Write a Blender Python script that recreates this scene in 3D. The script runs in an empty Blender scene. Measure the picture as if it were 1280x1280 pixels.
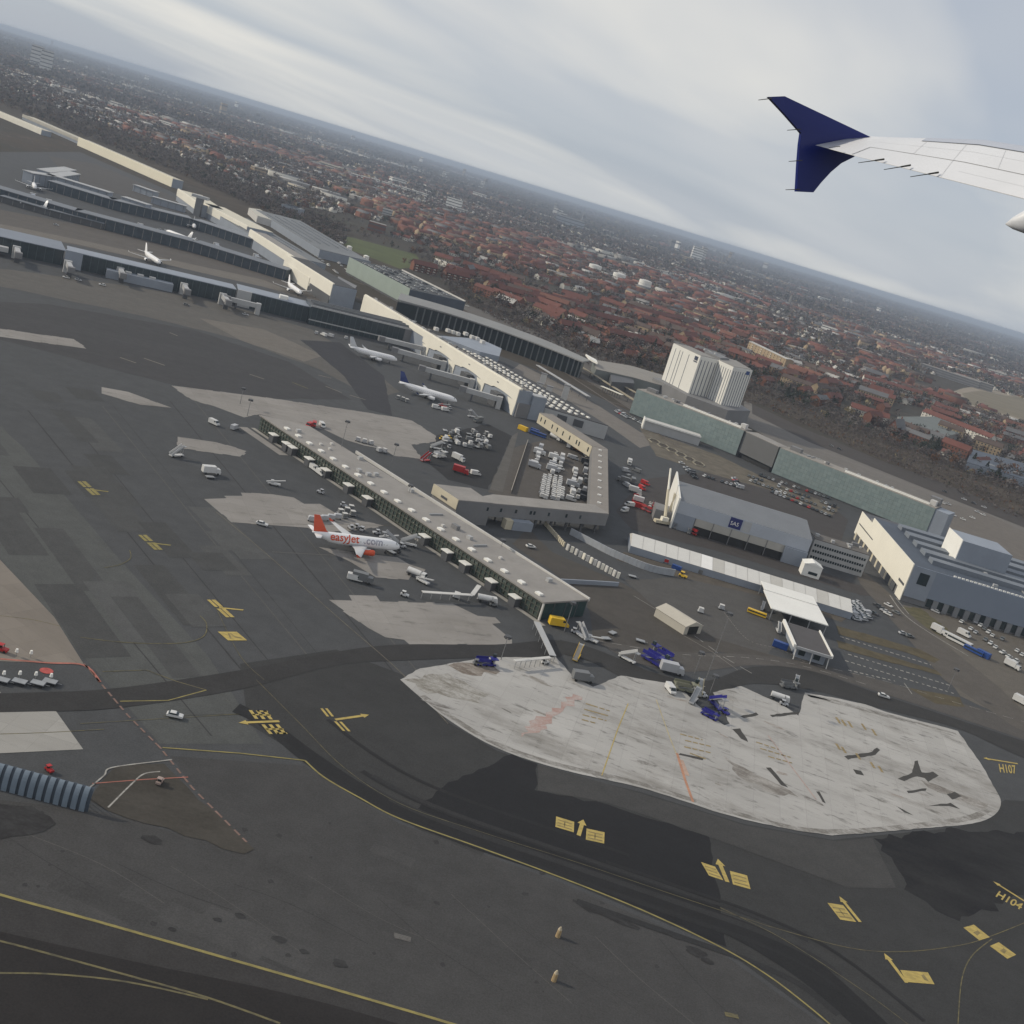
import bpy, bmesh, math, random
import numpy as np
from mathutils import Vector, Matrix
random.seed(7); rng = np.random.default_rng(7)
R = math.radians
scene = bpy.context.scene
COL = scene.collection

# ------------------------------------------------------------ camera, sky, sun, exposure
CAM_H = 138.0; FPX = 1437.0; ROLL = R(16.86); PITCH = R(15.5)
cam_d = bpy.data.cameras.new('camera'); cam = bpy.data.objects.new('camera', cam_d); COL.objects.link(cam)
cam_d.sensor_fit = 'HORIZONTAL'; cam_d.sensor_width = 36.0; cam_d.lens = 36.0 * FPX / 1280.0
cam_d.clip_start = 0.5; cam_d.clip_end = 120000.0
cam.matrix_world = Matrix.Translation((0, 0, CAM_H)) @ Matrix.Rotation(R(90) - PITCH, 4, 'X') @ Matrix.Rotation(ROLL, 4, 'Z')
scene.camera = cam

SUN_EL = 29.0; TO_SUN = Vector((-1.0, 0.10, 0)).normalized() * math.cos(R(SUN_EL)) + Vector((0, 0, math.sin(R(SUN_EL))))
sun_d = bpy.data.lights.new('sun', 'SUN'); sun_d.energy = 2.8; sun_d.angle = R(1.6); sun_d.color = (1.0, 0.90, 0.73)
sun = bpy.data.objects.new('sun', sun_d); COL.objects.link(sun)
sun.rotation_euler = TO_SUN.to_track_quat('Z', 'Y').to_euler()

world = bpy.data.worlds.new('World'); scene.world = world; world.use_nodes = True
def build_world():
    nt = world.node_tree; nt.nodes.clear(); N = nt.nodes; L = nt.links
    out = N.new('ShaderNodeOutputWorld'); bg = N.new('ShaderNodeBackground'); bg.inputs[1].default_value = 0.1
    sky = N.new('ShaderNodeTexSky'); sky.sky_type = 'NISHITA'; sky.sun_disc = False
    sky.sun_elevation = R(SUN_EL); sky.sun_rotation = math.atan2(TO_SUN.x, TO_SUN.y) % (2 * math.pi)
    sky.altitude = 100; sky.air_density = 1.0; sky.dust_density = 1.0; sky.ozone_density = 1.5
    tc = N.new('ShaderNodeTexCoord'); sep = N.new('ShaderNodeSeparateXYZ'); L.new(tc.outputs['Generated'], sep.inputs[0])
    def m(op, a, b=None, clamp=False):
        n = N.new('ShaderNodeMath'); n.operation = op; n.use_clamp = clamp
        for i, v in enumerate((a, b)):
            if v is None: continue
            if isinstance(v, (int, float)): n.inputs[i].default_value = v
            else: L.new(v, n.inputs[i])
        return n.outputs[0]
    zz = m('ADD', m('MAXIMUM', sep.outputs[2], 0.0), 0.09)
    cx = m('DIVIDE', sep.outputs[0], zz); cy = m('DIVIDE', sep.outputs[1], zz)
    comb = N.new('ShaderNodeCombineXYZ'); L.new(cx, comb.inputs[0]); L.new(cy, comb.inputs[1])
    mp = N.new('ShaderNodeMapping'); mp.vector_type = 'TEXTURE'; mp.inputs['Rotation'].default_value = (0, 0, R(60)); mp.inputs['Scale'].default_value = (5.5, 2.6, 1)
    mp.inputs['Location'].default_value = (12.0, 1.4, 0.0)
    L.new(comb.outputs[0], mp.inputs[0])
    def noise(sc, det, rough, dist=0.0):
        n = N.new('ShaderNodeTexNoise'); n.inputs['Scale'].default_value = sc; n.inputs['Detail'].default_value = det
        n.inputs['Roughness'].default_value = rough; n.inputs['Distortion'].default_value = dist
        L.new(mp.outputs[0], n.inputs['Vector']); return n.outputs[0]
    def ramp(f, a, b, ca=(0, 0, 0, 1), cb=(1, 1, 1, 1)):
        r = N.new('ShaderNodeValToRGB'); r.color_ramp.elements[0].position = a; r.color_ramp.elements[1].position = b
        r.color_ramp.elements[0].color = ca; r.color_ramp.elements[1].color = cb; L.new(f, r.inputs[0]); return r.outputs[0]
    def mix(f, a, b):
        n = N.new('ShaderNodeMix'); n.data_type = 'RGBA'
        if isinstance(f, float): n.inputs[0].default_value = f
        else: L.new(f, n.inputs[0])
        for i, v in ((6, a), (7, b)):
            if isinstance(v, tuple): n.inputs[i].default_value = v
            else: L.new(v, n.inputs[i])
        return n.outputs[2]
    body = ramp(noise(0.8, 4, 0.5, 0.3), 0.34, 0.68)
    streak = ramp(noise(1.15, 5, 0.46, 0.5), 0.46, 0.70)
    base = mix(0.72, sky.outputs[0], (3.8, 4.4, 5.6, 1))          # thin high veil over the clear sky
    c1 = mix(body, base, (6.2, 6.35, 6.5, 1))
    c2 = mix(m('MULTIPLY', streak, 0.85), c1, (9.4, 8.95, 8.0, 1))
    hz = m('POWER', m('SUBTRACT', 1.0, m('MAXIMUM', sep.outputs[2], 0.0), True), 9.0)
    c3 = mix(m('MULTIPLY', hz, 0.5), c2, (4.9, 5.35, 5.8, 1))
    L.new(c3, bg.inputs[0]); L.new(bg.outputs[0], out.inputs[0])
build_world()
scene.view_settings.view_transform = 'Standard'; scene.view_settings.look = 'None'
scene.view_settings.exposure = 0.0; scene.view_settings.gamma = 1.0; scene.view_settings.use_curve_mapping = False
scene.cycles.max_bounces = 4; scene.cycles.diffuse_bounces = 2; scene.cycles.glossy_bounces = 2
scene.cycles.volume_bounces = 0; scene.cycles.use_denoising = True

# ------------------------------------------------------------ survey: place of a point of the ground from its sight line
_c, _s = math.cos(ROLL), math.sin(ROLL); _cp, _sp = math.cos(PITCH), math.sin(PITCH)
def ray(px, py):
    dx, dy = px - 640, py - 640
    x = dx * _c + dy * _s; y = -dx * _s + dy * _c
    return Vector((x, FPX * _cp - y * _sp, -FPX * _sp - y * _cp))
def W(px, py, z=0.0):
    r = ray(px, py); t = (z - CAM_H) / r.z
    return Vector((r.x * t, r.y * t, z))
def D(px, py, dist):                                                # point at a distance along a sight line (the near wing)
    return Vector((0, 0, CAM_H)) + ray(px, py).normalized() * dist
def proj(p):
    y = p[1]; z = p[2] - CAM_H
    f = y * _cp - z * _sp; d = -y * _sp - z * _cp
    if f < 1: return (-9e9, 9e9)
    a = p[0] / f * FPX; b = d / f * FPX
    return (640 + a * _c - b * _s, 640 + a * _s + b * _c)

# ------------------------------------------------------------ materials
MATS = {}
def _new(name):
    m = bpy.data.materials.new(name); m.use_nodes = True
    nt = m.node_tree; b = nt.nodes['Principled BSDF']; return m, nt, b
def noise_fac(nt, scale, detail=5, rough=0.6, rot=0.0, stretch=None, coord='pos', lo=0.3, hi=0.7):
    if coord == 'pos': src = nt.nodes.new('ShaderNodeNewGeometry').outputs['Position']
    else: src = nt.nodes.new('ShaderNodeTexCoord').outputs['Object']
    if stretch or rot:
        mp = nt.nodes.new('ShaderNodeMapping'); mp.vector_type = 'TEXTURE'
        mp.inputs['Rotation'].default_value = (0, 0, rot); mp.inputs['Scale'].default_value = stretch or (1, 1, 1)
        nt.links.new(src, mp.inputs[0]); src = mp.outputs[0]
    n = nt.nodes.new('ShaderNodeTexNoise'); n.inputs['Scale'].default_value = scale
    n.inputs['Detail'].default_value = detail; n.inputs['Roughness'].default_value = rough
    nt.links.new(src, n.inputs['Vector'])
    mr = nt.nodes.new('ShaderNodeMapRange'); mr.inputs['From Min'].default_value = lo; mr.inputs['From Max'].default_value = hi
    nt.links.new(n.outputs[0], mr.inputs[0]); return mr.outputs[0]
def mixc(nt, f, a, b, blend='MIX'):
    n = nt.nodes.new('ShaderNodeMix'); n.data_type = 'RGBA'; n.blend_type = blend
    if isinstance(f, float): n.inputs[0].default_value = f
    else: nt.links.new(f, n.inputs[0])
    for i, v in ((6, a), (7, b)):
        if isinstance(v, tuple): n.inputs[i].default_value = v if len(v) == 4 else v + (1,)
        else: nt.links.new(v, n.inputs[i])
    return n.outputs[2]
def lum(c, k): return tuple(min(1, x * k) for x in c[:3])
def mat(name, col, rough=0.8, var=0.18, scale=0.25, metal=0.0, spec=0.3, coord='pos', rust=None):
    if name in MATS: return MATS[name]
    m, nt, b = _new(name)
    f = noise_fac(nt, scale, coord=coord)
    c = mixc(nt, f, lum(col, 1 - var), lum(col, 1 + var))
    f2 = noise_fac(nt, scale * 9, 3, coord=coord)
    c = mixc(nt, 0.25, c, mixc(nt, f2, lum(col, 1 - var), lum(col, 1 + var)))
    nt.links.new(c, b.inputs['Base Color']); b.inputs['Roughness'].default_value = rough
    b.inputs['Metallic'].default_value = metal; b.inputs['Specular IOR Level'].default_value = spec
    MATS[name] = m; return m
def paint(name, rough=0.4, var=0.08):                               # takes its colour from the object
    if name in MATS: return MATS[name]
    m, nt, b = _new(name)
    oi = nt.nodes.new('ShaderNodeObjectInfo'); f = noise_fac(nt, 1.2, coord='obj')
    c = mixc(nt, f, (1 - var, 1 - var, 1 - var), (1.0, 1.0, 1.0)); c = mixc(nt, 1.0, oi.outputs['Color'], c, 'MULTIPLY')
    nt.links.new(c, b.inputs['Base Color']); b.inputs['Roughness'].default_value = rough
    b.inputs['Specular IOR Level'].default_value = 0.3
    MATS[name] = m; return m
def asphalt(name, col, big=0.010, var=0.22, rot=0.0, streak=0.5, stain=0.35, tint=None):
    if name in MATS: return MATS[name]
    m, nt, b = _new(name)
    c = mixc(nt, noise_fac(nt, big, 6, 0.62), lum(col, 1 - var), lum(col, 1 + var))
    s = noise_fac(nt, 0.06, 5, 0.6, rot, (14, 1, 1), lo=0.38, hi=0.66)
    c = mixc(nt, streak * 0.7, c, mixc(nt, s, lum(col, 0.50), lum(col, 1.45)))
    s2 = noise_fac(nt, 0.9, 4, 0.6, rot, (40, 1, 1), lo=0.40, hi=0.62)
    c = mixc(nt, streak * 0.22, c, mixc(nt, s2, lum(col, 0.55), lum(col, 1.35)))
    sp = noise_fac(nt, 0.05, 6, 0.72, lo=0.56, hi=0.70)
    c = mixc(nt, mul(nt, sp, stain), c, lum(col, 0.45))
    c = mixc(nt, mul(nt, noise_fac(nt, 1.1, 4, 0.7), 0.22), c, lum(tint or col, 1.35))
    c = mixc(nt, 0.45, c, mixc(nt, noise_fac(nt, 0.16, 6, 0.75, lo=0.40, hi=0.62), lum(col, 0.62), lum(col, 1.30)))
    c = mixc(nt, 0.5, c, mixc(nt, noise_fac(nt, 2.4, 2, 0.8, lo=0.35, hi=0.65), lum(col, 0.70), lum(col, 1.32)))
    nt.links.new(c, b.inputs['Base Color']); b.inputs['Roughness'].default_value = 0.85; b.inputs['Specular IOR Level'].default_value = 0.2
    MATS[name] = m; return m
def mul(nt, a, k):
    n = nt.nodes.new('ShaderNodeMath'); n.operation = 'MULTIPLY'; nt.links.new(a, n.inputs[0]); n.inputs[1].default_value = k; n.use_clamp = True
    return n.outputs[0]
def concrete(name, col, rot=0.0, stain=0.7, joint=7.5):
    if name in MATS: return MATS[name]
    m, nt, b = _new(name)
    c = mixc(nt, noise_fac(nt, 0.02, 6, 0.6), lum(col, 0.86), lum(col, 1.12))
    c = mixc(nt, 0.35, c, mixc(nt, noise_fac(nt, 0.09, 5, 0.65, rot, (6, 1, 1)), lum(col, 0.72), lum(col, 1.15)))
    pos = nt.nodes.new('ShaderNodeNewGeometry').outputs['Position']
    mp = nt.nodes.new('ShaderNodeMapping'); mp.inputs['Rotation'].default_value = (0, 0, -rot); nt.links.new(pos, mp.inputs[0])
    br = nt.nodes.new('ShaderNodeTexBrick'); br.offset = 0.0; br.inputs['Scale'].default_value = 1.0; br.inputs['Brick Width'].default_value = joint
    br.inputs['Row Height'].default_value = joint; br.inputs['Mortar Size'].default_value = 0.10; br.inputs['Bias'].default_value = 0.0
    br.inputs['Color1'].default_value = (0.93, 0.93, 0.93, 1); br.inputs['Color2'].default_value = (1.05, 1.05, 1.05, 1); br.inputs['Mortar'].default_value = (0.86, 0.86, 0.86, 1)
    nt.links.new(mp.outputs[0], br.inputs[0]); c = mixc(nt, 0.8, c, mixc(nt, 1.0, c, br.outputs[0], 'MULTIPLY'))
    c = mixc(nt, mul(nt, noise_fac(nt, 0.055, 7, 0.72, rot, (2.4, 1, 1), lo=0.50, hi=0.74), stain), c, (0.16, 0.148, 0.13))
    c = mixc(nt, mul(nt, noise_fac(nt, 0.35, 5, 0.7, rot, (3, 1, 1), lo=0.56, hi=0.68), stain * 0.8), c, (0.09, 0.086, 0.078))
    nt.links.new(c, b.inputs['Base Color']); b.inputs['Roughness'].default_value = 0.9; b.inputs['Specular IOR Level'].default_value = 0.15
    MATS[name] = m; return m
def mottled(name, a, b_, scale=0.22, rot=0.0):
    if name in MATS: return MATS[name]
    m, nt, b = _new(name); f = noise_fac(nt, scale, 7, 0.72, rot, (2.2, 1, 1), lo=0.42, hi=0.60)
    c = mixc(nt, f, a, b_); c = mixc(nt, 0.3, c, mixc(nt, noise_fac(nt, 1.3, 4, 0.7), lum(a, 0.8), lum(b_, 1.15)))
    nt.links.new(c, b.inputs['Base Color']); b.inputs['Roughness'].default_value = 0.95; b.inputs['Specular IOR Level'].default_value = 0.1
    MATS[name] = m; return m
def glassy(name, col, rough=0.12, var=0.3, scale=0.3):
    m = mat(name, col, rough, var, scale, 0.0, 0.5); return m

A_MID = asphalt('asphalt_mid', (0.064, 0.066, 0.069), rot=R(150))
A_FORE = asphalt('asphalt_fore', (0.056, 0.055, 0.055), rot=R(165), streak=0.5, stain=0.45)
A_DARK = asphalt('asphalt_dark', (0.028, 0.028, 0.029), rot=R(155), streak=0.6)
A_BLACK = asphalt('asphalt_black', (0.018, 0.018, 0.020), rot=R(155), streak=0.5, stain=0.1)
A_LIGHT = asphalt('asphalt_worn', (0.100, 0.094, 0.086), rot=R(25), streak=0.8)
A_LANE = asphalt('asphalt_lane', (0.080, 0.083, 0.081), rot=R(140), streak=0.9)
A_BROWN = asphalt('asphalt_brown', (0.070, 0.063, 0.056), rot=R(0), streak=0.6)
A_TAN = asphalt('asphalt_tan', (0.145, 0.132, 0.116), rot=R(20), streak=0.4, stain=0.2)
C_MAIN = concrete('concrete_stand', (0.395, 0.385, 0.37), rot=R(-8), stain=0.85)
C_TAN = concrete('concrete_tan', (0.265, 0.25, 0.235), rot=R(27), stain=0.6)
C_GREY = concrete('concrete_grey', (0.33, 0.32, 0.30), rot=R(0), stain=0.2)
YEL = mottled('paint_yellow', (0.50, 0.385, 0.13), (0.33, 0.26, 0.10), 0.8)
YEL_L = mottled('paint_yellow_line', (0.31, 0.265, 0.10), (0.19, 0.165, 0.08), 0.7)
YEL_W = mottled('paint_yellow_worn', (0.19, 0.165, 0.085), (0.08, 0.075, 0.06), 0.6)
WHT_P = mottled('paint_white_road', (0.42, 0.41, 0.38), (0.2, 0.19, 0.18), 0.6)
RED_P = mat('paint_red_worn', (0.34, 0.13, 0.10), 0.8, 0.4, 0.3)
GRASS = mat('winter_grass', (0.075, 0.085, 0.035), 1.0, 0.35, 0.05, spec=0.05)
SCRUB = mat('bare_scrub_ground', (0.072, 0.060, 0.048), 1.0, 0.4, 0.03, spec=0.05)
CREAM = mat('cream_panel', (0.76, 0.73, 0.64), 0.55, 0.05, 0.06)
CREAM2 = mat('cream_render', (0.52, 0.47, 0.36), 0.7, 0.10, 0.15)
WHITE = mat('white_panel', (0.78, 0.77, 0.73), 0.5, 0.05, 0.10)
WHITE_D = mat('dull_white', (0.55, 0.54, 0.52), 0.6, 0.10, 0.2)
GREY_R = mat('grey_roof_felt', (0.27, 0.255, 0.24), 0.85, 0.14, 0.12)
GREY_B = mat('blue_grey_metal', (0.255, 0.285, 0.335), 0.5, 0.10, 0.10)
GREY_L = mat('light_grey_metal', (0.40, 0.405, 0.41), 0.5, 0.10, 0.10)
GREY_M = mat('mid_grey_cladding', (0.185, 0.185, 0.19), 0.6, 0.12, 0.10)
GREY_D = mat('dark_grey_cladding', (0.085, 0.088, 0.095), 0.6, 0.15, 0.10)
ROOF_D = mat('dark_roof', (0.060, 0.060, 0.062), 0.8, 0.2, 0.08)
ROOF_DB = mat('dark_blue_roof', (0.065, 0.080, 0.105), 0.6, 0.2, 0.08)
GLASS_D = glassy('dark_glass', (0.022, 0.034, 0.038))
GLASS_G = glassy('green_glass', (0.055, 0.075, 0.065))
GREENG = mat('green_glass_panel', (0.225, 0.278, 0.276), 0.32, 0.12, 0.15)
GREENP = mat('green_grey_panel', (0.30, 0.355, 0.32), 0.5, 0.08, 0.08)
STEEL = mat('galvanised_steel', (0.33, 0.34, 0.35), 0.45, 0.15, 0.5, 0.3)
BLACK = mat('black_rubber', (0.02, 0.02, 0.02), 0.8, 0.2, 1.0)
PAINT = paint('vehicle_paint')
BLUE_SIGN = mat('blue_sign', (0.02, 0.025, 0.13), 0.5, 0.05, 0.2)
BLUE_C = mat('blue_steel', (0.02, 0.06, 0.20), 0.5, 0.15, 0.4)
BEIGE = mat('beige_door', (0.40, 0.385, 0.35), 0.65, 0.08, 0.15)

# ------------------------------------------------------------ mesh helpers
class MB:
    def __init__(s): s.v = []; s.f = []; s.m = []; s.mi = 0
    def add(s, vs, fs):
        o = len(s.v); s.v += [tuple(v) for v in vs]
        for f in fs: s.f.append(tuple(i + o for i in f)); s.m.append(s.mi)
        return s
    def box(s, c, size, rz=0.0, ry=0.0):
        hx, hy, hz = size[0] / 2, size[1] / 2, size[2] / 2
        M = Matrix.Rotation(rz, 3, 'Z') @ Matrix.Rotation(ry, 3, 'Y'); c = Vector(c)
        vs = [c + M @ Vector((x, y, z)) for z in (-hz, hz) for x, y in ((-hx, -hy), (hx, -hy), (hx, hy), (-hx, hy))]
        return s.add(vs, [(3, 2, 1, 0), (4, 5, 6, 7), (0, 1, 5, 4), (1, 2, 6, 5), (2, 3, 7, 6), (3, 0, 4, 7)])
    def prism(s, poly, z0, z1):
        if area(poly) < 0: poly = poly[::-1]
        n = len(poly)
        z1s = z1 if isinstance(z1, (list, tuple)) else [z1] * n
        z0s = z0 if isinstance(z0, (list, tuple)) else [z0] * n
        vs = [(p[0], p[1], z) for p, z in zip(poly, z0s)] + [(p[0], p[1], z) for p, z in zip(poly, z1s)]
        fs = [tuple(range(n - 1, -1, -1)), tuple(range(n, 2 * n))] + [(i, (i + 1) % n, n + (i + 1) % n, n + i) for i in range(n)]
        return s.add(vs, fs)
    def slab(s, pts, th, up=None):                                  # thick sheet from a 3-D polygon
        pts = [Vector(p) for p in pts]; n = len(pts)
        nn = (pts[1] - pts[0]).cross(pts[2] - pts[0]).normalized() if up is None else Vector(up)
        vs = pts + [p - nn * th for p in pts]
        return s.add(vs, [tuple(range(n)), tuple(range(2 * n - 1, n - 1, -1))] + [((i + 1) % n, i, n + i, n + (i + 1) % n) for i in range(n)])
    def tube(s, a, b, r0, r1=None, n=8, cap=True):
        a = Vector(a); b = Vector(b); r1 = r0 if r1 is None else r1
        d = (b - a).normalized(); x = d.orthogonal().normalized(); y = d.cross(x)
        vs = [a + (x * math.cos(t) + y * math.sin(t)) * r0 for t in [2 * math.pi * i / n for i in range(n)]] + \
             [b + (x * math.cos(t) + y * math.sin(t)) * r1 for t in [2 * math.pi * i / n for i in range(n)]]
        fs = [(i, (i + 1) % n, n + (i + 1) % n, n + i) for i in range(n)]
        if cap: fs += [tuple(range(n - 1, -1, -1)), tuple(range(n, 2 * n))]
        return s.add(vs, fs)
    def rings(s, rs, cap=True):                                     # loft through rings of equal length
        n = len(rs[0]); vs = [p for r in rs for p in r]; fs = []
        for k in range(len(rs) - 1):
            fs += [(k * n + i, k * n + (i + 1) % n, (k + 1) * n + (i + 1) % n, (k + 1) * n + i) for i in range(n)]
        if cap: fs += [tuple(range(n - 1, -1, -1)), tuple(range((len(rs) - 1) * n, len(rs) * n))]
        return s.add(vs, fs)
    def mesh(s, name, mats, off=(0, 0, 0), smooth=False):
        me = bpy.data.meshes.new(name); ox, oy, oz = off
        me.from_pydata([(x - ox, y - oy, z - oz) for x, y, z in s.v], [], s.f)
        for m_ in (mats if isinstance(mats, (list, tuple)) else [mats]): me.materials.append(m_)
        if any(s.m): me.polygons.foreach_set('material_index', s.m)
        if smooth: me.polygons.foreach_set('use_smooth', [True] * len(me.polygons))
        me.update(); return me
    def build(s, name, mats, parent=None, smooth=False, off=None):
        if off is None: off = parent_loc(parent)
        o = bpy.data.objects.new(name, s.mesh(name, mats, off, smooth)); COL.objects.link(o); o.parent = parent
        return o
def parent_loc(p):
    l = Vector((0, 0, 0))
    while p is not None: l += p.location; p = p.parent
    return l
def area(p): return sum(p[i][0] * p[(i + 1) % len(p)][1] - p[(i + 1) % len(p)][0] * p[i][1] for i in range(len(p))) / 2
def tag(o, label=None, cat=None, group=None, kind=None):
    for k, v in (('label', label), ('category', cat), ('group', group), ('kind', kind)):
        if v: o[k] = v
    return o
def thing(name, label, cat, loc=(0, 0, 0), group=None, rz=0.0):
    o = bpy.data.objects.new(name, None); COL.objects.link(o); o.location = loc; o.rotation_euler = (0, 0, rz)
    o.empty_display_size = 0.5
    return tag(o, label, cat, group)
def inst(name, me, parent, loc, rz=0.0, scale=None, color=None):    # a piece that shares its mesh
    o = bpy.data.objects.new(name, me); COL.objects.link(o); o.parent = parent; o.location = loc; o.rotation_euler = (0, 0, rz)
    if scale: o.scale = scale
    if color: o.color = color if len(color) == 4 else tuple(color) + (1,)
    return o
def box_mesh(name, size, mats, base=False):
    b = MB(); b.box((0, 0, size[2] / 2 if base else 0), size); return b.mesh(name, mats)
def copy_tree(o, parent=None):
    c = o.copy(); COL.objects.link(c); c.parent = parent
    for ch in o.children: copy_tree(ch, c)
    return c
def hide_proto(o):                                                  # prototypes are never left in the scene
    for ch in list(o.children): hide_proto(ch)
    bpy.data.objects.remove(o)
def V2(a): return Vector((a[0], a[1]))
def ragged(poly, step=4.0, amp=0.5):
    out = []
    n = len(poly)
    for i in range(n):
        a = V2(poly[i]); b = V2(poly[(i + 1) % n]); L_ = (b - a).length; k = max(1, min(60, int(L_ / step)))
        nn = Vector((-(b - a).y, (b - a).x)); nn = nn.normalized() if L_ > 0 else nn
        for j in range(k):
            p = a.lerp(b, j / k)
            out.append(p + nn * (random.uniform(-amp, amp) if j else 0))
    return out
SHEETS = [0]
def notched(poly, step=3.5, deep=0.7):                              # poured edge that runs in straight bays and square notches
    out = []; n = len(poly)
    for i in range(n):
        a = V2(poly[i]); b = V2(poly[(i + 1) % n]); L_ = (b - a).length; k = max(1, min(40, int(L_ / step))); nn = Vector((-(b - a).y, (b - a).x))
        if L_ > 0: nn.normalize()
        out.append(a); off = 0.0
        for j in range(1, k):
            p = a.lerp(b, j / k); out.append(p + nn * off); off = random.choice([0, 0, 0, deep, -deep * .6, deep * .5]) if j < k - 1 else 0.0; out.append(p + nn * off)
    return out
def sheet(name, poly, z, m, parent=None, rag=None, notch=None):
    if notch: poly = notched(poly)
    SHEETS[0] += 1; z += 0.0003 * (SHEETS[0] % 40)                   # no two sheets in one plane
    if rag: poly = ragged(poly, rag[0], rag[1])
    if area(poly) < 0: poly = poly[::-1]
    b = MB(); b.add([(p[0], p[1], z) for p in poly], [tuple(range(len(poly)))])
    o = b.build(name, m, parent)
    if parent is None: o['kind'] = 'structure'
    return o
def px(*pts): return [W(*p) for p in pts]
def spline(pts, n=8):
    pts = [V2(p) for p in pts]; out = []
    for i in range(len(pts) - 1):
        p0 = pts[max(0, i - 1)]; p1 = pts[i]; p2 = pts[i + 1]; p3 = pts[min(len(pts) - 1, i + 2)]
        for k in range(n):
            t = k / n
            out.append(0.5 * ((2 * p1) + (p2 - p0) * t + (2 * p0 - 5 * p1 + 4 * p2 - p3) * t * t + (3 * p1 - p0 - 3 * p2 + p3) * t ** 3))
    out.append(pts[-1]); return out
def ribbon(name, pts, w, z, m, parent=None, dash=None):
    pts = [V2(p) for p in pts]; b = MB()
    if dash:
        q = []; 
        for i in range(len(pts) - 1):
            L_ = (pts[i + 1] - pts[i]).length; k = max(1, int(L_ / 0.5))
            q += [pts[i].lerp(pts[i + 1], j / k) for j in range(k)]
        q.append(pts[-1]); acc = 0; cur = []
        segs = []
        for i in range(len(q) - 1):
            if (acc % (dash[0] + dash[1])) < dash[0]: cur.append(q[i])
            elif cur: segs.append(cur + [q[i]]); cur = []
            acc += (q[i + 1] - q[i]).length
        if len(cur) > 1: segs.append(cur)
    else: segs = [pts]
    for sg in segs:
        if len(sg) < 2: continue
        vs = []
        for i, p in enumerate(sg):
            d = (sg[min(i + 1, len(sg) - 1)] - sg[max(i - 1, 0)]); d = d.normalized() if d.length > 0 else Vector((1, 0))
            nn = Vector((-d.y, d.x)) * w / 2
            vs += [(p.x + nn.x, p.y + nn.y, z), (p.x - nn.x, p.y - nn.y, z)]
        b.add(vs, [(2 * i, 2 * i + 1, 2 * i + 3, 2 * i + 2) for i in range(len(sg) - 1)])
    o = b.build(name, m, parent)
    if parent is None: o['kind'] = 'structure'
    return o
def text_mesh(body, size=1.0, extrude=0.0, bold=False):
    cu = bpy.data.curves.new('lettering', 'FONT'); cu.body = body; cu.size = size; cu.extrude = extrude; cu.resolution_u = 3
    if bold: cu.offset = 0.018 * size
    o = bpy.data.objects.new('lettering', cu); COL.objects.link(o); bpy.context.view_layer.update()
    me = bpy.data.meshes.new_from_object(o.evaluated_get(bpy.context.evaluated_depsgraph_get()))
    bpy.data.objects.remove(o); bpy.data.curves.remove(cu); return me
# ------------------------------------------------------------ ground, aprons, taxiways, roads
def ground_material():
    m, nt, b = _new('town_ground')
    c = mixc(nt, noise_fac(nt, 0.0016, 7, 0.62), (0.042, 0.040, 0.032), (0.088, 0.072, 0.060))
    c = mixc(nt, noise_fac(nt, 0.012, 6, 0.7, lo=0.42, hi=0.62), c, (0.062, 0.058, 0.050))
    c = mixc(nt, mul(nt, noise_fac(nt, 0.0030, 5, 0.6, lo=0.60, hi=0.68), 0.7), c, (0.055, 0.066, 0.030))
    c = mixc(nt, mul(nt, noise_fac(nt, 0.05, 5, 0.7, lo=0.58, hi=0.64), 0.55), c, (0.14, 0.12, 0.11))
    nt.links.new(c, b.inputs['Base Color']); b.inputs['Roughness'].default_value = 1.0; b.inputs['Specular IOR Level'].default_value = 0.05
    return m
GROUND_M = ground_material()
g = MB(); S_ = 60000.0
gx = [-S_, -8000, -2000, 0, 2000, 8000, S_]; gy = [-4000, -500, 600, 1500, 3000, 8000, 20000, S_]
g.add([(x, y, 0) for y in gy for x in gx], [(j * 7 + i, j * 7 + i + 1, (j + 1) * 7 + i + 1, (j + 1) * 7 + i) for j in range(7) for i in range(6)])
tag(g.build('ground', GROUND_M), kind='structure')

sheet('apron', px((-500, 215), (0, 190), (100, 190), (215, 240), (310, 295), (430, 372), (560, 420), (690, 470), (800, 520), (960, 585), (1150, 650), (1300, 700), (1700, 830), (1900, 1500), (300, 1800), (-700, 1600)), 0.02, A_MID)
sheet('foreground_apron', px((-400, 975), (0, 1000), (130, 1015), (310, 1068), (212, 945), (380, 957), (430, 990), (500, 1030), (700, 1103), (900, 1190), (1040, 1290), (1000, 1600), (-400, 1500)), 0.04, A_FORE)
sheet('taxilane', px((-60, 480), (30, 560), (150, 700), (260, 820), (330, 930), (200, 930), (60, 770), (-80, 600)), 0.04, A_LANE)
sheet('taxiway', px((300, 830), (420, 812), (520, 850), (560, 903), (620, 938), (700, 966), (800, 990), (930, 1030), (1040, 1050), (1200, 1034), (1256, 1000), (1420, 1010), (1500, 1350), (1060, 1300), (900, 1183), (700, 1098), (500, 1026), (430, 985), (385, 950), (310, 905)), 0.06, asphalt('asphalt_taxiway', (0.040, 0.040, 0.040), rot=R(-10), streak=0.7))
sheet('taxiway_black_patch', px((505, 1022), (560, 978), (640, 943), (672, 955), (668, 988), (760, 1006), (886, 1046), (898, 1110), (908, 1184), (800, 1135), (700, 1096), (600, 1062)), 0.08, asphalt('asphalt_night', (0.0165, 0.0165, 0.018), rot=R(-16), streak=0.9, stain=0.1), rag=(3, 0.7))
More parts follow.
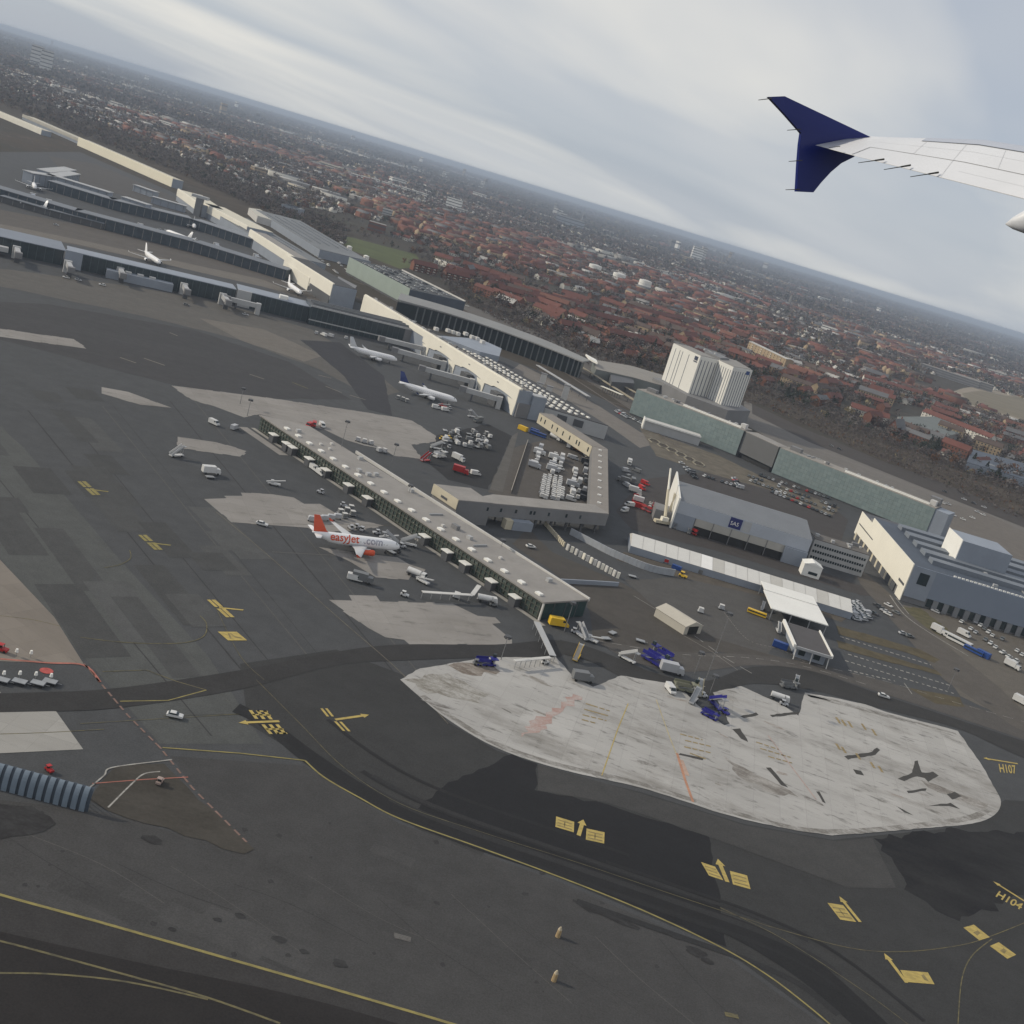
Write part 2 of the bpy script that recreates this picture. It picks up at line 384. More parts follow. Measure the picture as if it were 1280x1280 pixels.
sheet('taxiway_strip', px((672, 956), (800, 992), (930, 1032), (1045, 1052), (1090, 1048), (1120, 1110), (1060, 1110), (885, 1046), (760, 1004), (672, 988)), 0.10, asphalt('asphalt_grey_strip', (0.055, 0.054, 0.053), rot=R(-12), streak=0.4), rag=(6, 0.2))
sheet('taxiway_resurfaced', px((1092, 1048), (1200, 1037), (1300, 1040), (1300, 1115), (1200, 1152), (1130, 1112), (1118, 1080)), 0.08, mottled('resurfaced', (0.016, 0.016, 0.018), (0.034, 0.034, 0.035), 0.045, R(-10)), rag=(2.5, 1.6))
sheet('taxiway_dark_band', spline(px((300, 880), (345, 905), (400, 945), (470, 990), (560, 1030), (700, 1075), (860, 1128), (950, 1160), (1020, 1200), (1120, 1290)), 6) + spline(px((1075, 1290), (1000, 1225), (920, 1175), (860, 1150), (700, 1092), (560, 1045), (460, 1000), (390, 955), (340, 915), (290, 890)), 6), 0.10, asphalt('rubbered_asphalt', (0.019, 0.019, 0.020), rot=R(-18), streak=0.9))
sheet('lower_taxiway', spline(px((-200, 1120), (0, 1165), (180, 1205), (340, 1238), (480, 1275), (700, 1345)), 5) + px((600, 1600), (-400, 1500)), 0.08, asphalt('asphalt_lower', (0.023, 0.021, 0.021), rot=R(-18), streak=0.8))
sheet('lower_taxiway_edge', spline(px((-200, 1065), (0, 1118), (180, 1168), (340, 1215), (560, 1280), (700, 1325)), 5) + spline(px((700, 1348), (480, 1277), (340, 1240), (180, 1207), (0, 1167), (-200, 1122)), 5), 0.06, asphalt('asphalt_lower_edge', (0.040, 0.038, 0.038), rot=R(-18), streak=0.6))
# worn light bands of the far apron
sheet('worn_taxilane', px((-150, 320), (0, 336), (110, 350), (250, 372), (390, 412), (450, 448), (500, 490), (470, 500), (400, 462), (300, 425), (180, 395), (0, 358), (-150, 345)), 0.04, A_LIGHT, rag=(9, 1.2))
sheet('worn_band', px((250, 398), (330, 412), (405, 445), (380, 452), (300, 425)), 0.06, A_TAN, rag=(8, 1.0))
sheet('dark_apron', px((375, 425), (425, 428), (480, 470), (490, 520), (460, 512), (430, 470), (395, 440)), 0.06, asphalt('asphalt_blue', (0.040, 0.040, 0.045), rot=R(35)), rag=(8, 0.5))
sheet('dark_apron', px((-100, 372), (60, 380), (240, 412), (360, 452), (440, 500), (330, 498), (210, 480), (60, 440), (0, 425), (-100, 405)), 0.06, asphalt('asphalt_blue2', (0.050, 0.049, 0.051), rot=R(25), streak=0.8), rag=(9, 0.8))
sheet('far_apron', px((-200, 255), (0, 262), (120, 285), (300, 325), (420, 372), (395, 378), (300, 350), (120, 312), (0, 286), (-200, 275)), 0.04, asphalt('asphalt_far', (0.095, 0.086, 0.078), rot=R(25), streak=0.9), rag=(10, 1.0))
sheet('far_apron', px((-100, 300 - 22), (0, 280), (100, 300), (330, 350), (370, 368), (300, 352), (100, 306), (0, 288)), 0.06, A_TAN, rag=(8, 0.6))
sheet('far_apron', px((60, 195), (120, 205), (215, 245), (250, 262), (170, 250), (90, 225)), 0.04, asphalt('asphalt_far2', (0.075, 0.070, 0.066), rot=R(25), streak=0.9), rag=(10, 1.0))
# concrete stands
main = px((500, 850), (525, 836), (575, 828), (612, 822), (695, 822), (716, 846), (741, 859), (776, 845), (846, 856), (872, 882), (905, 907), (912, 905), (891, 866), (926, 858), (975, 880), (998, 895), (1006, 866), (1050, 874), (1082, 881), (1110, 891), (1197, 914), (1226, 955)) + \
    spline(px((1226, 955), (1243, 985), (1251, 1003), (1243, 1019), (1215, 1030), (1150, 1036), (1040, 1045)), 4) + spline(px((1040, 1045), (930, 1025), (800, 985), (700, 962), (620, 935), (560, 900), (525, 872), (500, 850)), 5)[:-1]
sheet('concrete_stand', main, 0.14, C_MAIN, rag=(2.0, 0.22))
ribbon('stand_edge_dirt', spline(px((1236, 1012), (1195, 1026), (1040, 1040), (930, 1020), (800, 980), (700, 957), (622, 931), (563, 896), (528, 870)), 12), 2.2, 0.1475, mottled('edge_dirt', (0.15, 0.14, 0.125), (0.38, 0.37, 0.355), 0.30, R(-8)))
ribbon('stand_edge_dirt', ragged(spline(px((1195, 918), (1110, 894), (1050, 878), (1010, 870)), 12), 3, .4)[:-4], 1.8, 0.1478, mottled('edge_dirt', (0.15, 0.14, 0.125), (0.38, 0.37, 0.355)))
sheet('concrete_stand', px((411, 750), (440, 751), (436, 744), (470, 745), (475, 752), (566, 755), (597, 770), (619, 772), (626, 779), (615, 780), (640, 800), (640, 806), (512, 806), (505, 800), (482, 797), (460, 785)), 0.08, C_TAN, notch=1)
sheet('concrete_stand', px((255, 624), (283, 623), (280, 620), (303, 620), (301, 616), (340, 618), (367, 622), (380, 630), (400, 630), (420, 642), (424, 646), (480, 657), (440, 664), (395, 665), (385, 660), (289, 653)), 0.08, C_TAN, notch=1)
sheet('concrete_stand', px((398, 684), (440, 690), (497, 697), (512, 706), (532, 712), (530, 715), (516, 713), (511, 725), (470, 722), (455, 713), (437, 702)), 0.08, C_TAN, notch=1)
sheet('concrete_stand', px((214, 482), (324, 496), (460, 516), (497, 522), (515, 526), (545, 545), (545, 552), (514, 556), (527, 574), (492, 570), (480, 562), (455, 557), (432, 550), (405, 537), (380, 532), (325, 518), (305, 522), (268, 508), (240, 500)), 0.08, C_TAN, notch=1)
sheet('concrete_stand', px((222, 546), (270, 553), (308, 564), (300, 571), (222, 560)), 0.08, C_TAN, notch=1)
sheet('concrete_stand', px((127, 484), (160, 490), (215, 510), (175, 506), (127, 492)), 0.08, C_TAN, notch=1)
sheet('concrete_stand', px((-120, 402), (0, 411), (92, 424), (108, 436), (0, 421), (-120, 413)), 0.08, C_TAN, notch=1)
sheet('concrete_stand', px((-120, 560), (0, 700), (68, 772), (105, 831), (55, 829), (-120, 822)), 0.08, concrete('concrete_brown', (0.215, 0.19, 0.165), rot=R(-30), stain=0.25))
sheet('concrete_stand', px((-120, 800), (0, 865), (8, 882), (64, 881), (104, 937), (0, 942), (-120, 945)), 0.08, C_GREY)
# dark inlays of the big stand
for q in ([(915, 912), (925, 911), (935, 928), (926, 924)], [(957, 960), (963, 960), (985, 985), (976, 982)], [(1020, 990), (1024, 990), (1032, 1005), (1028, 1003)],
          [(1183, 993), (1193, 990), (1202, 996), (1190, 1000)], [(1143, 952), (1147, 951), (1152, 966), (1166, 968), (1160, 974), (1146, 971), (1130, 977), (1122, 974), (1140, 966)],
          [(1152, 968), (1166, 965), (1173, 970), (1160, 978)], [(1055, 946), (1090, 940), (1096, 935), (1100, 938), (1094, 944), (1060, 950)], [(1160, 1008), (1188, 1004), (1200, 1012), (1186, 1008)],
          [(1133, 989), (1158, 986), (1157, 989), (1135, 992)], [(925, 896), (945, 891), (948, 894), (930, 898)], [(962, 894), (1000, 890), (998, 893), (965, 897)], [(850, 942), (880, 948), (878, 951), (848, 944)],
          [(1120, 1008), (1128, 1012), (1142, 1020), (1130, 1016)], [(1066, 962), (1076, 964), (1080, 970), (1070, 968)]):
    sheet('dark_repair', px(*q), 0.16, asphalt('repair_asphalt', (0.060, 0.057, 0.053), streak=0.3), rag=(2, 0.25))
sheet('stained_concrete', px((905, 945), (930, 960), (960, 975), (998, 997), (970, 994), (935, 978), (915, 962)), 0.16, mottled('concrete_stained', (0.14, 0.125, 0.11), (0.36, 0.345, 0.325), 0.2, R(-20)), rag=(2.5, 1.3))
sheet('stained_concrete', px((1150, 975), (1180, 985), (1235, 1006), (1228, 1012), (1195, 1000), (1160, 985)), 0.155, mottled('concrete_stained', (0.2, 0.18, 0.16), (.3, .3, .3)), rag=(2.5, 1.3))
sheet('stained_concrete', px((505, 850), (560, 842), (612, 868), (600, 880), (560, 872), (535, 868)), 0.16, mottled('concrete_stained2', (0.17, 0.155, 0.13), (0.40, 0.39, 0.37), 0.25, R(-10)), rag=(2.5, 1.6))
sheet('stained_concrete', px((560, 832), (610, 826), (625, 840), (590, 845)), 0.158, mottled('concrete_brownish', (0.13, 0.105, 0.085), (0.33, 0.30, 0.27), 0.3, R(-10)), rag=(2.5, 1.4))
sheet('red_worn_marking', px((652, 922), (668, 900), (690, 890), (716, 868), (728, 872), (700, 892), (690, 905), (665, 917)), 0.17, mottled('pink_concrete', (0.35, 0.22, 0.19), (0.42, 0.38, 0.36), 0.3, R(30)), rag=(2.0, 1.2))
for k in range(46):
    u_, v_ = random.uniform(540, 1225), random.uniform(845, 1030)
    if not (v_ > 830 + 0.06 * (u_ - 500) and v_ < 880 + 0.30 * (u_ - 500) and v_ < 1030 and u_ - 1000 < (v_ - 860) * 1.9): continue
    c = W(u_, v_); r = random.uniform(1.0, 4.5); a_ = R(-10) + random.uniform(-.3, .3); e_ = random.uniform(.12, .4)
    P_ = [(c.x + r * (0.6 + 0.6 * random.random()) * math.cos(t) * math.cos(a_) - e_ * r * math.sin(t) * math.sin(a_), c.y + r * math.cos(t) * math.sin(a_) + e_ * r * (0.6 + 0.6 * random.random()) * math.sin(t) * math.cos(a_)) for t in [q * 0.449 for q in range(14)]]
    sheet('dirt_stain', P_, 0.148 + 0.0001 * k, mottled('dirt_stain%d' % (k % 3), [(0.12, 0.11, 0.10), (0.20, 0.18, 0.155), (0.26, 0.22, 0.19)][k % 3], (0.37, 0.36, 0.345), 0.5, R(-8)))
# service roads
sheet('service_road', spline(px((-100, 868), (40, 866), (150, 860), (300, 838), (420, 815), (500, 806), (620, 806), (690, 800), (715, 808)), 5) + spline(px((700, 822), (620, 822), (500, 826), (420, 832), (300, 862), (150, 885), (40, 890), (-100, 892)), 5), 0.10, asphalt('road_dark', (0.036, 0.035, 0.035), rot=R(8), streak=0.8))
sheet('service_road', spline(px((700, 800), (745, 812), (820, 842), (880, 852), (940, 834), (1010, 838), (1100, 868), (1290, 930), (1500, 1000)), 6) + spline(px((1500, 1030), (1290, 952), (1200, 912), (1110, 888), (1010, 862), (940, 855), (905, 866), (860, 870), (800, 858), (740, 828), (690, 815)), 6), 0.115, asphalt('road_dark2', (0.038, 0.037, 0.036), rot=R(-12), streak=0.8))
sheet('service_road', spline(px((740, 800), (850, 815), (930, 818), (1010, 828), (1120, 856), (1290, 905), (1500, 970)), 6) + spline(px((1500, 1000), (1290, 928), (1100, 866), (1010, 838), (940, 832), (860, 840), (790, 828)), 6), 0.08, asphalt('road_grey', (0.085, 0.078, 0.072), rot=R(-10), streak=0.8))
sheet('yard', px((640, 560), (700, 545), (745, 570), (742, 640), (700, 632), (640, 625), (610, 615), (620, 590)), 0.06, asphalt('yard_asphalt', (0.085, 0.076, 0.068), rot=R(60), streak=0.6), rag=(6, 0.4))
sheet('yard', px((545, 545), (610, 530), (640, 545), (610, 612), (560, 600), (530, 575)), 0.06, A_DARK, rag=(6, 0.6))
sheet('yard', px((640, 545), (648, 540), (628, 615), (612, 612)), 0.08, A_LIGHT)
sheet('yard', px((690, 690), (780, 730), (900, 800), (1020, 835), (900, 815), (830, 820), (740, 800), (735, 745), (640, 680), (660, 660)), 0.06, A_BROWN, rag=(6, 0.6))
sheet('yard', px((780, 725), (850, 722), (950, 745), (975, 800), (960, 818), (900, 800), (820, 760)), 0.08, asphalt('yard_grey', (0.082, 0.078, 0.074), rot=R(0), streak=0.4), rag=(6, 0.5))
sheet('yard', px((770, 640), (800, 600), (880, 590), (1000, 600), (1060, 650), (1050, 680), (1000, 655), (850, 610), (835, 660), (960, 690), (1110, 745), (1080, 745), (900, 690), (790, 662)), 0.06, asphalt('yard_dark', (0.058, 0.052, 0.050), rot=R(0), streak=0.5), rag=(6, 0.5))
sheet('access_road', px((1062, 700), (1112, 742), (1128, 760), (1175, 800), (1250, 860), (1320, 930), (1270, 910), (1180, 850), (1110, 770), (1075, 730)), 0.08, asphalt('road_brown', (0.098, 0.088, 0.078), rot=R(-48), streak=0.8), rag=(6, 0.3))
sheet('verge', px((1128, 756), (1180, 765), (1300, 800), (1330, 960), (1290, 912), (1200, 870), (1160, 815)), 0.06, asphalt('lot_tan', (0.12, 0.108, 0.092), rot=R(-20), streak=0.5, stain=0.5), rag=(6, 0.5))
sheet('verge', px((1120, 758), (1150, 760), (1195, 795), (1175, 795), (1140, 775)), 0.09, mat('olive_grass', (0.10, 0.09, 0.05), 1, 0.4, 0.2), rag=(2.2, 1.1))
sheet('verge', px((780, 690), (1060, 772), (1052, 778), (950, 745), (850, 722), (770, 700)), 0.08, mat('brown_strip', (0.085, 0.073, 0.06), 1, 0.3, 0.15), rag=(5, 0.4))
for q in ([(1045, 782), (1150, 812), (1175, 825), (1168, 829), (1130, 815), (1048, 793)], [(1045, 800), (1170, 838), (1178, 845), (1100, 825), (1048, 810)], [(1135, 860), (1200, 872), (1206, 884), (1170, 880)]):
    sheet('grass_strip', px(*q), 0.10, mat('strip_grass', (0.085, 0.070, 0.042), 1, 0.35, 0.2), rag=(4, 0.4))
sheet('grass_island', px((112, 1000), (145, 958), (205, 955), (235, 985), (318, 1062), (305, 1068), (135, 1014)), 0.12, mottled('olive_ground', (0.050, 0.046, 0.040), (0.072, 0.066, 0.058), 0.15), rag=(4, 0.6))
sheet('oil_stain', px((0, 1005), (40, 1008), (70, 1030), (55, 1040), (0, 1050), (-40, 1020)), 0.10, mottled('oil', (0.030, 0.029, 0.030), (0.052, 0.052, 0.053), 0.35), rag=(2, 0.6))
for (x, y, r) in ((190, 1050, 2.2), (300, 1145, 1.3), (272, 1150, 1.0), (350, 1175, 1.6), (380, 1190, 1.0), (425, 1205, 1.6), (215, 1162, 0.9), (870, 1190, 2.6), (885, 1202, 1.6), (845, 1172, 1.4)):
    c = W(x, y); sheet('oil_stain', [(c.x + r * (0.7 + 0.5 * random.random()) * math.cos(t), c.y + 0.6 * r * (0.7 + 0.5 * random.random()) * math.sin(t)) for t in [k * 0.5236 for k in range(12)]], 0.10, mottled('oil', (0.030, 0.029, 0.030), (0.052, 0.052, 0.053), 0.35))
sheet('pale_patch', px((492, 1166), (514, 1172), (513, 1178), (493, 1173)), 0.10, asphalt('pale', (0.12, 0.115, 0.11)))
sheet('tar_line', px((716, 1124), (740, 1136), (765, 1145), (800, 1160), (798, 1163), (762, 1149), (735, 1140), (716, 1127)), 0.10, mottled('oil', (0.030, 0.029, 0.030), (0.052, 0.052, 0.053), 0.35), rag=(2, 0.4))
# landside
sheet('landside_road', px((560, 372), (640, 402), (740, 440), (790, 458), (850, 500), (800, 520), (740, 480), (640, 430)), 0.04, asphalt('road_landside', (0.115, 0.105, 0.095), rot=R(-30), streak=0.8), rag=(8, 0.3))
sheet('landside_road', px((650, 455), (720, 490), (800, 540), (830, 552), (800, 560), (760, 532), (700, 495), (640, 462)), 0.06, asphalt('road_station', (0.17, 0.155, 0.14), rot=R(-40), streak=0.8), rag=(8, 0.3))
sheet('landside_road', px((930, 500), (1010, 540), (1100, 580), (1200, 620), (1320, 668), (1320, 700), (1200, 660), (1150, 640), (1000, 570), (930, 530)), 0.04, asphalt('road_east', (0.15, 0.138, 0.125), rot=R(-32), streak=0.8), rag=(8, 0.4))
sheet('railway_cutting', px((940, 505), (1010, 538), (1100, 575), (1200, 612), (1320, 662), (1320, 675), (1200, 628), (1100, 588), (1010, 552), (940, 517)), 0.06, asphalt('ballast', (0.055, 0.047, 0.042), rot=R(-32), streak=0.8))
sheet('landside_yard', px((1170, 625), (1230, 640), (1320, 685), (1330, 740), (1240, 700), (1180, 665), (1165, 645)), 0.05, asphalt('lot_tan2', (0.14, 0.125, 0.11), rot=R(-32), streak=0.5))
sheet('garden_ground', px((800, 535), (900, 570), (960, 600), (1050, 635), (1040, 645), (960, 612), (880, 590), (820, 570)), 0.08, mat('garden_soil', (0.12, 0.105, 0.082), 1, 0.4, 0.12), rag=(5, 0.5))
sheet('belt_of_scrub', px((-300, 110), (0, 112), (200, 188), (330, 245), (430, 295), (560, 372), (700, 425), (800, 465), (950, 488), (1100, 545), (1320, 630), (1320, 662), (1100, 575), (950, 505), (820, 500), (740, 450), (560, 385), (430, 318), (310, 270), (160, 190), (0, 130), (-300, 130)), 0.03, SCRUB, rag=(15, 3))
sheet('playing_field', px((410, 292), (440, 297), (520, 318), (528, 333), (500, 336), (440, 313)), 0.05, mat('field_grass', (0.070, 0.085, 0.028), 1, 0.25, 0.03), rag=(8, 1))
sheet('riding_track', spline(px((1190, 490), (1215, 484), (1260, 490), (1340, 500), (1400, 530), (1330, 548), (1260, 528), (1215, 515), (1192, 500), (1190, 490)), 6)[:-1], 0.05, mat('sand', (0.26, 0.22, 0.17), 1, 0.15, 0.02))
sheet('riding_track_infield', spline(px((1202, 492), (1225, 489), (1260, 495), (1340, 507), (1380, 528), (1330, 538), (1265, 520), (1220, 508), (1202, 492)), 6)[:-1], 0.08, mat('infield', (0.17, 0.145, 0.10), 1, 0.2, 0.02))

# painted lines
def line(pts, w, m=YEL_L, z=0.125, dash=None, sm=6, name='yellow_line'): return ribbon(name, spline(px(*pts), sm) if sm else px(*pts), w, z, m, None, dash)
line([(-60, 1100), (0, 1119), (120, 1152), (250, 1189), (400, 1232), (570, 1282), (640, 1305)], 0.62)
line([(-60, 1165), (0, 1177), (80, 1198), (160, 1220), (260, 1248), (350, 1280)], 0.45, YEL_W)
line([(-60, 1216), (0, 1217), (60, 1218), (130, 1224), (190, 1234), (260, 1250)], 0.40, YEL_W)
line([(203, 935), (300, 942), (381, 951)], 0.40, sm=0)
line([(381, 951), (405, 972), (450, 998), (500, 1024), (600, 1060), (700, 1097), (800, 1137), (900, 1184), (960, 1220), (1010, 1258), (1050, 1292)], 0.48)
line([(320, 850), (375, 905), (430, 960), (500, 1005), (600, 1040), (720, 1078), (860, 1125), (960, 1158)], 0.16, YEL_W)
line([(960, 1158), (1060, 1185), (1130, 1190), (1200, 1182), (1240, 1170), (1290, 1150)], 0.22, YEL_W)
line([(1240, 1174), (1215, 1195), (1202, 1225), (1197, 1285)], 0.25, YEL_W)
line([(900, 1135), (980, 1175), (1080, 1240), (1140, 1285)], 0.2, YEL_W)
line([(150, 877), (210, 876), (258, 863)], 0.35, sm=0)
line([(258, 863), (220, 852), (183, 838), (128, 840)], 0.28, YEL_W, sm=0)
line([(100, 797), (150, 803), (200, 805), (235, 803), (255, 795), (258, 780), (250, 770)], 0.30, YEL_W)
line([(130, 710), (150, 706), (163, 698), (162, 688)], 0.25, YEL_W)
line([(270, 760), (300, 820), (330, 850)], 0.16, YEL_W)
line([(205, 895), (300, 893), (100, 905)], 0.15, YEL_W, sm=0)
line([(0, 918), (60, 916), (130, 912)], 0.22, YEL_W, z=0.105)
line([(105, 830), (122, 850), (160, 895), (200, 935), (240, 985), (310, 1055)], 0.45, mat('pink_line', (0.20, 0.13, 0.11), 0.9, 0.3, 0.5), sm=0, name='pink_line', dash=(2.2, 1.2))
line([(0, 824), (60, 829), (105, 832), (125, 853)], 0.7, RED_P, name='red_line')
line([(0, 770), (40, 775), (75, 783)], 0.25, YEL_W, z=0.105)
line([(135, 1010), (165, 980), (180, 968), (200, 965)], 0.35, WHT_P, z=0.15, name='white_line')
line([(112, 985), (130, 970), (140, 960), (200, 952), (215, 950)], 0.35, WHT_P, z=0.15, name='white_line')
line([(115, 980), (180, 975), (235, 972)], 0.28, RED_P, z=0.15, sm=0, name='red_line')
line([(270, 640), (330, 690), (420, 770), (500, 840), (560, 905)], 0.30, mat('faded_line', (0.13, 0.115, 0.09), 0.9, 0.4, 0.3), z=0.118, name='faded_line')
line([(320, 655), (500, 657)], 0.25, mat('faded_line', (0.13, 0.115, 0.09)), sm=0, name='faded_line', z=0.118)
line([(340, 690), (430, 695)], 0.5, mat('faded_line2', (0.10, 0.095, 0.09)), sm=0, name='faded_line', z=0.075)
line([(765, 975), (748, 965), (755, 945)], 0.01, YEL_W, sm=0)
line([(752, 970), (772, 912), (785, 880)], 0.28, YEL, z=0.18, sm=0)
line([(820, 875), (838, 925), (848, 950)], 0.3, mat('pale_yellow', (0.42, 0.36, 0.22), 0.9, 0.3, 0.5), z=0.18, sm=0)
line([(846, 942), (856, 975), (866, 1003)], 0.75, mat('orange_worn', (0.42, 0.22, 0.14), 0.9, 0.3, 0.3), z=0.185, sm=0, name='orange_line')
line([(850, 950), (858, 970)], 1.8, mat('orange_faint', (0.42, 0.30, 0.24), 0.9, 0.3, 0.3), z=0.178, sm=0, name='orange_line')
line([(960, 920), (1020, 1000)], 0.5, mat('pink_faint', (0.37, 0.29, 0.26), 0.9, 0.3, 0.3), z=0.18, sm=0, name='pink_line')
for (x0, y0, x1, y1) in ((732, 880, 764, 890), (730, 887, 762, 896), (728, 894, 760, 902), (727, 900, 746, 905), (850, 918, 880, 926), (856, 926, 890, 934), (855, 934, 890, 942), (862, 942, 884, 950), (945, 928, 975, 938), (950, 936, 990, 948), (960, 946, 992, 955)):
    line([(x0, y0), (x1, y1)], 0.75, mat('ochre_worn', (0.26, 0.20, 0.10), 0.9, 0.5, 0.9), z=0.18, sm=0, dash=(1.6, 0.5), name='stand_marking')
for (x, y) in ((1045, 897), (1052, 900), (1060, 902), (1077, 905), (1090, 912), (1045, 930), (1052, 934), (1070, 942), (1088, 953), (1098, 958)):
    line([(x, y), (x + 5, y + 8)], 0.9, mat('ochre_worn', (0.26, 0.20, 0.10)), z=0.18, sm=0, name='stand_marking')
for q in ([(740, 800), (850, 818), (930, 822), (1000, 832), (1090, 858)], [(1000, 828), (1100, 850), (1200, 880), (1300, 908)]):
    line(q, 0.25, WHT_P, z=0.13, name='white_line', dash=(4, 3))
line([(792, 745), (830, 768)], 0.25, WHT_P, sm=0, name='white_line')
line([(868, 795), (905, 822), (950, 848)], 0.35, WHT_P, sm=0, name='white_line', dash=(5, 3))
line([(855, 795), (890, 815), (922, 838)], 0.3, mat('kerb_line', (0.22, 0.20, 0.18)), sm=0, name='white_line')
line([(1112, 744), (1130, 768), (1160, 790), (1210, 820)], 0.55, WHT_P, name='white_line')
line([(1120, 748), (1136, 768)], 0.4, WHT_P, name='white_line', sm=0)
for q in ([(1050, 796), (1165, 832)], [(1060, 818), (1190, 858)], [(1056, 826), (1195, 868)], [(1060, 838), (1120, 852)]):
    line(q, 0.9, mat('sleeper_white', (0.30, 0.29, 0.27), 0.9, 0.3, 0.4), sm=0, dash=(1.3, 1.1), name='white_line', z=0.13)
line([(1130, 854), (1140, 868)], 0.35, WHT_P, sm=0, name='white_line')
line([(905, 766), (935, 800), (975, 812), (1010, 830)], 0.3, mat('kerb_line', (0.22, 0.20, 0.18)), name='white_line', dash=(1, 0.8))

# seams between paving lanes, tyre marks and sealed cracks
SEAM = asphalt('sealed_seam', (0.040, 0.039, 0.040), streak=0.2, stain=0.1); PALE = asphalt('worn_wheel_path', (0.088, 0.086, 0.082), streak=0.2, stain=0.1)
tc_ = [(300, 870), (345, 905), (400, 950), (470, 995), (560, 1035), (700, 1083), (860, 1138), (950, 1170), (1030, 1210), (1130, 1290)]
tcw = spline(px(*tc_), 6)
def offset(P, d):
    out = []
    for i, p in enumerate(P):
        t_ = P[min(i + 1, len(P) - 1)] - P[max(i - 1, 0)]; t_.normalize(); out.append(p + Vector((-t_.y, t_.x)) * d)
    return out
for k in range(9):
    d = random.gauss(2.0, 6.0); i0 = random.randint(0, len(tcw) - 16); i1 = min(len(tcw), i0 + random.randint(10, 40))
    ribbon('tyre_mark', offset(tcw, d)[i0:i1], random.uniform(0.5, 2.6), 0.1135 + 0.00005 * k, [asphalt('wheel_dark', (0.022, 0.022, 0.023), rot=R(-14), streak=0.9), asphalt('wheel_dark2', (0.030, 0.030, 0.031), rot=R(-14), streak=0.9)][k % 2])
for k in range(8):
    f = k / 7 + random.uniform(-.05, .05); a = (-60 + 300 * f + random.uniform(-8, 8), 520 - 20 * f); b_ = (a[0] + 330, a[1] + 400)
    ribbon('paving_seam', px(a, ((a[0] + b_[0]) / 2 + random.uniform(-3, 3), (a[1] + b_[1]) / 2), b_), random.uniform(0.15, 0.5), 0.0605 + 0.0001 * k, [SEAM, PALE, SEAM][k % 3])
for k in range(13):
    a = W(-40 + k * 85 + random.uniform(-20, 20), 1040 + k * 12 + random.uniform(-30, 30)); b_ = W(120 + k * 85, 1100 + k * 18 + random.uniform(-20, 40)); mid = a.lerp(b_, .5) + Vector((random.uniform(-2, 2), random.uniform(-2, 2), 0))
    ribbon('sealed_crack', spline([a.xy, mid.xy, b_.xy], 5), random.uniform(0.08, 0.22), 0.0585 + 0.0001 * k, [SEAM, PALE][k % 2])
for k in range(40):
    c = W(random.uniform(-20, 900), random.uniform(1010, 1270)); r = random.uniform(0.2, 0.9)
    sheet('oil_spot', [(c.x + r * (0.6 + 0.6 * random.random()) * math.cos(t), c.y + r * (0.6 + 0.6 * random.random()) * math.sin(t)) for t in [q * 0.7 for q in range(9)]], 0.056, SEAM)
for k in range(34):                                                 # resurfaced bays along the paving lanes
    u_, v_ = random.uniform(-20, 330), random.uniform(470, 830)
    if v_ > 860 - .2 * u_ or (u_ > 200 and v_ < 640) or v_ > 740 + .5 * (250 - u_) and u_ > 250: continue
    c = W(u_, v_).xy; a_ = R(132); d_ = Vector((math.cos(a_), math.sin(a_))); n_ = Vector((-d_.y, d_.x)); l_, w_ = random.uniform(6, 24), random.uniform(2.5, 6.5); f_ = random.choice([.80, .87, .92, 1.10, 1.18])
    sheet('paving_bay', [c + d_ * l_ + n_ * w_, c - d_ * l_ + n_ * w_, c - d_ * l_ - n_ * w_, c + d_ * l_ - n_ * w_], 0.062 + 0.0002 * k, asphalt('bay_%d' % int(f_ * 100), (0.068 * f_, 0.069 * f_, 0.069 * f_), rot=R(132), streak=0.7))
for k in range(14):
    u_, v_ = random.uniform(330, 640), random.uniform(590, 660); c = W(random.uniform(0, 640), random.uniform(1030, 1190)).xy; a_ = R(-10); d_ = Vector((math.cos(a_), math.sin(a_))); n_ = Vector((-d_.y, d_.x)); l_, w_ = random.uniform(3, 12), random.uniform(1.5, 3.5); f_ = random.choice([.86, .92, 1.08, 1.14])
    sheet('paving_bay', [c + d_ * l_ + n_ * w_, c - d_ * l_ + n_ * w_, c - d_ * l_ - n_ * w_, c + d_ * l_ - n_ * w_], 0.0435 + 0.0002 * k, asphalt('fore_bay_%d' % int(f_ * 100), (0.056 * f_, 0.055 * f_, 0.055 * f_), rot=R(170), streak=0.5))
def plot(name, P0, P1, P2, fn, m, z):                               # lay a flat drawing (0..1 square) on the ground: P0 origin, P1 end of x, P2 end of y
    a = W(*P0); ex = W(*P1) - a; ey = W(*P2) - a; b = MB()
    for poly in fn: b.add([(a + ex * x + ey * y + Vector((0, 0, z))) for x, y in poly], [tuple(range(len(poly)))])
    o = b.build(name, m); o['kind'] = 'structure'; return o
def arrow(P, Q, w, head=2.4, z=0.13):
    a = W(*P).xy; b_ = W(*Q).xy; d = (b_ - a); L_ = d.length; d.normalize(); n = Vector((-d.y, d.x))
    h = w * head
    pts = [a + n * w / 2, b_ - d * h + n * w / 2, b_ - d * h + n * w * 1.15, b_, b_ - d * h - n * w * 1.15, b_ - d * h - n * w / 2, a - n * w / 2]
    return sheet('yellow_arrow', pts, z, YEL)
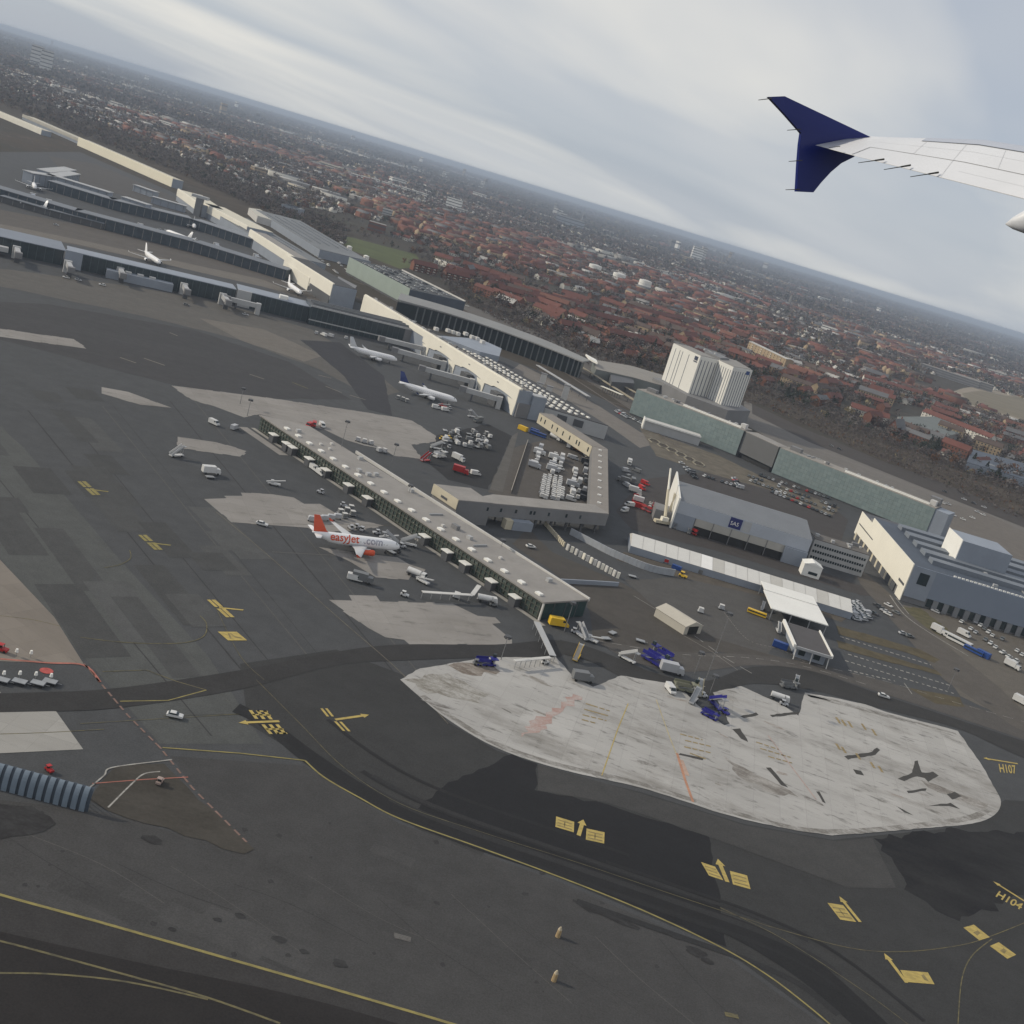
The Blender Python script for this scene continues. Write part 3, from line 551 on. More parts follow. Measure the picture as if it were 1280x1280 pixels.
def ground_text(body, P0, P1, P2, z=0.13, m=YEL):                   # lettering between the baseline start, baseline end and top of the first letter
    a = W(*P0); ex = W(*P1) - a; ey = W(*P2) - a
    me = text_mesh(body, 1.0, 0.0, True)
    xs = [v.co.x for v in me.vertices]; ys = [v.co.y for v in me.vertices]; x0, x1, y0, y1 = min(xs), max(xs), min(ys), max(ys)
    for v in me.vertices:
        p = a + ex * ((v.co.x - x0) / (x1 - x0)) + ey * ((v.co.y - y0) / (y1 - y0)); v.co = (p.x, p.y, z)
    me.materials.clear(); me.materials.append(m)
    o = bpy.data.objects.new('yellow_lettering', me); COL.objects.link(o); o['kind'] = 'structure'; return o
def strokes(n): return [[(i / n + 0.02, 0), ((i + 0.55) / n, 0), ((i + 0.55) / n, 1), (i / n + 0.02, 1)] for i in range(n)]
def panel(P0, P1, P2, marks=(), z=0.13):
    plot('yellow_panel', P0, P1, P2, [[(0, 0), (1, 0), (1, 1), (0, 1)]], YEL, z)
    if marks: plot('panel_marks', P0, P1, P2, marks, mat('panel_mark', (0.22, 0.175, 0.08), 0.9, 0.3, 1.0), z + 0.02)
bars = [[(0.10, 0.15), (0.9, 0.15), (0.9, 0.24), (0.10, 0.24)], [(0.10, 0.42), (0.86, 0.42), (0.86, 0.5), (0.10, 0.5)], [(0.12, 0.7), (0.9, 0.7), (0.9, 0.78), (0.12, 0.78)], [(0.45, 0.24), (0.52, 0.24), (0.52, 0.7), (0.45, 0.7)]]
panel((694, 1034), (717, 1041), (695, 1021), bars); panel((732, 1050), (755, 1055), (733, 1036), bars)
arrow((723, 1045), (729, 1025), 1.0)
panel((886, 1095), (904, 1101), (876, 1078), bars[:3]); panel((916, 1106), (938, 1112), (912, 1089), bars[:3])
arrow((909, 1103), (897, 1074), 1.1)
panel((1050, 1150), (1070, 1153), (1034, 1129), bars); arrow((1075, 1153), (1049, 1121), 0.9)
arrow((1133, 1229), (1105, 1192), 0.9); panel((1133, 1228), (1168, 1231), (1125, 1213), [[(0.7, 0.3), (0.85, 0.2), (0.8, 0.8), (0.68, 0.7)]])
panel((1224, 1176), (1237, 1172), (1204, 1160), [[(0.25, 0.3), (0.75, 0.4), (0.75, 0.6), (0.25, 0.55)]]); panel((1259, 1199), (1270, 1194), (1237, 1183), [[(0.25, 0.3), (0.75, 0.4), (0.75, 0.6), (0.25, 0.55)]])
panel((285, 801), (309, 801), (272, 790), [[(0.2, 0.2), (0.3, 0.2), (0.5, 0.8), (0.42, 0.8)], [(0.55, 0.3), (0.85, 0.2), (0.85, 0.35), (0.6, 0.5), (0.6, 0.8), (0.52, 0.8)]])
arrow((349, 902), (298, 904), 0.9)
for P in (((318, 899), (345, 900), (310, 888)), ((326, 906), (352, 906), (336, 918))):
    plot('yellow_lettering', P[0], P[1], P[2], strokes(3) + [[(0.05, 0.42), (0.9, 0.42), (0.9, 0.56), (0.05, 0.56)], [(0.4, 0.85), (0.9, 0.85), (0.9, 1), (0.4, 1)]], YEL, 0.13)
arrow((419, 900), (461, 894), 0.9)
for P in (((408, 896), (420, 896), (400, 886)), ((417, 902), (430, 903), (428, 914))):
    plot('yellow_lettering', P[0], P[1], P[2], strokes(2), YEL, 0.13)
for dx, dy, m_ in ((0, 0, YEL), (-86, -81, YEL_L), (-162, -148, YEL_L)):
    k = [1.0, 0.85, 0.78][(-dx + 40) // 80]
    a0 = W(274 + dx, 760 + dy).xy; b0 = W(274 + dx + 30 * k, 763 + dy).xy
    sheet('yellow_arrow', [a0 + Vector((0, -0.45)), b0 + Vector((0, -0.45)), b0 + Vector((0, 0.45)), a0 + Vector((0, 0.45))], 0.13, m_)
    plot('yellow_lettering', (258 + dx, 750 + dy), (268 + dx, 750 + dy), (258 + dx + 24 * k, 750 + dy + 22 * k), [[(0.05, 0), (0.45, 0), (0.45, 0.42), (0.05, 0.42)], [(0.6, 0), (1.1, 0), (1.1, 0.42), (0.6, 0.42)], [(0.05, 0.52), (0.5, 0.52), (0.5, 1), (0.05, 1)], [(0.62, 0.52), (1.1, 0.52), (1.1, 1), (0.62, 1)]], m_, 0.13)
arrow((1272, 955), (1229, 948), 0.85); ground_text('H107', (1250, 966), (1271, 968), (1248, 955))
arrow((1290, 1133), (1241, 1102), 0.75); ground_text('H104', (1244, 1121), (1275, 1138), (1249, 1114))
for (x, y, dx, dy) in ((150, 447, 20, 7), (180, 448, 26, 9), (212, 416, 10, 4), (312, 468, 18, 6), (398, 469, 16, 4), (407, 483, 20, 8), (437, 494, 20, 6), (365, 478, 20, 8), (380, 440, 15, 3)):
    line([(x, y), (x + dx, y + dy)], 1.2, YEL_W if x == 365 else mat('far_marking', (0.17, 0.155, 0.13), 0.9, 0.3, 0.2), sm=0, name='far_marking')
ribbon('yellow_lettering', px((906, 1268), (926, 1272)), 1.2, 0.13, YEL_W, None, (0.8, 0.3))
# ------------------------------------------------------------ airport buildings
class Fr:                                                           # a local frame on plan: u along, v to the left of u
    def __init__(s, o, ang): s.o = Vector((o[0], o[1])); s.a = ang; s.u = Vector((math.cos(ang), math.sin(ang))); s.v = Vector((-s.u.y, s.u.x))
    def p(s, u, v, z=0.0): q = s.o + s.u * u + s.v * v; return Vector((q.x, q.y, z))
    def q(s, *uv): return [s.o + s.u * a + s.v * b for a, b in uv]
    def rect(s, u0, u1, v0, v1): return s.q((u0, v0), (u1, v0), (u1, v1), (u0, v1))
def block(root, name, poly, z0, z1, m): b = MB(); b.prism(poly, z0, z1); return b.build(name, m, root)
def cen(poly): return Vector((sum(p[0] for p in poly) / len(poly), sum(p[1] for p in poly) / len(poly), 0))
def roofed(root, poly, z, m, over=0.0, th=0.5, name='roof'):
    c = cen(poly); q = [c.xy + (V2(p) - c.xy) * (1 + over) for p in poly]; return block(root, name, q, z + 0.003, z + th, m)
def row(root, name, size, m, fr, us, v, z, rot=0.0, **k):
    me = box_mesh(name, size, m, True); off = parent_loc(root)
    return [inst(name, me, root, fr.p(u, v, z) - off, fr.a + rot) for u in us]
def lin(a, b, n): return [a + (b - a) * i / (n - 1) for i in range(n)] if n > 1 else [a]

# --- the low pier with the glazed long side
F1 = Fr((19.5, 373.2), math.atan2(506.6 - 373.2, -142.5))           # u runs away along the glazed side, -v is the roof side
t = thing('passenger_pier', 'long low pier with flat grey roof, glazed side and a row of roof lights', 'airport pier', F1.p(95, -12))
outer = F1.q((0, 0), (195, 0), (183, -20), (0, -23.4))
F1.q
block(t, 'wall', F1.q((0.6, -0.6), (194, -0.6), (182, -19.6), (0.6, -22.8)), 0, 6.4, GLASS_G)
roofed(t, outer, 6.4, GREY_R, 0, 0.6)
block(t, 'parapet', F1.rect(0, 150, -23.8, -23.2), 6.3, 7.6, WHITE_D)
block(t, 'end_glazing', F1.rect(0.15, 0.55, -22.9, -0.8), 0.3, 6.2, glassy('green_end_glass', (0.03, 0.055, 0.055)))
block(t, 'corner_post', F1.rect(-0.1, 0.5, -0.75, -0.1), 0, 6.39, WHITE_D)
row(t, 'mullion', (0.35, 0.35, 6.1), mat('olive_steel', (0.085, 0.09, 0.075), 0.5, 0.1, 0.5), F1, lin(1.5, 192, 84), -0.45, 0.2)
for z in (0.5, 2.3, 4.2, 5.8): block(t, 'rail', F1.rect(0.8, 193, -0.5, -0.16), z, z + 0.22, mat('olive_steel', (0.085, 0.09, 0.075)))
row(t, 'end_mullion', (0.2, 0.2, 5.9), GREY_D, F1, [0.05], -6, 0.3); row(t, 'end_mullion', (0.2, 0.2, 5.9), GREY_D, F1, [0.05], -12, 0.3); row(t, 'end_mullion', (0.2, 0.2, 5.9), GREY_D, F1, [0.05], -18, 0.3)
for u in lin(6, 176, 19):
    o = MB().box((0, 0, 0.35), (2.6, 1.9, 0.7)).build('roof_light', WHITE, t, off=(0, 0, 0)); o.location = F1.p(u, -3.2, 7.0) - parent_loc(t); o.rotation_euler.z = F1.a
ent = [(340, 543), (356, 554), (365, 559), (385, 573), (406, 587), (435, 606), (459, 622), (531, 670), (559, 689), (581, 704), (612, 726), (640, 746)]
for e in ent:
    p = W(*e, 3.4); u = (p.xy - F1.o).dot(F1.u)
    o = block(t, 'entrance_box', F1.rect(u - 1.7, u + 1.7, 0.0, 2.6), 0.0, 3.3, GREY_D); block(o, 'canopy', F1.rect(u - 2.1, u + 2.1, -0.1, 3.1), 3.303, 3.7, WHITE)
sheet('pier_walkway', F1.rect(-4, 196, 0.1, 2.2), 0.14, mat('pale_paving', (0.30, 0.285, 0.26), 0.9, 0.2, 0.3)); sheet('walkway', F1.rect(160, 196, 4, 8.5), 0.16, C_TAN)
def strip(name, pts, w, h, m, label, cat):
    b = MB(); P = [W(*p).xy for p in pts]
    for a, c in zip(P[:-1], P[1:]):
        d = (c - a); b.box((*((a + c) / 2), h / 2), (d.length + w * 0.5, w, h), math.atan2(d.y, d.x))
    return tag(b.build(name, m), label, cat)
t = thing('covered_walkway', 'white roofed walkway leading from the end of the low pier', 'walkway', W(682, 802))
a, b_ = W(671, 778, 2.6).xy, W(691, 820, 2.6).xy; fr = Fr(a, math.atan2((b_ - a).y, (b_ - a).x)); L_ = (b_ - a).length
block(t, 'roof', fr.rect(0, L_, -1.1, 1.1), 2.6, 2.85, GREY_L); row(t, 'post', (0.18, 0.18, 2.6), STEEL, fr, lin(0.6, L_ - 0.6, 6), 0.9, 0); row(t, 'post', (0.18, 0.18, 2.6), STEEL, fr, lin(0.6, L_ - 0.6, 6), -0.9, 0)
t = thing('covered_walkway', 'white walkway with a bend running along the apron edge beside the glazed pier', 'walkway', W(570, 742))
P = [W(x, y, 2.6).xy for x, y in ((528, 740), (590, 744), (599, 732))]
for a, b_ in zip(P[:-1], P[1:]):
    fr = Fr(a, math.atan2((b_ - a).y, (b_ - a).x)); L_ = (b_ - a).length
    block(t, 'roof', fr.rect(0, L_, -0.8, 0.8), 2.6, 2.8, WHITE_D); row(t, 'post', (0.15, 0.15, 2.6), STEEL, fr, lin(0.5, L_ - 0.5, 6), 0.6, 0)
t = thing('covered_walkway', 'pale walkway with railing posts on the edge of the concrete stand', 'walkway', W(665, 826))
P = [W(x, y, 2.6).xy for x, y in ((643, 826), (688, 822))]; fr = Fr(P[0], math.atan2((P[1] - P[0]).y, (P[1] - P[0]).x)); L_ = (P[1] - P[0]).length
block(t, 'roof', fr.rect(0, L_, -0.7, 0.7), 2.6, 2.8, WHITE_D); row(t, 'post', (0.15, 0.15, 2.6), STEEL, fr, lin(0.3, L_ - 0.3, 8), -0.6, 0)

# --- elevated corridor in three arms around the vehicle yard
t = thing('pier_hub', 'cream and dark block where the elevated corridor meets the low pier', 'airport building', (-20, 462, 0))
HB = [(-34.5, 467.5), (-22.1, 454.5), (-9, 465), (-20, 478)]
block(t, 'wall', HB, 0, 10, GREY_M); block(t, 'cream_wall', [(-34.7, 467.2), (-22.3, 454.2), (-22.5, 454.0), (-35.0, 467.0)], 6.0, 10.4, CREAM2); roofed(t, HB, 10, GREY_R, 0, 0.35)
block(t, 'louvre', [(-30.2, 462.1), (-27.2, 459.0), (-27.35, 458.85), (-30.35, 461.95)], 7.2, 8.2, GREY_D)
t = thing('elevated_corridor', 'raised grey corridor on columns bending round the yard of white vans', 'airport building', (36, 560, 0))
def arm(pts, z0, z1, wm, rm):
    block(t, 'wall', pts, z0, z1, wm); roofed(t, pts, z1, rm, 0.0, 0.4)
arm([(-21.9, 454.9), (42.4, 506.0), (35.5, 514.5), (-10.0, 479.5)], 4.2, 9.8, GREY_M, GREY_R)
arm([(42.2, 506.4), (42.2, 650), (33.2, 646), (33.2, 512.5)], 4.2, 9.7, GREY_M, mat('brown_roof', (0.235, 0.215, 0.195), 0.85, 0.1, 0.1))
arm([(42.0, 650.4), (33.0, 646.4), (-1.5, 699), (6.5, 706)], 3.5, 9.75, CREAM2, mat('brown_roof', (0.235, 0.215, 0.195)))
Fa = Fr((-21.9, 454.9), math.atan2(51.1, 64.3))
row(t, 'column', (0.9, 0.9, 4.2), GREY_D, Fa, lin(26, 78, 7), 1.5, 0); row(t, 'column', (0.9, 0.9, 4.2), GREY_D, Fa, lin(26, 76, 7), 8, 0)
row(t, 'window', (1.0, 0.15, 1.6), GLASS_D, Fa, [8, 9.6, 15, 22, 30, 38, 40, 48, 58, 66], -0.06, 6.6)
Fb = Fr((33.0, 646.4), math.atan2(52.6, -34.5)); row(t, 'window', (0.9, 0.2, 2.6), GLASS_D, Fb, [3, 13, 16, 24, 32, 39, 45, 54, 59], 0.08, 5.6)
for y in lin(520, 640, 9): inst('roof_light', box_mesh('roof_light', (1.8, 1.3, 0.5), WHITE, True), t, Vector((37.6, y, 10.1)) - parent_loc(t))
for y in lin(525, 640, 8): block(t, 'column', [(33.6, y), (34.4, y), (34.4, y + 0.8), (33.6, y + 0.8)], 0, 4.2, GREY_D); block(t, 'column', [(41, y), (41.8, y), (41.8, y + 0.8), (41, y + 0.8)], 0, 4.2, GREY_D)
t = thing('site_cabin', 'blue-grey cabin with cream end standing under the raised corridor', 'cabin', W(650, 658)); fr = Fr(W(632, 662).xy, R(33)); 
block(t, 'body', fr.rect(3, 13, 0, 4), 0, 4, GREY_B); block(t, 'end', fr.rect(-0.5, 2.9, 0.3, 3.7), 0, 4.2, CREAM2)

# --- long terminal with the cream wall
U = R(124.0); FT = Fr((-17.0, 716.0), U); TZ = 17.5                  # v>0 is toward the apron
t = thing('terminal', 'long terminal with a cream wall on legs and jet bridge bays below', 'terminal', FT.p(120, 0))
def arch_band(root, u0, u1, z1, bays):                              # upper wall whose lower edge hangs in shallow lobes
    n = 60; top = []; bot = []
    for i in range(n + 1):
        u = u0 + (u1 - u0) * i / n; k = (u - u0) / (u1 - u0) * bays; s = abs(math.sin(math.pi * k)); bot.append((u, 8.2 + 2.4 * s ** 0.6 * (1 if (k % 1) < 0.75 else 0.6)))
    b = MB(); v0, v1 = 0.0, 0.6
    vs = []
    for (u, z) in bot: vs += [FT.p(u, v1, z), FT.p(u, v1, z1), FT.p(u, v0, z), FT.p(u, v0, z1)]
    fs = []
    for i in range(n):
        a = 4 * i; c = a + 4; fs += [(a, a + 1, c + 1, c), (a + 2, c + 2, c + 3, a + 3), (a, c, c + 2, a + 2), (a + 1, a + 3, c + 3, c + 1)]
    fs += [(0, 2, 3, 1), (4 * n, 4 * n + 1, 4 * n + 3, 4 * n + 2)]
    b.add(vs, fs); return b.build('cream_wall', CREAM, root)
arch_band(t, 0.5, 146, TZ, 3.25)
block(t, 'core', FT.rect(1, 266, -9, -0.1), 0, 16.5, GREY_B)
block(t, 'end_wall', FT.rect(0, 0.9, -9.5, 0.2), 0, 17.2, GREY_B)
block(t, 'fascia', FT.rect(0, 266, -1.6, -0.05), 16.6, 18.2, CREAM)
block(t, 'roof_gutter', FT.rect(0.5, 266, -4.4, -1.65), 16.55, 17.3, ROOF_D)
roofed(t, FT.rect(1, 266, -9, -4.45), 16.5, mat('roof_tan', (0.20, 0.185, 0.165), 0.9, 0.2, 0.1), 0, 0.5)
block(t, 'cream_wall', FT.rect(192, 266, 0, 0.6), 3.5, TZ, CREAM)
block(t, 'fascia_band', FT.rect(146.2, 191.8, -0.04, 0.5), 13.5, TZ, CREAM)
for u in (1.2, 45, 90, 134):
    b = MB(); b.add([FT.p(u, .55, 0), FT.p(u + 1.5, .55, 0), FT.p(u + 11, .55, 9.2), FT.p(u - 0.8, .55, 9.2), FT.p(u, -.6, 0), FT.p(u + 1.5, -.6, 0), FT.p(u + 11, -.6, 9.2), FT.p(u - 0.8, -.6, 9.2)],
                    [(0, 1, 2, 3), (7, 6, 5, 4), (0, 4, 5, 1), (1, 5, 6, 2), (2, 6, 7, 3), (3, 7, 4, 0)]); b.build('leg', CREAM, t)
for u in (16, 60, 104): block(t, 'lift_shaft', FT.rect(u, u + 9, 0.7, 6), 0, 9, GREY_D)
for u in (20, 62, 108): inst('louvre', box_mesh('louvre', (2.4, 0.1, 0.8), GREY_M, True), t, FT.p(u + 8, 0.62, 13.6) - parent_loc(t), FT.a)
t2 = thing('terminal_end_block', 'blue-grey plain block closing the near end of the cream terminal', 'terminal', FT.p(-4, -12))
block(t2, 'wall', FT.rect(-2, 6, -20, -9.7), 0, 15.0, GREY_B); block(t2, 'wall', FT.rect(-1.6, -0.1, -9.6, -0.5), 0, 9.0, GREY_M); roofed(t2, FT.rect(-2, 6, -20, -9.7), 15, GREY_L, 0, 0.4)
# hall with rows of roof lights
t = thing('terminal_hall', 'dark flat hall roof with rows of white roof lights beside the cream terminal', 'terminal', FT.p(80, -35))
HQ = FT.q((-20, -61), (-8, -20.4), (6.4, -20.4), (6.4, -9.4), (186, -9.4), (165, -40), (150, -61))
HP = FT.q((-23, -57), (-1, -21), (6.3, -20.3), (6.3, -9.3), (190, -9.3), (190, -35), (120, -57))
block(t, 'wall', HP, 0, 9.0, GREY_L); roofed(t, HP, 9.0, ROOF_D, 0.0, 0.4)
Fe = Fr(FT.p(-23, -57).xy, math.atan2(*((FT.p(-1, -21) - FT.p(-23, -57)).xy.yx)))
row(t, 'doorway', (6.5, 0.4, 4.5), GREY_D, Fe, [19, 30], 0.12, 3.0)
for v, u0, u1 in ((-15, 8, 186), (-19, 10, 186), (-27, 2, 186), (-31, 0, 186), (-38, -4, 170), (-42, -6, 160), (-49, -10, 140)):
    row(t, 'roof_light', (3.0, 1.5, 0.7), WHITE, FT, lin(u0, u1, int((u1 - u0) / 6.2)), v, 9.4)
# roof plant on the far hall
t = thing('terminal_roof_block', 'pale blue-grey roof block with white plant units behind the cream terminal', 'terminal', W(600, 440))
Q = [W(548, 420, 12).xy, W(600, 424, 12).xy, W(627, 436, 12).xy, W(624, 446, 12).xy, W(600, 440, 12).xy]
block(t, 'wall', Q, 0, 12, GREY_B); roofed(t, Q, 12, GREY_B, 0, 0.3)
for (x, y) in ((560, 414), (566, 416), (572, 418), (582, 418), (590, 422), (596, 424), (603, 428), (545, 412)):
    p = W(x, y, 13); inst('roof_unit', box_mesh('roof_unit', (4, 3, 2.5), WHITE_D, True), t, Vector((p.x, p.y, 12.3)) - parent_loc(t), U)

# --- far terminal segments along the same front
def seg(name, label, top, zt, zb, depth, m, roofm, extra=None):
    a, b2 = W(*top[0], zt), W(*top[1], zt); fr = Fr(a.xy, math.atan2(b2.y - a.y, b2.x - a.x)); L2 = (b2.xy - a.xy).length
    t_ = thing(name, label, 'terminal', fr.p(L2 / 2, 0)); s = -1 if fr.v.dot(Vector((0.6, 0.8))) < 0 else 1
    block(t_, 'core', fr.rect(0.2, L2 - 0.2, 0.5 * s, depth * s), 0, zt - 0.5, GREY_B)
    block(t_, 'cream_wall', fr.rect(0, L2, 0, 0.45 * s), zb, zt, m); roofed(t_, fr.rect(0.2, L2 - 0.2, 0.5 * s, depth * s), zt - 0.5, roofm, 0, 0.3)
    block(t_, 'fascia', fr.rect(0, L2, 0.5 * s, 1.6 * s), zt - 0.15, zt + 0.7, m)
    return t_, fr, L2, s
t, fr, L2, s = seg('terminal_wing', 'cream wall segment of the terminal standing above the far apron with white tailed plane', [(416, 355), (357, 318)], 18, 5, 22, CREAM, ROOF_D)
block(t, 'dark_base', fr.rect(0, L2 * 0.4, -0.3 * s, -0.05 * s), 0, 8, GREY_D); block(t, 'lower_wall', fr.rect(L2 * 0.42, L2 * 0.93, -0.4 * s, -0.1 * s), 1, 12, CREAM)
seg('terminal_wing', 'narrow cream band of terminal wall running toward the distant piers', [(372, 325), (312, 287)], 16, 9, 18, CREAM, GREY_R)
t, fr, L2, s = seg('terminal_wing', 'broad pale sloping roof section of the terminal beside the control cab', [(309, 283), (250, 252)], 14, 6, 30, CREAM, mat('pale_roof', (0.62, 0.58, 0.47), 0.6, 0.06, 0.05))
seg('terminal_wing', 'pale terminal roof end next to the bright long wall', [(247, 254), (222, 236)], 14, 6, 30, CREAM, mat('pale_roof', (0.62, 0.58, 0.47)))
t, fr, L2, s = seg('terminal_wing', 'bright cream windowless wall of the farthest terminal range', [(216, 223), (98, 172)], 12, 0.5, 16, mat('bright_cream', (0.80, 0.75, 0.60), 0.5, 0.03, 0.03), mat('pale_roof2', (0.50, 0.47, 0.39), 0.7, 0.1, 0.05))
seg('terminal_wing', 'distant cream wall beyond the gap in the terminal front', [(52, 162), (-30, 128)], 8, 0.5, 16, CREAM, mat('pale_roof2', (0.50, 0.47, 0.39)))
t, fr, L2, s = seg('terminal_wing', 'low pale hangar range behind the distant cream wall', [(104, 176), (28, 143)], 8, 4, 20, mat('pale_grey_far', (0.42, 0.40, 0.35), 0.7, 0.1, 0.05), mat('pale_roof2', (0.50, 0.47, 0.39)))
t = thing('terminal_link', 'dark glazed link between two cream terminal segments', 'terminal', W(430, 375)); Q = [W(414, 362, 10).xy, W(438, 372, 10).xy, W(445, 362, 10).xy, W(422, 350, 10).xy]
block(t, 'wall', Q, 0, 13, GREY_D); roofed(t, Q, 13, GREY_M, 0, 0.4)
t = thing('control_cab', 'grey concrete stair tower at the joint of the far terminal', 'tower', W(246, 268)); c = W(246, 270).xy
block(t, 'shaft', [c + Vector(q) for q in ((-3.5, -3.5), (3.5, -3.5), (3.5, 3.5), (-3.5, 3.5))], 0, 20, GREY_M); block(t, 'cab', [c + Vector(q) for q in ((-9, -4.5), (9, -4.5), (9, 4.5), (-9, 4.5))], 20.003, 23, GREY_L)

# --- glass pier running to the west
U2 = R(26.0)
def pier(name, label, a, b2, w, h, wall, roof, z0=0.0, panels=0, pm=None, over=0.0):
    a = V2(a); b2 = V2(b2); fr = Fr(a, math.atan2((b2 - a).y, (b2 - a).x)); L2 = (b2 - a).length
    t_ = thing(name, label, 'airport pier', fr.p(L2 / 2, w / 2)); block(t_, 'wall', fr.rect(0, L2, 0, w), z0, h, wall); roofed(t_, fr.rect(-over, L2 + over, -over, w + over), h, roof, 0, 0.5)
    if panels:
        row(t_, 'mullion', (0.3, 0.25, h - z0 - 0.4), pm or GREY_M, fr, lin(1, L2 - 1, panels), -0.1, z0 + 0.2)
    return t_, fr, L2
t, fr, L2 = pier('glass_pier', 'dark glass pier hall joining the cream terminal', (-181, 824), (-107, 856), 26, 13.5, glassy('pier_glass', (0.034, 0.048, 0.056)), GREY_D, 0, 20, mat('teal_steel', (0.07, 0.095, 0.10)))
block(t, 'eaves', fr.rect(-0.5, L2 + 0.5, -0.8, -0.1), 13.0, 14.1, GREY_L); block(t, 'base_band', fr.rect(0, L2, -0.35, -0.05), 3.2, 4.0, GREY_L)
block(t, 'end_wall', fr.rect(L2 - 9, L2 - 0.1, -0.5, -0.15), 0, 12.9, GREY_M)
for v in (6, 12, 18): block(t, 'roof_rib', fr.rect(2, L2 - 4, v, v + 1.2), 14.0, 15.2, mat('rib', (0.16, 0.17, 0.18)))
t, fr, L2 = pier('glass_pier', 'middle dark glass section of the west pier with pale roof edge', (-232, 812), (-183, 830), 24, 11, glassy('pier_glass', (0.034, 0.048, 0.056)), GREY_B, 0, 14, mat('teal_steel', (0.07, 0.095, 0.10)))
block(t, 'pale_block', fr.rect(0, 10, -2, -0.1), 0, 11.6, GREY_L); block(t, 'roof_unit', fr.rect(30, 36, 4, 10), 11.6, 14, WHITE)
t, fr, L2 = pier('glass_pier', 'long blue-grey roofed stretch of the west pier', (-335, 762), (-233, 812), 20, 10.5, glassy('pier_glass', (0.034, 0.048, 0.056)), GREY_B, 0, 24, mat('teal_steel', (0.07, 0.095, 0.10)))
block(t, 'corner_block', fr.rect(-1, 10, -3, -0.1), 0, 11.5, GREY_B); block(t, 'annex', fr.rect(26, 70, -8, -0.3), 0, 5.5, GREY_B)
for u in (38, 46, 54): block(t, 'annex_roof_unit', fr.rect(u, u + 4, -6, -2), 5.5, 6.8, GREY_L)
t, fr, L2 = pier('glass_pier', 'widest roofed head of the west pier with plain blue roof', (-460, 690), (-337, 762), 34, 10, glassy('pier_glass', (0.034, 0.048, 0.056)), mat('blue_roof', (0.20, 0.225, 0.27), 0.6, 0.08, 0.06), 0, 28, mat('teal_steel', (0.07, 0.095, 0.10)), 1.0)
block(t, 'bridge_roof', fr.rect(60, 108, -14, -8), 3, 6, GREY_L)
def jetbridge(label, a, b2, z=4.6, cab=True, m=GREY_L):
    a = V2(a); b2 = V2(b2); fr = Fr(a, math.atan2((b2 - a).y, (b2 - a).x)); L2 = (b2 - a).length
    t_ = thing('jet_bridge', label, 'jet bridge', fr.p(L2, 0), 'jet bridges along the terminal')
    block(t_, 'tunnel', fr.rect(0, L2, -1.5, 1.5), z, z + 3.0, m); block(t_, 'cab', fr.rect(L2 + 0.02, L2 + 4.5, -2.2, 2.2), z - 0.3, z + 3.3, GREY_M)
    block(t_, 'rotunda', fr.rect(-3.2, -0.02, -2.4, 2.4), 0, z + 3.4, GREY_L); block(t_, 'support', fr.rect(L2 - 5, L2 - 3.8, -1.6, 1.6), 0, z - 0.003, GREY_D)
    return t_
jetbridge('pale jet bridge reaching toward the nose of the plain white jet', FT.p(140, 2), FT.p(146, 30)); jetbridge('jet bridge between the two parked jets with lattice support', FT.p(98, 6), FT.p(112, 34))
jetbridge('jet bridge docked at the jet with the blue tail', FT.p(54, 6), FT.p(66, 34)); jetbridge('short jet bridge beside the end bay of the cream wall', FT.p(14, 6), FT.p(24, 24))
for i, (x, y, ang) in enumerate(((20, 327, -60), (85, 345, -60), (150, 352, -62), (230, 372, -64), (280, 385, -62), (300, 388, 200))):
    p = W(x, y).xy; d = Vector((math.cos(R(ang)), math.sin(R(ang)))); jetbridge('pale jet bridge stub on the apron side of the west pier', p - d * 10, p + d * 8)
# --- the two piers behind
FARG = glassy('far_glass', (0.055, 0.072, 0.090))
def polypier(name, label, pts, w, h, wall, roof, z=None):
    P = [W(x, y, h).xy for x, y in pts]; t_ = thing(name, label, 'airport pier', (*P[len(P) // 2], 0))
    for a, c in zip(P[:-1], P[1:]):
        fr = Fr(a, math.atan2((c - a).y, (c - a).x)); L2 = (c - a).length
        block(t_, 'wall', fr.rect(0, L2, 0, w), 0, h, wall); roofed(t_, fr.rect(-0.4, L2 + 0.3, -1, w + 1), h, roof, 0, 0.6)
        row(t_, 'mullion', (0.5, 0.3, h - 1), GREY_M, fr, lin(2, L2 - 2, max(2, int(L2 / 7))), -0.12, 0.4)
    return t_
FARB = mat('far_blue_roof', (0.17, 0.185, 0.21), 0.7, 0.12, 0.04)
polypier('far_pier', 'second pier back with flat blue-grey roof across the far apron', [(-60, 219), (94, 264), (240, 302), (358, 338)], 20, 9, FARG, FARB)
polypier('far_pier', 'third pier back with pale roof strips toward the terminal', [(60, 226), (140, 250), (240, 274), (318, 300)], 18, 9, FARG, mat('far_roof2', (0.22, 0.235, 0.26), 0.7, 0.12, 0.04))
polypier('far_pier', 'lighter annex roof on the third pier', [(70, 221), (136, 241)], 10, 12, GREY_B, GREY_L); polypier('far_pier', 'pale roof strip halfway along the third pier', [(152, 246), (183, 256)], 10, 12, GREY_B, GREY_L)
polypier('far_pier', 'left arm of the pier head shaped like a fork', [(41, 217), (74, 222)], 12, 11, GREY_B, GREY_L); polypier('far_pier', 'upper arm of the pier head shaped like a fork', [(62, 216), (95, 213)], 12, 11, GREY_B, GREY_L)
polypier('far_pier', 'lower arm of the pier head shaped like a fork', [(70, 222), (100, 218)], 10, 11, GREY_B, GREY_L)
polypier('far_pier', 'thin pale shed on the farthest apron', [(190, 246), (232, 258)], 8, 7, GREY_B, GREY_L); polypier('far_pier', 'short pale shed near the third pier', [(167, 231), (193, 240)], 8, 7, GREY_B, GREY_L)
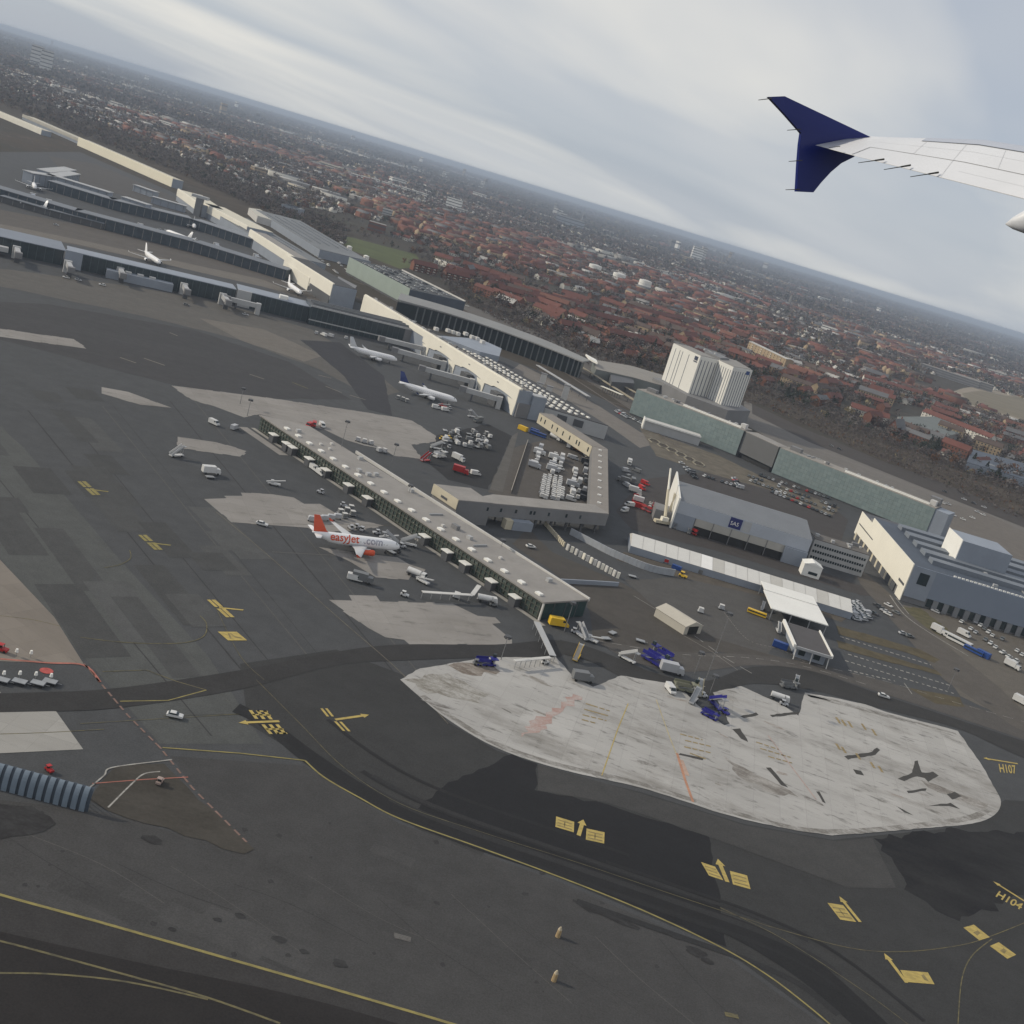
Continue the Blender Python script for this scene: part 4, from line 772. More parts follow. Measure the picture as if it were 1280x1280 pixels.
polypier('far_pier', 'dark service range at the foot of the second pier', [(0, 245), (60, 262), (130, 280)], 10, 5, GREY_D, FARB); polypier('far_pier', 'lower dark service range with grey roof', [(150, 284), (230, 300), (300, 322)], 9, 5, GREY_D, FARB)
for (a, b2, h, l) in (((262, 262), (352, 318), 10, 'wide grey flat roof behind the narrow cream band'), ((320, 262), (400, 312), 9, 'long grey car deck roof behind the terminal'), ((352, 255), (375, 262), 9, 'small pale shed roof beyond the terminal')):
    p, q = W(*a, h).xy, W(*b2, h).xy; fr = Fr(p, math.atan2((q - p).y, (q - p).x)); L2 = (q - p).length; t = thing('flat_building', l, 'building', fr.p(L2 / 2, 10)); w = 46 if h == 10 else 60 if L2 > 150 else 26
    block(t, 'wall', fr.rect(0, L2, 0, w), 0, h, GREY_B); roofed(t, fr.rect(0, L2, 0, w), h, mat('deck_roof', (0.17, 0.18, 0.19), 0.8, 0.15, 0.03), 0, 0.4)
    for k in range(5): row(t, 'roof_strip', (L2 * 0.7, 0.8, 0.4), ROOF_DB, fr, [L2 * 0.45], w * (k + 0.6) / 5.4, h + 0.41)
t = thing('flat_building', 'pale lens-shaped roof beyond the grey car deck', 'building', W(335, 268)); Q = [W(x, y, 8).xy for x, y in ((311, 260), (325, 262), (362, 283), (345, 277), (322, 270))]
block(t, 'wall', Q, 0, 8, WHITE_D); roofed(t, Q, 8, mat('pale_tan', (0.50, 0.48, 0.42), 0.7, 0.05, 0.05), 0, 0.4)

# --- parking house with green side and the curved landside hall
a, b2 = W(437, 322, 17), W(512, 361, 17); fr = Fr(a.xy, math.atan2(b2.y - a.y, b2.x - a.x)); L2 = (b2.xy - a.xy).length
t = thing('parking_house', 'parking house with a plain grey-green side and cars on the roof deck', 'parking house', fr.p(L2 / 2, 30))
block(t, 'wall', fr.rect(0, L2, 0.4, 62), 0, 16, GREY_D); block(t, 'green_wall', fr.rect(-1, L2 + 1, 0, 0.35), 2, 17.5, GREENP); roofed(t, fr.rect(0, L2, 0.4, 62), 16, mat('deck_dark', (0.065, 0.07, 0.075), 0.8, 0.2, 0.05), 0, 0.3)
block(t, 'parapet', fr.rect(0, L2, 61.5, 62.2), 16, 17.6, WHITE_D); block(t, 'end_parapet', fr.rect(L2 + 0.02, L2 + 0.6, 0.4, 62), 0, 16.6, ROOF_DB)
PARK = (fr, L2)
t = thing('landside_canopy', 'long curved grey roof sweeping past the dark landside glass hall', 'terminal', (-40, 1000, 0))
top = spline([(-150, 1020), (-100, 1030), (-55, 1024), (-10, 1003), (26, 966)], 8)
low = spline([(-146, 985), (-105, 996), (-62, 993), (-18, 978), (20, 956)], 8)
b = MB(); n = len(top)
b.add([(p.x, p.y, 17.5 - 1.5 * (i / n)) for i, p in enumerate(top)] + [(p.x, p.y, 16 - 1.5 * (i / n)) for i, p in enumerate(low)] + [(p.x, p.y, 16.5 - 1.5 * (i / n)) for i, p in enumerate(top)] + [(p.x, p.y, 15 - 1.5 * (i / n)) for i, p in enumerate(low)],
      [(n + i, n + i + 1, i + 1, i) for i in range(n - 1)] + [(2 * n + i, 2 * n + i + 1, 3 * n + i + 1, 3 * n + i) for i in range(n - 1)] + [(n + i, 3 * n + i, 3 * n + i + 1, n + i + 1) for i in range(n - 1)] + [(i, i + 1, 2 * n + i + 1, 2 * n + i) for i in range(n - 1)] + [(0, 2 * n, 3 * n, n), (n - 1, 2 * n - 1, 4 * n - 1, 3 * n - 1)])
b.build('roof', mat('canopy_grey', (0.24, 0.24, 0.235), 0.6, 0.1, 0.05), t)
gl = [p + Vector((1.5, -1.0)) * 0 for p in low]
b = MB(); b.prism([(p.x, p.y + 3) for p in gl] + [(p.x + 2, p.y + 14) for p in reversed(gl)], 0, 13.6); b.build('glass_wall', glassy('hall_glass', (0.018, 0.028, 0.032)), t)
for p in gl[4:]: inst('column', box_mesh('column', (1.1, 1.1, 13.4), mat('column_grey', (0.13, 0.14, 0.145), 0.6, 0.1, 0.3), True), t, Vector((p.x, p.y + 1.5, 0)) - parent_loc(t))
t = thing('landside_canopy', 'white tipped end of the curved landside roof', 'terminal', W(742, 452)); Q = [W(x, y, 13).xy for x, y in ((732, 443), (745, 450), (747, 454), (737, 449))]; block(t, 'roof', Q, 12, 13.5, WHITE); block(t, 'post', [Q[0], Q[0] + Vector((1, 0)), Q[0] + Vector((1, 1))], 0, 12, GREY_M)
t = thing('landside_hall', 'low grey hall with a curved white edged roof near the station', 'building', W(790, 470)); Q = [W(x, y, 9).xy for x, y in ((742, 450), (790, 458), (830, 470), (826, 482), (790, 472), (745, 462))]
block(t, 'wall', Q, 0, 9, mat('pale_teal', (0.17, 0.185, 0.18), 0.5, 0.1, 0.1)); roofed(t, Q, 9, mat('roof_tan2', (0.25, 0.235, 0.215), 0.8, 0.1, 0.1), 0, 0.5); block(t, 'dark_end', [W(762, 470, 6).xy, W(790, 474, 6).xy, W(792, 482, 6).xy, W(764, 480, 6).xy], 0, 8, GREY_D)

# roof plant, ducts and hatches on the larger flat roofs, stub bridges on the far piers
R9 = random.Random(41)
UNITS = [box_mesh('roof_unit', (2.2, 1.6, 1.3), GREY_L, True), box_mesh('roof_unit', (3.4, 1.8, 1.7), GREY_M, True), box_mesh('roof_unit', (1.2, 1.2, 0.8), WHITE_D, True), box_mesh('duct', (7.0, 0.6, 0.6), STEEL, True)]
def roof_plant(root, fr_, u0, u1, v0, v1, z, n):
    for _ in range(n):
        k = R9.choice([0, 0, 1, 2, 2, 3]); inst('duct' if k == 3 else 'roof_unit', UNITS[k], root, fr_.p(R9.uniform(u0, u1), R9.uniform(v0, v1), z) - parent_loc(root), fr_.a + R9.choice([0, 1.5708]))
by = {}
for o_ in COL.objects:
    if o_.parent is None and o_.type == 'EMPTY': by.setdefault(o_.name, o_)
roof_plant(by['passenger_pier'], F1, 12, 175, -19, -7, 7.0, 16); roof_plant(by['terminal'], FT, 5, 260, -8, -5, 17.0, 30); roof_plant(by['terminal_hall'], FT, 10, 150, -52, -14, 9.4, 14)
for i_, (x, y, ang) in enumerate(((60, 262, -62), (120, 280, -62), (175, 292, -62), (270, 316, -64), (320, 330, -64), (110, 250, -62), (160, 262, -62), (215, 276, -62), (265, 292, -62), (40, 254, -62))):
    p = W(x, y).xy; d = Vector((math.cos(R(ang)), math.sin(R(ang)))); jetbridge('grey jet bridge stub at the foot of the far piers', p - d * 8, p + d * 6, 4.4, True, GREY_B)
# --- railway station: platforms with roofs, tracks
for i, (a, b2, l) in enumerate((((672, 457), (736, 496), 'narrow pale platform roof nearest the terminal'), ((716, 452), (800, 505), 'platform roof between the tracks with tan edges'), ((752, 483), (778, 494), 'short bright platform roof'), ((770, 478), (812, 500), 'farthest platform roof beside the hotel'))):
    p, q = W(*a, 4).xy, W(*b2, 4).xy; fr = Fr(p, math.atan2((q - p).y, (q - p).x)); L2 = (q - p).length; t = thing('platform_roof', l, 'platform', fr.p(L2 / 2, 0))
    block(t, 'roof', fr.rect(0, L2, -1.6, 1.6), 4, 4.5, [GREY_L, mat('tan_roof', (0.30, 0.26, 0.19), 0.8, 0.1, 0.2), CREAM, mat('tan_roof', (0.30, 0.26, 0.19))][i]); row(t, 'post', (0.4, 0.4, 4), GREY_D, fr, lin(2, L2 - 2, 8), 0, 0)
for k in range(6):
    a, b2 = W(700 + 9 * k, 462 - 1 * k).xy, W(850 + 9 * k, 560 - 8 * k).xy; ribbon('railway_track', [a, b2], 2.6, 0.10, asphalt('ballast2', (0.085, 0.07, 0.055), rot=R(-38)))
    for s_ in (-0.75, 0.75):
        d = (b2 - a).normalized(); n = Vector((-d.y, d.x)); ribbon('rail', [a + n * s_, b2 + n * s_], 0.22, 0.16, mat('rail_steel', (0.22, 0.20, 0.18), 0.4, 0.1, 1))
for (x, y, h) in ((704, 500, 11), (671, 494, 9), (683, 498, 9), (677, 480, 8)):
    t = thing('signal_cabin', 'pale stair tower standing beside the station road', 'tower', W(x, y), 'stair towers at the station'); c = W(x, y).xy; block(t, 'shaft', [c + Vector(q) for q in ((-2.2, -2), (2.2, -2), (2.2, 2), (-2.2, 2))], 0, h, WHITE_D); block(t, 'cap', [c + Vector(q) for q in ((-2.5, -2.3), (2.5, -2.3), (2.5, 2.3), (-2.5, 2.3))], h + 0.003, h + 0.4, GREY_M)

# --- hotel tower: two offset slabs with slit windows
t = thing('hotel_tower', 'tall white hotel tower of two offset slabs with dark vertical slits', 'hotel', (128, 1005, 0)); HZ = 45.0
S1 = [(92.4, 1017.1), (113.9, 977.5), (130.5, 987.0), (108.5, 1030.0)]; S2 = [(130.9, 986.2), (141.5, 967.1), (161.0, 988.5), (151.0, 1030.0), (133.0, 1021.0)]
HW = mat('hotel_white', (0.70, 0.69, 0.65), 0.5, 0.04, 0.1)
w1 = block(t, 'tower_slab', S1, 0, HZ, HW); w2 = block(t, 'tower_slab', S2, 0, HZ, HW); block(t, 'core', [(120, 1012), (132, 992), (142, 1010), (130, 1030)], 0, HZ + 2.0, GREY_M)
for Sx, par in ((S1, w1), (S2, w2)):
    roofed(par, Sx, HZ, mat('hotel_roof', (0.26, 0.25, 0.235), 0.8, 0.1, 0.1), -0.06, 0.5)
    for i in range(len(Sx)):
        a, b2 = V2(Sx[i]), V2(Sx[(i + 1) % len(Sx)]); fr = Fr(a, math.atan2((b2 - a).y, (b2 - a).x)); L2 = (b2 - a).length
        if L2 > 40 and i == 0: us = [L2 * 0.14, L2 * 0.30, L2 * 0.40, L2 * 0.63]; ww = 0.75
        else: us = lin(2.2, L2 - 2.2, max(2, int(L2 / 3.4))); ww = 0.8
        me = box_mesh('window_slit', (ww, 0.25, HZ - 6), glassy('slit_glass', (0.13, 0.145, 0.18)), True)
        for u in us: inst('window_slit', me, par, fr.p(u, 0.05, 3.0) - parent_loc(par), fr.a)
fr = Fr(S1[0], math.atan2(S1[1][1] - S1[0][1], S1[1][0] - S1[0][0]))
inst('emblem', box_mesh('emblem', (5.0, 0.3, 3.4), mat('emblem_dark', (0.04, 0.05, 0.08), 0.5), True), w1, fr.p(40, -0.12, 40) - parent_loc(w1), fr.a); inst('emblem', box_mesh('emblem2', (5.4, 0.3, 0.9), mat('emblem_dark', (0.04, 0.05, 0.08)), True), w1, fr.p(40, -0.12, 38.4) - parent_loc(w1), fr.a)
fr = Fr(S2[1], math.atan2(S2[2][1] - S2[1][1], S2[2][0] - S2[1][0])); inst('emblem', box_mesh('emblem3', (5.0, 0.3, 3.0), mat('emblem_blue', (0.03, 0.07, 0.22), 0.5), True), w2, fr.p(23, -0.12, 40.5) - parent_loc(w2), fr.a)
block(t, 'plinth', [(84, 1012), (112, 962), (146, 948), (170, 985), (158, 1034), (112, 1046)], 0, 12, GREY_M)

# --- two long green-glass blocks with a dark link
def green(label, a, b2, h, depth, mm):
    a, b2 = V2(a), V2(b2); fr = Fr(a, math.atan2((b2 - a).y, (b2 - a).x)); L2 = (b2 - a).length; t_ = thing('green_glass_block', label, 'office block', fr.p(L2 / 2, depth / 2), 'long green glass blocks')
    block(t_, 'core', fr.rect(0, L2, 0.5, depth), 0, h - 0.6, GREY_D); nx, nz = int(L2 / 2.6), 7; dx = L2 / nx; dz = (h - 1.5) / nz
    me = box_mesh('glass_panel', (dx - 0.06, 0.3, dz - 0.07), GREENG, True); me2 = box_mesh('glass_panel', (dx - 0.06, 0.3, dz - 0.07), mat('green_glass_panel_dark', (0.205, 0.26, 0.26), 0.3, 0.1, 0.2), True)
    for i in range(nx):
        for k in range(nz): inst('glass_panel', me2 if (k * 3 + i * 5 + (i // 4)) % 7 < 2 else me, t_, fr.p((i + 0.5) * dx, 0.2, 1.0 + k * dz) - parent_loc(t_), fr.a)
    roofed(t_, fr.rect(0.0, L2, 0.5, depth), h - 0.6, mat('roof_gravel', (0.28, 0.26, 0.235), 0.9, 0.15, 0.1), 0, 0.4)
    block(t_, 'roof_edge', fr.rect(L2 * 0.42, L2 * 0.95, 4.0, 5.2), h - 0.19, h + 1.0, WHITE); block(t_, 'plant_room', fr.rect(L2 - 6, L2 - 2, 6, 11), h - 0.19, h + 3, WHITE_D); block(t_, 'plant_room', fr.rect(4, 12, 8, 13), h - 0.19, h + 2.5, GREY_M)
    return t_, fr, L2
green('long green glass office block at the foot of the hotel tower', (62.5, 856.5), (140.5, 811.5), 20, 16, GREENG)
t, fr, L2 = green('long green glass block behind the lot of parked cars and next to the cream-ended hall', (163.5, 786.5), (259, 731), 19.5, 17, GREENG)
block(t, 'stair_tower', fr.rect(L2 - 8, L2 - 1, 12, 18), 18.95, 24, GREY_M); block(t, 'end_bay', fr.rect(L2 + 0.1, L2 + 9, 0.5, 17), 0, 18.5, GREY_B)
t = thing('dark_link_block', 'dark grey windowless block linking the two green glass blocks', 'office block', (151, 805, 0)); Q = [(141.5, 812.5), (163, 788.5), (172, 797), (152, 822)]; block(t, 'wall', Q, 4, 19, mat('link_grey', (0.12, 0.122, 0.125), 0.6, 0.08, 0.1)); roofed(t, Q, 19, GREY_R, 0, 0.4); block(t, 'base', [(143, 813.5), (162.5, 791), (171, 797), (152, 820)], 0, 4, BLACK)
t = thing('low_white_building', 'low white fronted building in front of the hotel green block', 'building', (92, 815, 0)); Q = [(71.5, 811), (113, 809.5), (113, 822), (71.5, 823.5)]; block(t, 'wall', Q, 0, 6, GREY_L); roofed(t, Q, 6, WHITE_D, 0.01, 0.5); block(t, 'end_fin', [(71.1, 810.4), (71.9, 810.4), (71.9, 824), (71.1, 824)], 0, 7, WHITE); block(t, 'white_edge', [(71.5, 810.2), (113, 808.7), (113, 809.3), (71.5, 810.8)], 6.1, 7.2, WHITE)
for i in range(6):
    c = W(818 + 11 * i, 552 + 5.6 * i).xy; t = thing('garden_bed', 'hexagonal tan kerbed garden bed in the row beside the low white building', 'garden bed', (*c, 0), 'hexagonal garden beds')
    b = MB()
    for k in range(6):
        a0, a1 = R(60 * k), R(60 * k + 60); b.prism([c + Vector((math.cos(q), 1.7 * math.sin(q))) * r_ for q, r_ in ((a0, 4.6), (a1, 4.6), (a1, 4.0), (a0, 4.0))], 0.082, 0.6)
    b.build('kerb', mat('kerb_tan', (0.26, 0.24, 0.19), 0.9, 0.2, 0.4), t); block(t, 'soil', [c + Vector((math.cos(R(60 * k)), 1.7 * math.sin(R(60 * k)))) * 3.95 for k in range(6)], 0.082, 0.3, mat('soil_dark', (0.06, 0.05, 0.04), 1, 0.3, 0.3))

# --- maintenance hangar with blue sign
t = thing('hangar', 'grey hangar with a blue square sign reading SAS and white end wall', 'hangar', (112, 575, 0)); HX0, HX1, HY = 77.5, 146.0, 556.0
block(t, 'wall', [(HX0 + 0.5, HY + 0.6), (HX1, HY + 0.6), (HX1, HY + 42), (HX0 + 0.5, HY + 42)], 0, 14.0, GREY_M)
b = MB(); b.add([(HX0 + 0.6, HY - 0.2, 14.6), (HX1 + 0.4, HY - 0.2, 14.6), (HX1 + 0.4, HY + 24, 18.6), (HX0 + 0.6, HY + 24, 18.6), (HX1 + 0.4, HY + 43, 15), (HX0 + 0.6, HY + 43, 15), (HX0 + 0.6, HY - 0.2, 14.0), (HX1 + 0.4, HY - 0.2, 14.0), (HX1 + 0.4, HY + 43, 14.1), (HX0 + 0.6, HY + 43, 14.1)],
                [(0, 1, 2, 3), (3, 2, 4, 5), (6, 7, 1, 0), (9, 8, 7, 6), (1, 7, 8, 4, 2), (0, 3, 5, 9, 6), (5, 4, 8, 9)]); b.build('roof', mat('hangar_roof', (0.175, 0.185, 0.20), 0.6, 0.1, 0.1), t)
b = MB(); b.prism([(HX0 - 0.4, HY - 1.2), (HX0 + 0.4, HY - 1.2), (HX0 + 0.4, HY + 43), (HX0 - 0.4, HY + 43)], 0, [16.0, 16.0, 19.5, 19.5]); b.build('end_wall', WHITE, t)
block(t, 'fascia', [(HX0 + 0.45, HY - 0.3), (HX1 + 0.2, HY - 0.3), (HX1 + 0.2, HY + 0.5), (HX0 + 0.45, HY + 0.5)], 8.2, 14.55, mat('fascia_blue', (0.40, 0.43, 0.48), 0.5, 0.08, 0.08))
block(t, 'end_bay', [(HX0 + 0.45, HY - 0.5), (HX0 + 10.5, HY - 0.5), (HX0 + 10.5, HY - 0.32), (HX0 + 0.45, HY - 0.32)], 0, 8.15, GREY_B)
for i in range(5):
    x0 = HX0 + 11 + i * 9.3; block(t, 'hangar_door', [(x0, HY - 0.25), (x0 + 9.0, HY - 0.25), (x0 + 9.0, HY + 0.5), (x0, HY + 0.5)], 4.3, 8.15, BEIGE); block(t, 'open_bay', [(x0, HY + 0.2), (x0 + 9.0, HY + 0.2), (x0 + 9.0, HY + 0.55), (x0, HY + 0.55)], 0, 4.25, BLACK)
    block(t, 'post', [(x0 - 0.3, HY - 0.5), (x0 - 0.02, HY - 0.5), (x0 - 0.02, HY + 0.1), (x0 - 0.3, HY + 0.1)], 0, 8.15, GREY_M)
block(t, 'end_office', [(HX1 - 11.5, HY - 2), (HX1 + 0.15, HY - 2), (HX1 + 0.15, HY - 0.35), (HX1 - 11.5, HY - 0.35)], 0, 8.1, GREY_B); block(t, 'annex', [(HX0 - 9, HY + 4), (HX0 - 0.45, HY + 4), (HX0 - 0.45, HY + 18), (HX0 - 9, HY + 18)], 0, 6, GREY_M)
sx = HX0 + 27; sg = block(t, 'sign', [(sx, HY - 0.5), (sx + 6.2, HY - 0.5), (sx + 6.2, HY - 0.35), (sx, HY - 0.35)], 8.9, 14.2, BLUE_SIGN)
me = text_mesh('SAS', 2.75, 0.03); me.materials.append(WHITE); o = bpy.data.objects.new('lettering', me); COL.objects.link(o); o.parent = sg; o.location = Vector((sx + 0.5, HY - 0.56, 10.4)) - parent_loc(sg); o.rotation_euler = (R(90), 0, 0)
block(t, 'fascia_panel', [(sx + 7, HY - 0.45), (sx + 11, HY - 0.45), (sx + 11, HY - 0.33), (sx + 7, HY - 0.33)], 8.9, 14.2, GREY_L)
t = thing('white_kiosk', 'small white gabled building at the corner of the hangar', 'building', (148, 545, 0)); kx, ky = 143, 541
block(t, 'wall', [(kx, ky), (kx + 9, ky), (kx + 9, ky + 7), (kx, ky + 7)], 0, 6, WHITE); b = MB(); b.add([(kx - .3, ky - .3, 6.003), (kx + 9.3, ky - .3, 6.003), (kx + 9.3, ky + 7.3, 6.003), (kx - .3, ky + 7.3, 6.003), (kx + 4.5, ky - .3, 7.6), (kx + 4.5, ky + 7.3, 7.6)], [(3, 2, 1, 0), (0, 1, 4), (2, 3, 5), (1, 2, 5, 4), (3, 0, 4, 5)]); b.build('roof', WHITE, t); block(t, 'window', [(kx + 3, ky - .15), (kx + 7.5, ky - .15), (kx + 7.5, ky - .02), (kx + 3, ky - .02)], 1.4, 2.8, GLASS_D)
t = thing('striped_office', 'four storey office with three rows of dark windows behind the hangar corner', 'office block', (166, 575, 0)); ox, oy = 151.5, 572.0
block(t, 'wall', [(ox, oy), (ox + 29, oy), (ox + 29, oy + 13), (ox, oy + 13)], 0, 12, GREY_L); roofed(t, [(ox, oy), (ox + 29, oy), (ox + 29, oy + 13), (ox, oy + 13)], 12, mat('roof_brown', (0.13, 0.12, 0.11), 0.9, 0.2, 0.2), 0, 0.4)
me = box_mesh('window', (0.95, 0.2, 1.25), GLASS_D, True)
for k in range(3):
    for i in range(21): inst('window', me, t, Vector((ox + 1.3 + i * 1.31, oy - 0.03, 2.2 + k * 3.2)) - parent_loc(t))
# --- freight hall with the big cream end wall
t = thing('freight_hall', 'large blue-grey freight hall with a windowless cream end wall and loading docks', 'warehouse', (250, 600, 0)); X0, Y0, HHZ = 195.0, 549.0, 19.0
block(t, 'wall', [(X0 + 0.6, Y0 + 0.6), (X0 + 190, Y0 + 0.6), (X0 + 190, Y0 + 92), (X0 + 0.6, Y0 + 92)], 0, 18.2, GREY_M)
block(t, 'cream_wall', [(X0, Y0), (X0 + 0.5, Y0), (X0 + 0.5, Y0 + 86), (X0, Y0 + 86)], 4.5, HHZ + 0.6, CREAM); block(t, 'cream_wall', [(X0 + 0.1, Y0 + 86.1), (X0 + 0.5, Y0 + 86.1), (X0 + 0.5, Y0 + 112), (X0 + 0.1, Y0 + 112)], 3, HHZ - 2.5, CREAM); block(t, 'rear_bay', [(X0 + 0.6, Y0 + 92.1), (X0 + 60, Y0 + 92.1), (X0 + 60, Y0 + 112), (X0 + 0.6, Y0 + 112)], 0, HHZ - 3, GREY_D)
block(t, 'cream_plinth', [(X0 + 0.05, Y0 + 0.1), (X0 + 0.45, Y0 + 0.1), (X0 + 0.45, Y0 + 10), (X0 + 0.05, Y0 + 10)], 0, 4.4, CREAM)
for i in range(9): block(t, 'side_bay', [(X0 - 0.1, Y0 + 14 + i * 10.5), (X0 + 0.3, Y0 + 14 + i * 10.5), (X0 + 0.3, Y0 + 21 + i * 10.5), (X0 - 0.1, Y0 + 21 + i * 10.5)], 0, 4.2, GREY_D); block(t, 'side_pier', [(X0 + 0.05, Y0 + 21.1 + i * 10.5), (X0 + 0.42, Y0 + 21.1 + i * 10.5), (X0 + 0.42, Y0 + 24.4 + i * 10.5), (X0 + 0.05, Y0 + 24.4 + i * 10.5)], 0, 4.4, CREAM2)
block(t, 'side_slot', [(X0 - 0.12, Y0 + 2), (X0 - 0.02, Y0 + 2), (X0 - 0.02, Y0 + 12), (X0 - 0.12, Y0 + 12)], 7, 8.2, GREY_D); block(t, 'side_slot', [(X0 - 0.12, Y0 + 74), (X0 - 0.02, Y0 + 74), (X0 - 0.02, Y0 + 108), (X0 - 0.12, Y0 + 108)], 9.6, 10.2, GREY_D)
block(t, 'front_wall', [(X0 + 0.55, Y0 - 0.1), (X0 + 190, Y0 - 0.1), (X0 + 190, Y0 + 0.5), (X0 + 0.55, Y0 + 0.5)], 5.0, HHZ, mat('front_blue', (0.215, 0.25, 0.31), 0.5, 0.05, 0.05)); block(t, 'front_panel', [(X0 + 0.8, Y0 - 0.25), (X0 + 12, Y0 - 0.25), (X0 + 12, Y0 - 0.12), (X0 + 0.8, Y0 - 0.12)], 3, HHZ - 0.3, GREY_B); block(t, 'window', [(X0 + 4.5, Y0 - 0.4), (X0 + 9.5, Y0 - 0.4), (X0 + 9.5, Y0 - 0.27), (X0 + 4.5, Y0 - 0.27)], 10.5, 16.5, GLASS_D)
for i in range(18):
    x0 = X0 + 13 + i * 5.4; block(t, 'dock_door', [(x0, Y0 - 0.05), (x0 + 2.7, Y0 - 0.05), (x0 + 2.7, Y0 + 0.4), (x0, Y0 + 0.4)], 0.9, 4.9, GLASS_D); block(t, 'dock_pier', [(x0 + 2.75, Y0 - 0.8), (x0 + 5.3, Y0 - 0.8), (x0 + 5.3, Y0 + 0.4), (x0 + 2.75, Y0 + 0.4)], 0.0, 4.9, mat('dock_grey', (0.20, 0.205, 0.215), 0.6, 0.1, 0.2))
roofed(t, [(X0 + 0.6, Y0 + 0.6), (X0 + 190, Y0 + 0.6), (X0 + 190, Y0 + 92), (X0 + 0.6, Y0 + 92)], 18.2, ROOF_DB, 0, 0.4)
me = box_mesh('roof_light', (1.3, 1.0, 0.7), WHITE, True)
for i in range(56): inst('roof_light', me, t, Vector((X0 + 22 + i * 2.1, Y0 + 2.2, 18.62)) - parent_loc(t))
for i, (y, w) in enumerate(((16, 7), (30, 9), (46, 8), (62, 9), (78, 8))): block(t, 'roof_ridge', [(X0 + 14, Y0 + y), (X0 + 188, Y0 + y), (X0 + 188, Y0 + y + w), (X0 + 14, Y0 + y + w)], 18.62, 20.8, mat('ridge_blue', (0.17, 0.19, 0.22), 0.6, 0.1, 0.05))
pq = W(1172, 686, 21); px0, py0 = 226.5, 585.0
block(t, 'penthouse', [(px0 + 0.4, py0), (px0 + 27, py0), (px0 + 27, py0 + 24), (px0 + 0.4, py0 + 24)], 18.63, 31, GREY_B); block(t, 'penthouse_end', [(px0, py0), (px0 + 0.38, py0), (px0 + 0.38, py0 + 24), (px0, py0 + 24)], 18.63, 31.4, WHITE)

FH = Fr((X0, Y0), 0.0); roof_plant(t, FH, 16, 180, 4, 14, 18.62, 16); roof_plant(t, FH, 16, 180, 24, 29, 18.62, 12)
for o_ in [q_ for q_ in COL.objects if q_.parent is None and q_.name.startswith('green_glass_block')]:
    fg = Fr((62.5, 856.5), math.atan2(-45, 78)) if o_.name == 'green_glass_block' else Fr((163.5, 786.5), math.atan2(-55.5, 95.5)); roof_plant(o_, fg, 14, 82, 6, 14, 19.8 if o_.name == 'green_glass_block' else 19.3, 14)
roof_plant([q_ for q_ in COL.objects if q_.name == 'striped_office'][0], Fr((ox, oy), 0.0), 2, 27, 2, 11, 12.4, 8); roof_plant([q_ for q_ in COL.objects if q_.name == 'hotel_tower'][0], Fr((125, 1000), 0.5), 2, 12, 4, 20, 47.0, 4)
# --- long white tent, canopy, gatehouse, shed
t = thing('storage_tent', 'long white tent hall made of joined roof panels', 'tent', (106, 496, 0)); TX0, TX1, TY = 54.5, 157.0, 489.5
block(t, 'wall', [(TX0, TY), (TX1, TY), (TX1, TY + 19.5), (TX0, TY + 19.5)], 0, 3.2, GREY_B); n = 19; dx = (TX1 - TX0) / n
pm = [mat('tent_white', (0.62, 0.61, 0.58), 0.6, 0.05, 0.3), mat('tent_white_bright', (0.80, 0.79, 0.77), 0.5, 0.03, 0.3), mat('tent_grey', (0.50, 0.485, 0.45), 0.6, 0.05, 0.3)]
b = MB(); b.add([(TX0, TY, 3.2), (TX1, TY, 3.2), (TX1, TY + 19.5, 3.2), (TX0, TY + 19.5, 3.2), (TX0, TY + 9.7, 6.3), (TX1, TY + 9.7, 6.3)], [(3, 2, 1, 0), (0, 4, 3), (1, 2, 5), (0, 1, 5, 4), (2, 3, 4, 5)]); b.build('gable', WHITE_D, t)
for s_ in (0, 1):
    for k in range(3):
        b = MB()
        if s_ == 0: P = [(0.1, 0, 3.3), (dx - 0.1, 0, 3.3), (dx - 0.1, 9.75, 6.5), (0.1, 9.75, 6.5)]
        else: P = [(0.1, 9.76, 6.5), (dx - 0.1, 9.76, 6.5), (dx - 0.1, 19.6, 3.3), (0.1, 19.6, 3.3)]
        b.slab(P, 0.1); pm[k] = (pm[k][0], pm[k][1], b.mesh('roof_panel', pm[k][0])) if s_ == 1 else (pm[k], b.mesh('roof_panel', pm[k]))
for i in range(n):
    k = 1 if i == 6 else 2 if i in (7, 12, 16) else 0
    inst('roof_panel', pm[k][1], t, Vector((TX0 + i * dx, TY - 0.1, 0)) - parent_loc(t)); inst('roof_panel', pm[k][2], t, Vector((TX0 + i * dx, TY - 0.1, 0)) - parent_loc(t))
t = thing('white_canopy', 'flat white canopy roof on posts against the storage tent', 'canopy', (125.5, 468, 0)); block(t, 'roof', [(113.2, 452.4), (137.7, 452.4), (137.7, 476), (113.2, 476)], 5.0, 5.4, WHITE); block(t, 'upper_roof', [(113.6, 476.1), (137.4, 476.1), (137.4, 487.5), (113.6, 487.5)], 5.2, 5.7, WHITE)
for x in (114, 122, 130, 137): block(t, 'post', [(x, 453), (x + .4, 453), (x + .4, 453.4), (x, 453.4)], 0, 5, STEEL); block(t, 'post', [(x, 486), (x + .4, 486), (x + .4, 486.4), (x, 486.4)], 0, 5, STEEL)
t = thing('gatehouse', 'dark flat roofed gatehouse with white roof edges and slanted posts', 'gatehouse', (124.5, 428, 0)); GQ = [(117.6, 414.5), (131.6, 414.5), (131.6, 441.5), (117.6, 441.5)]
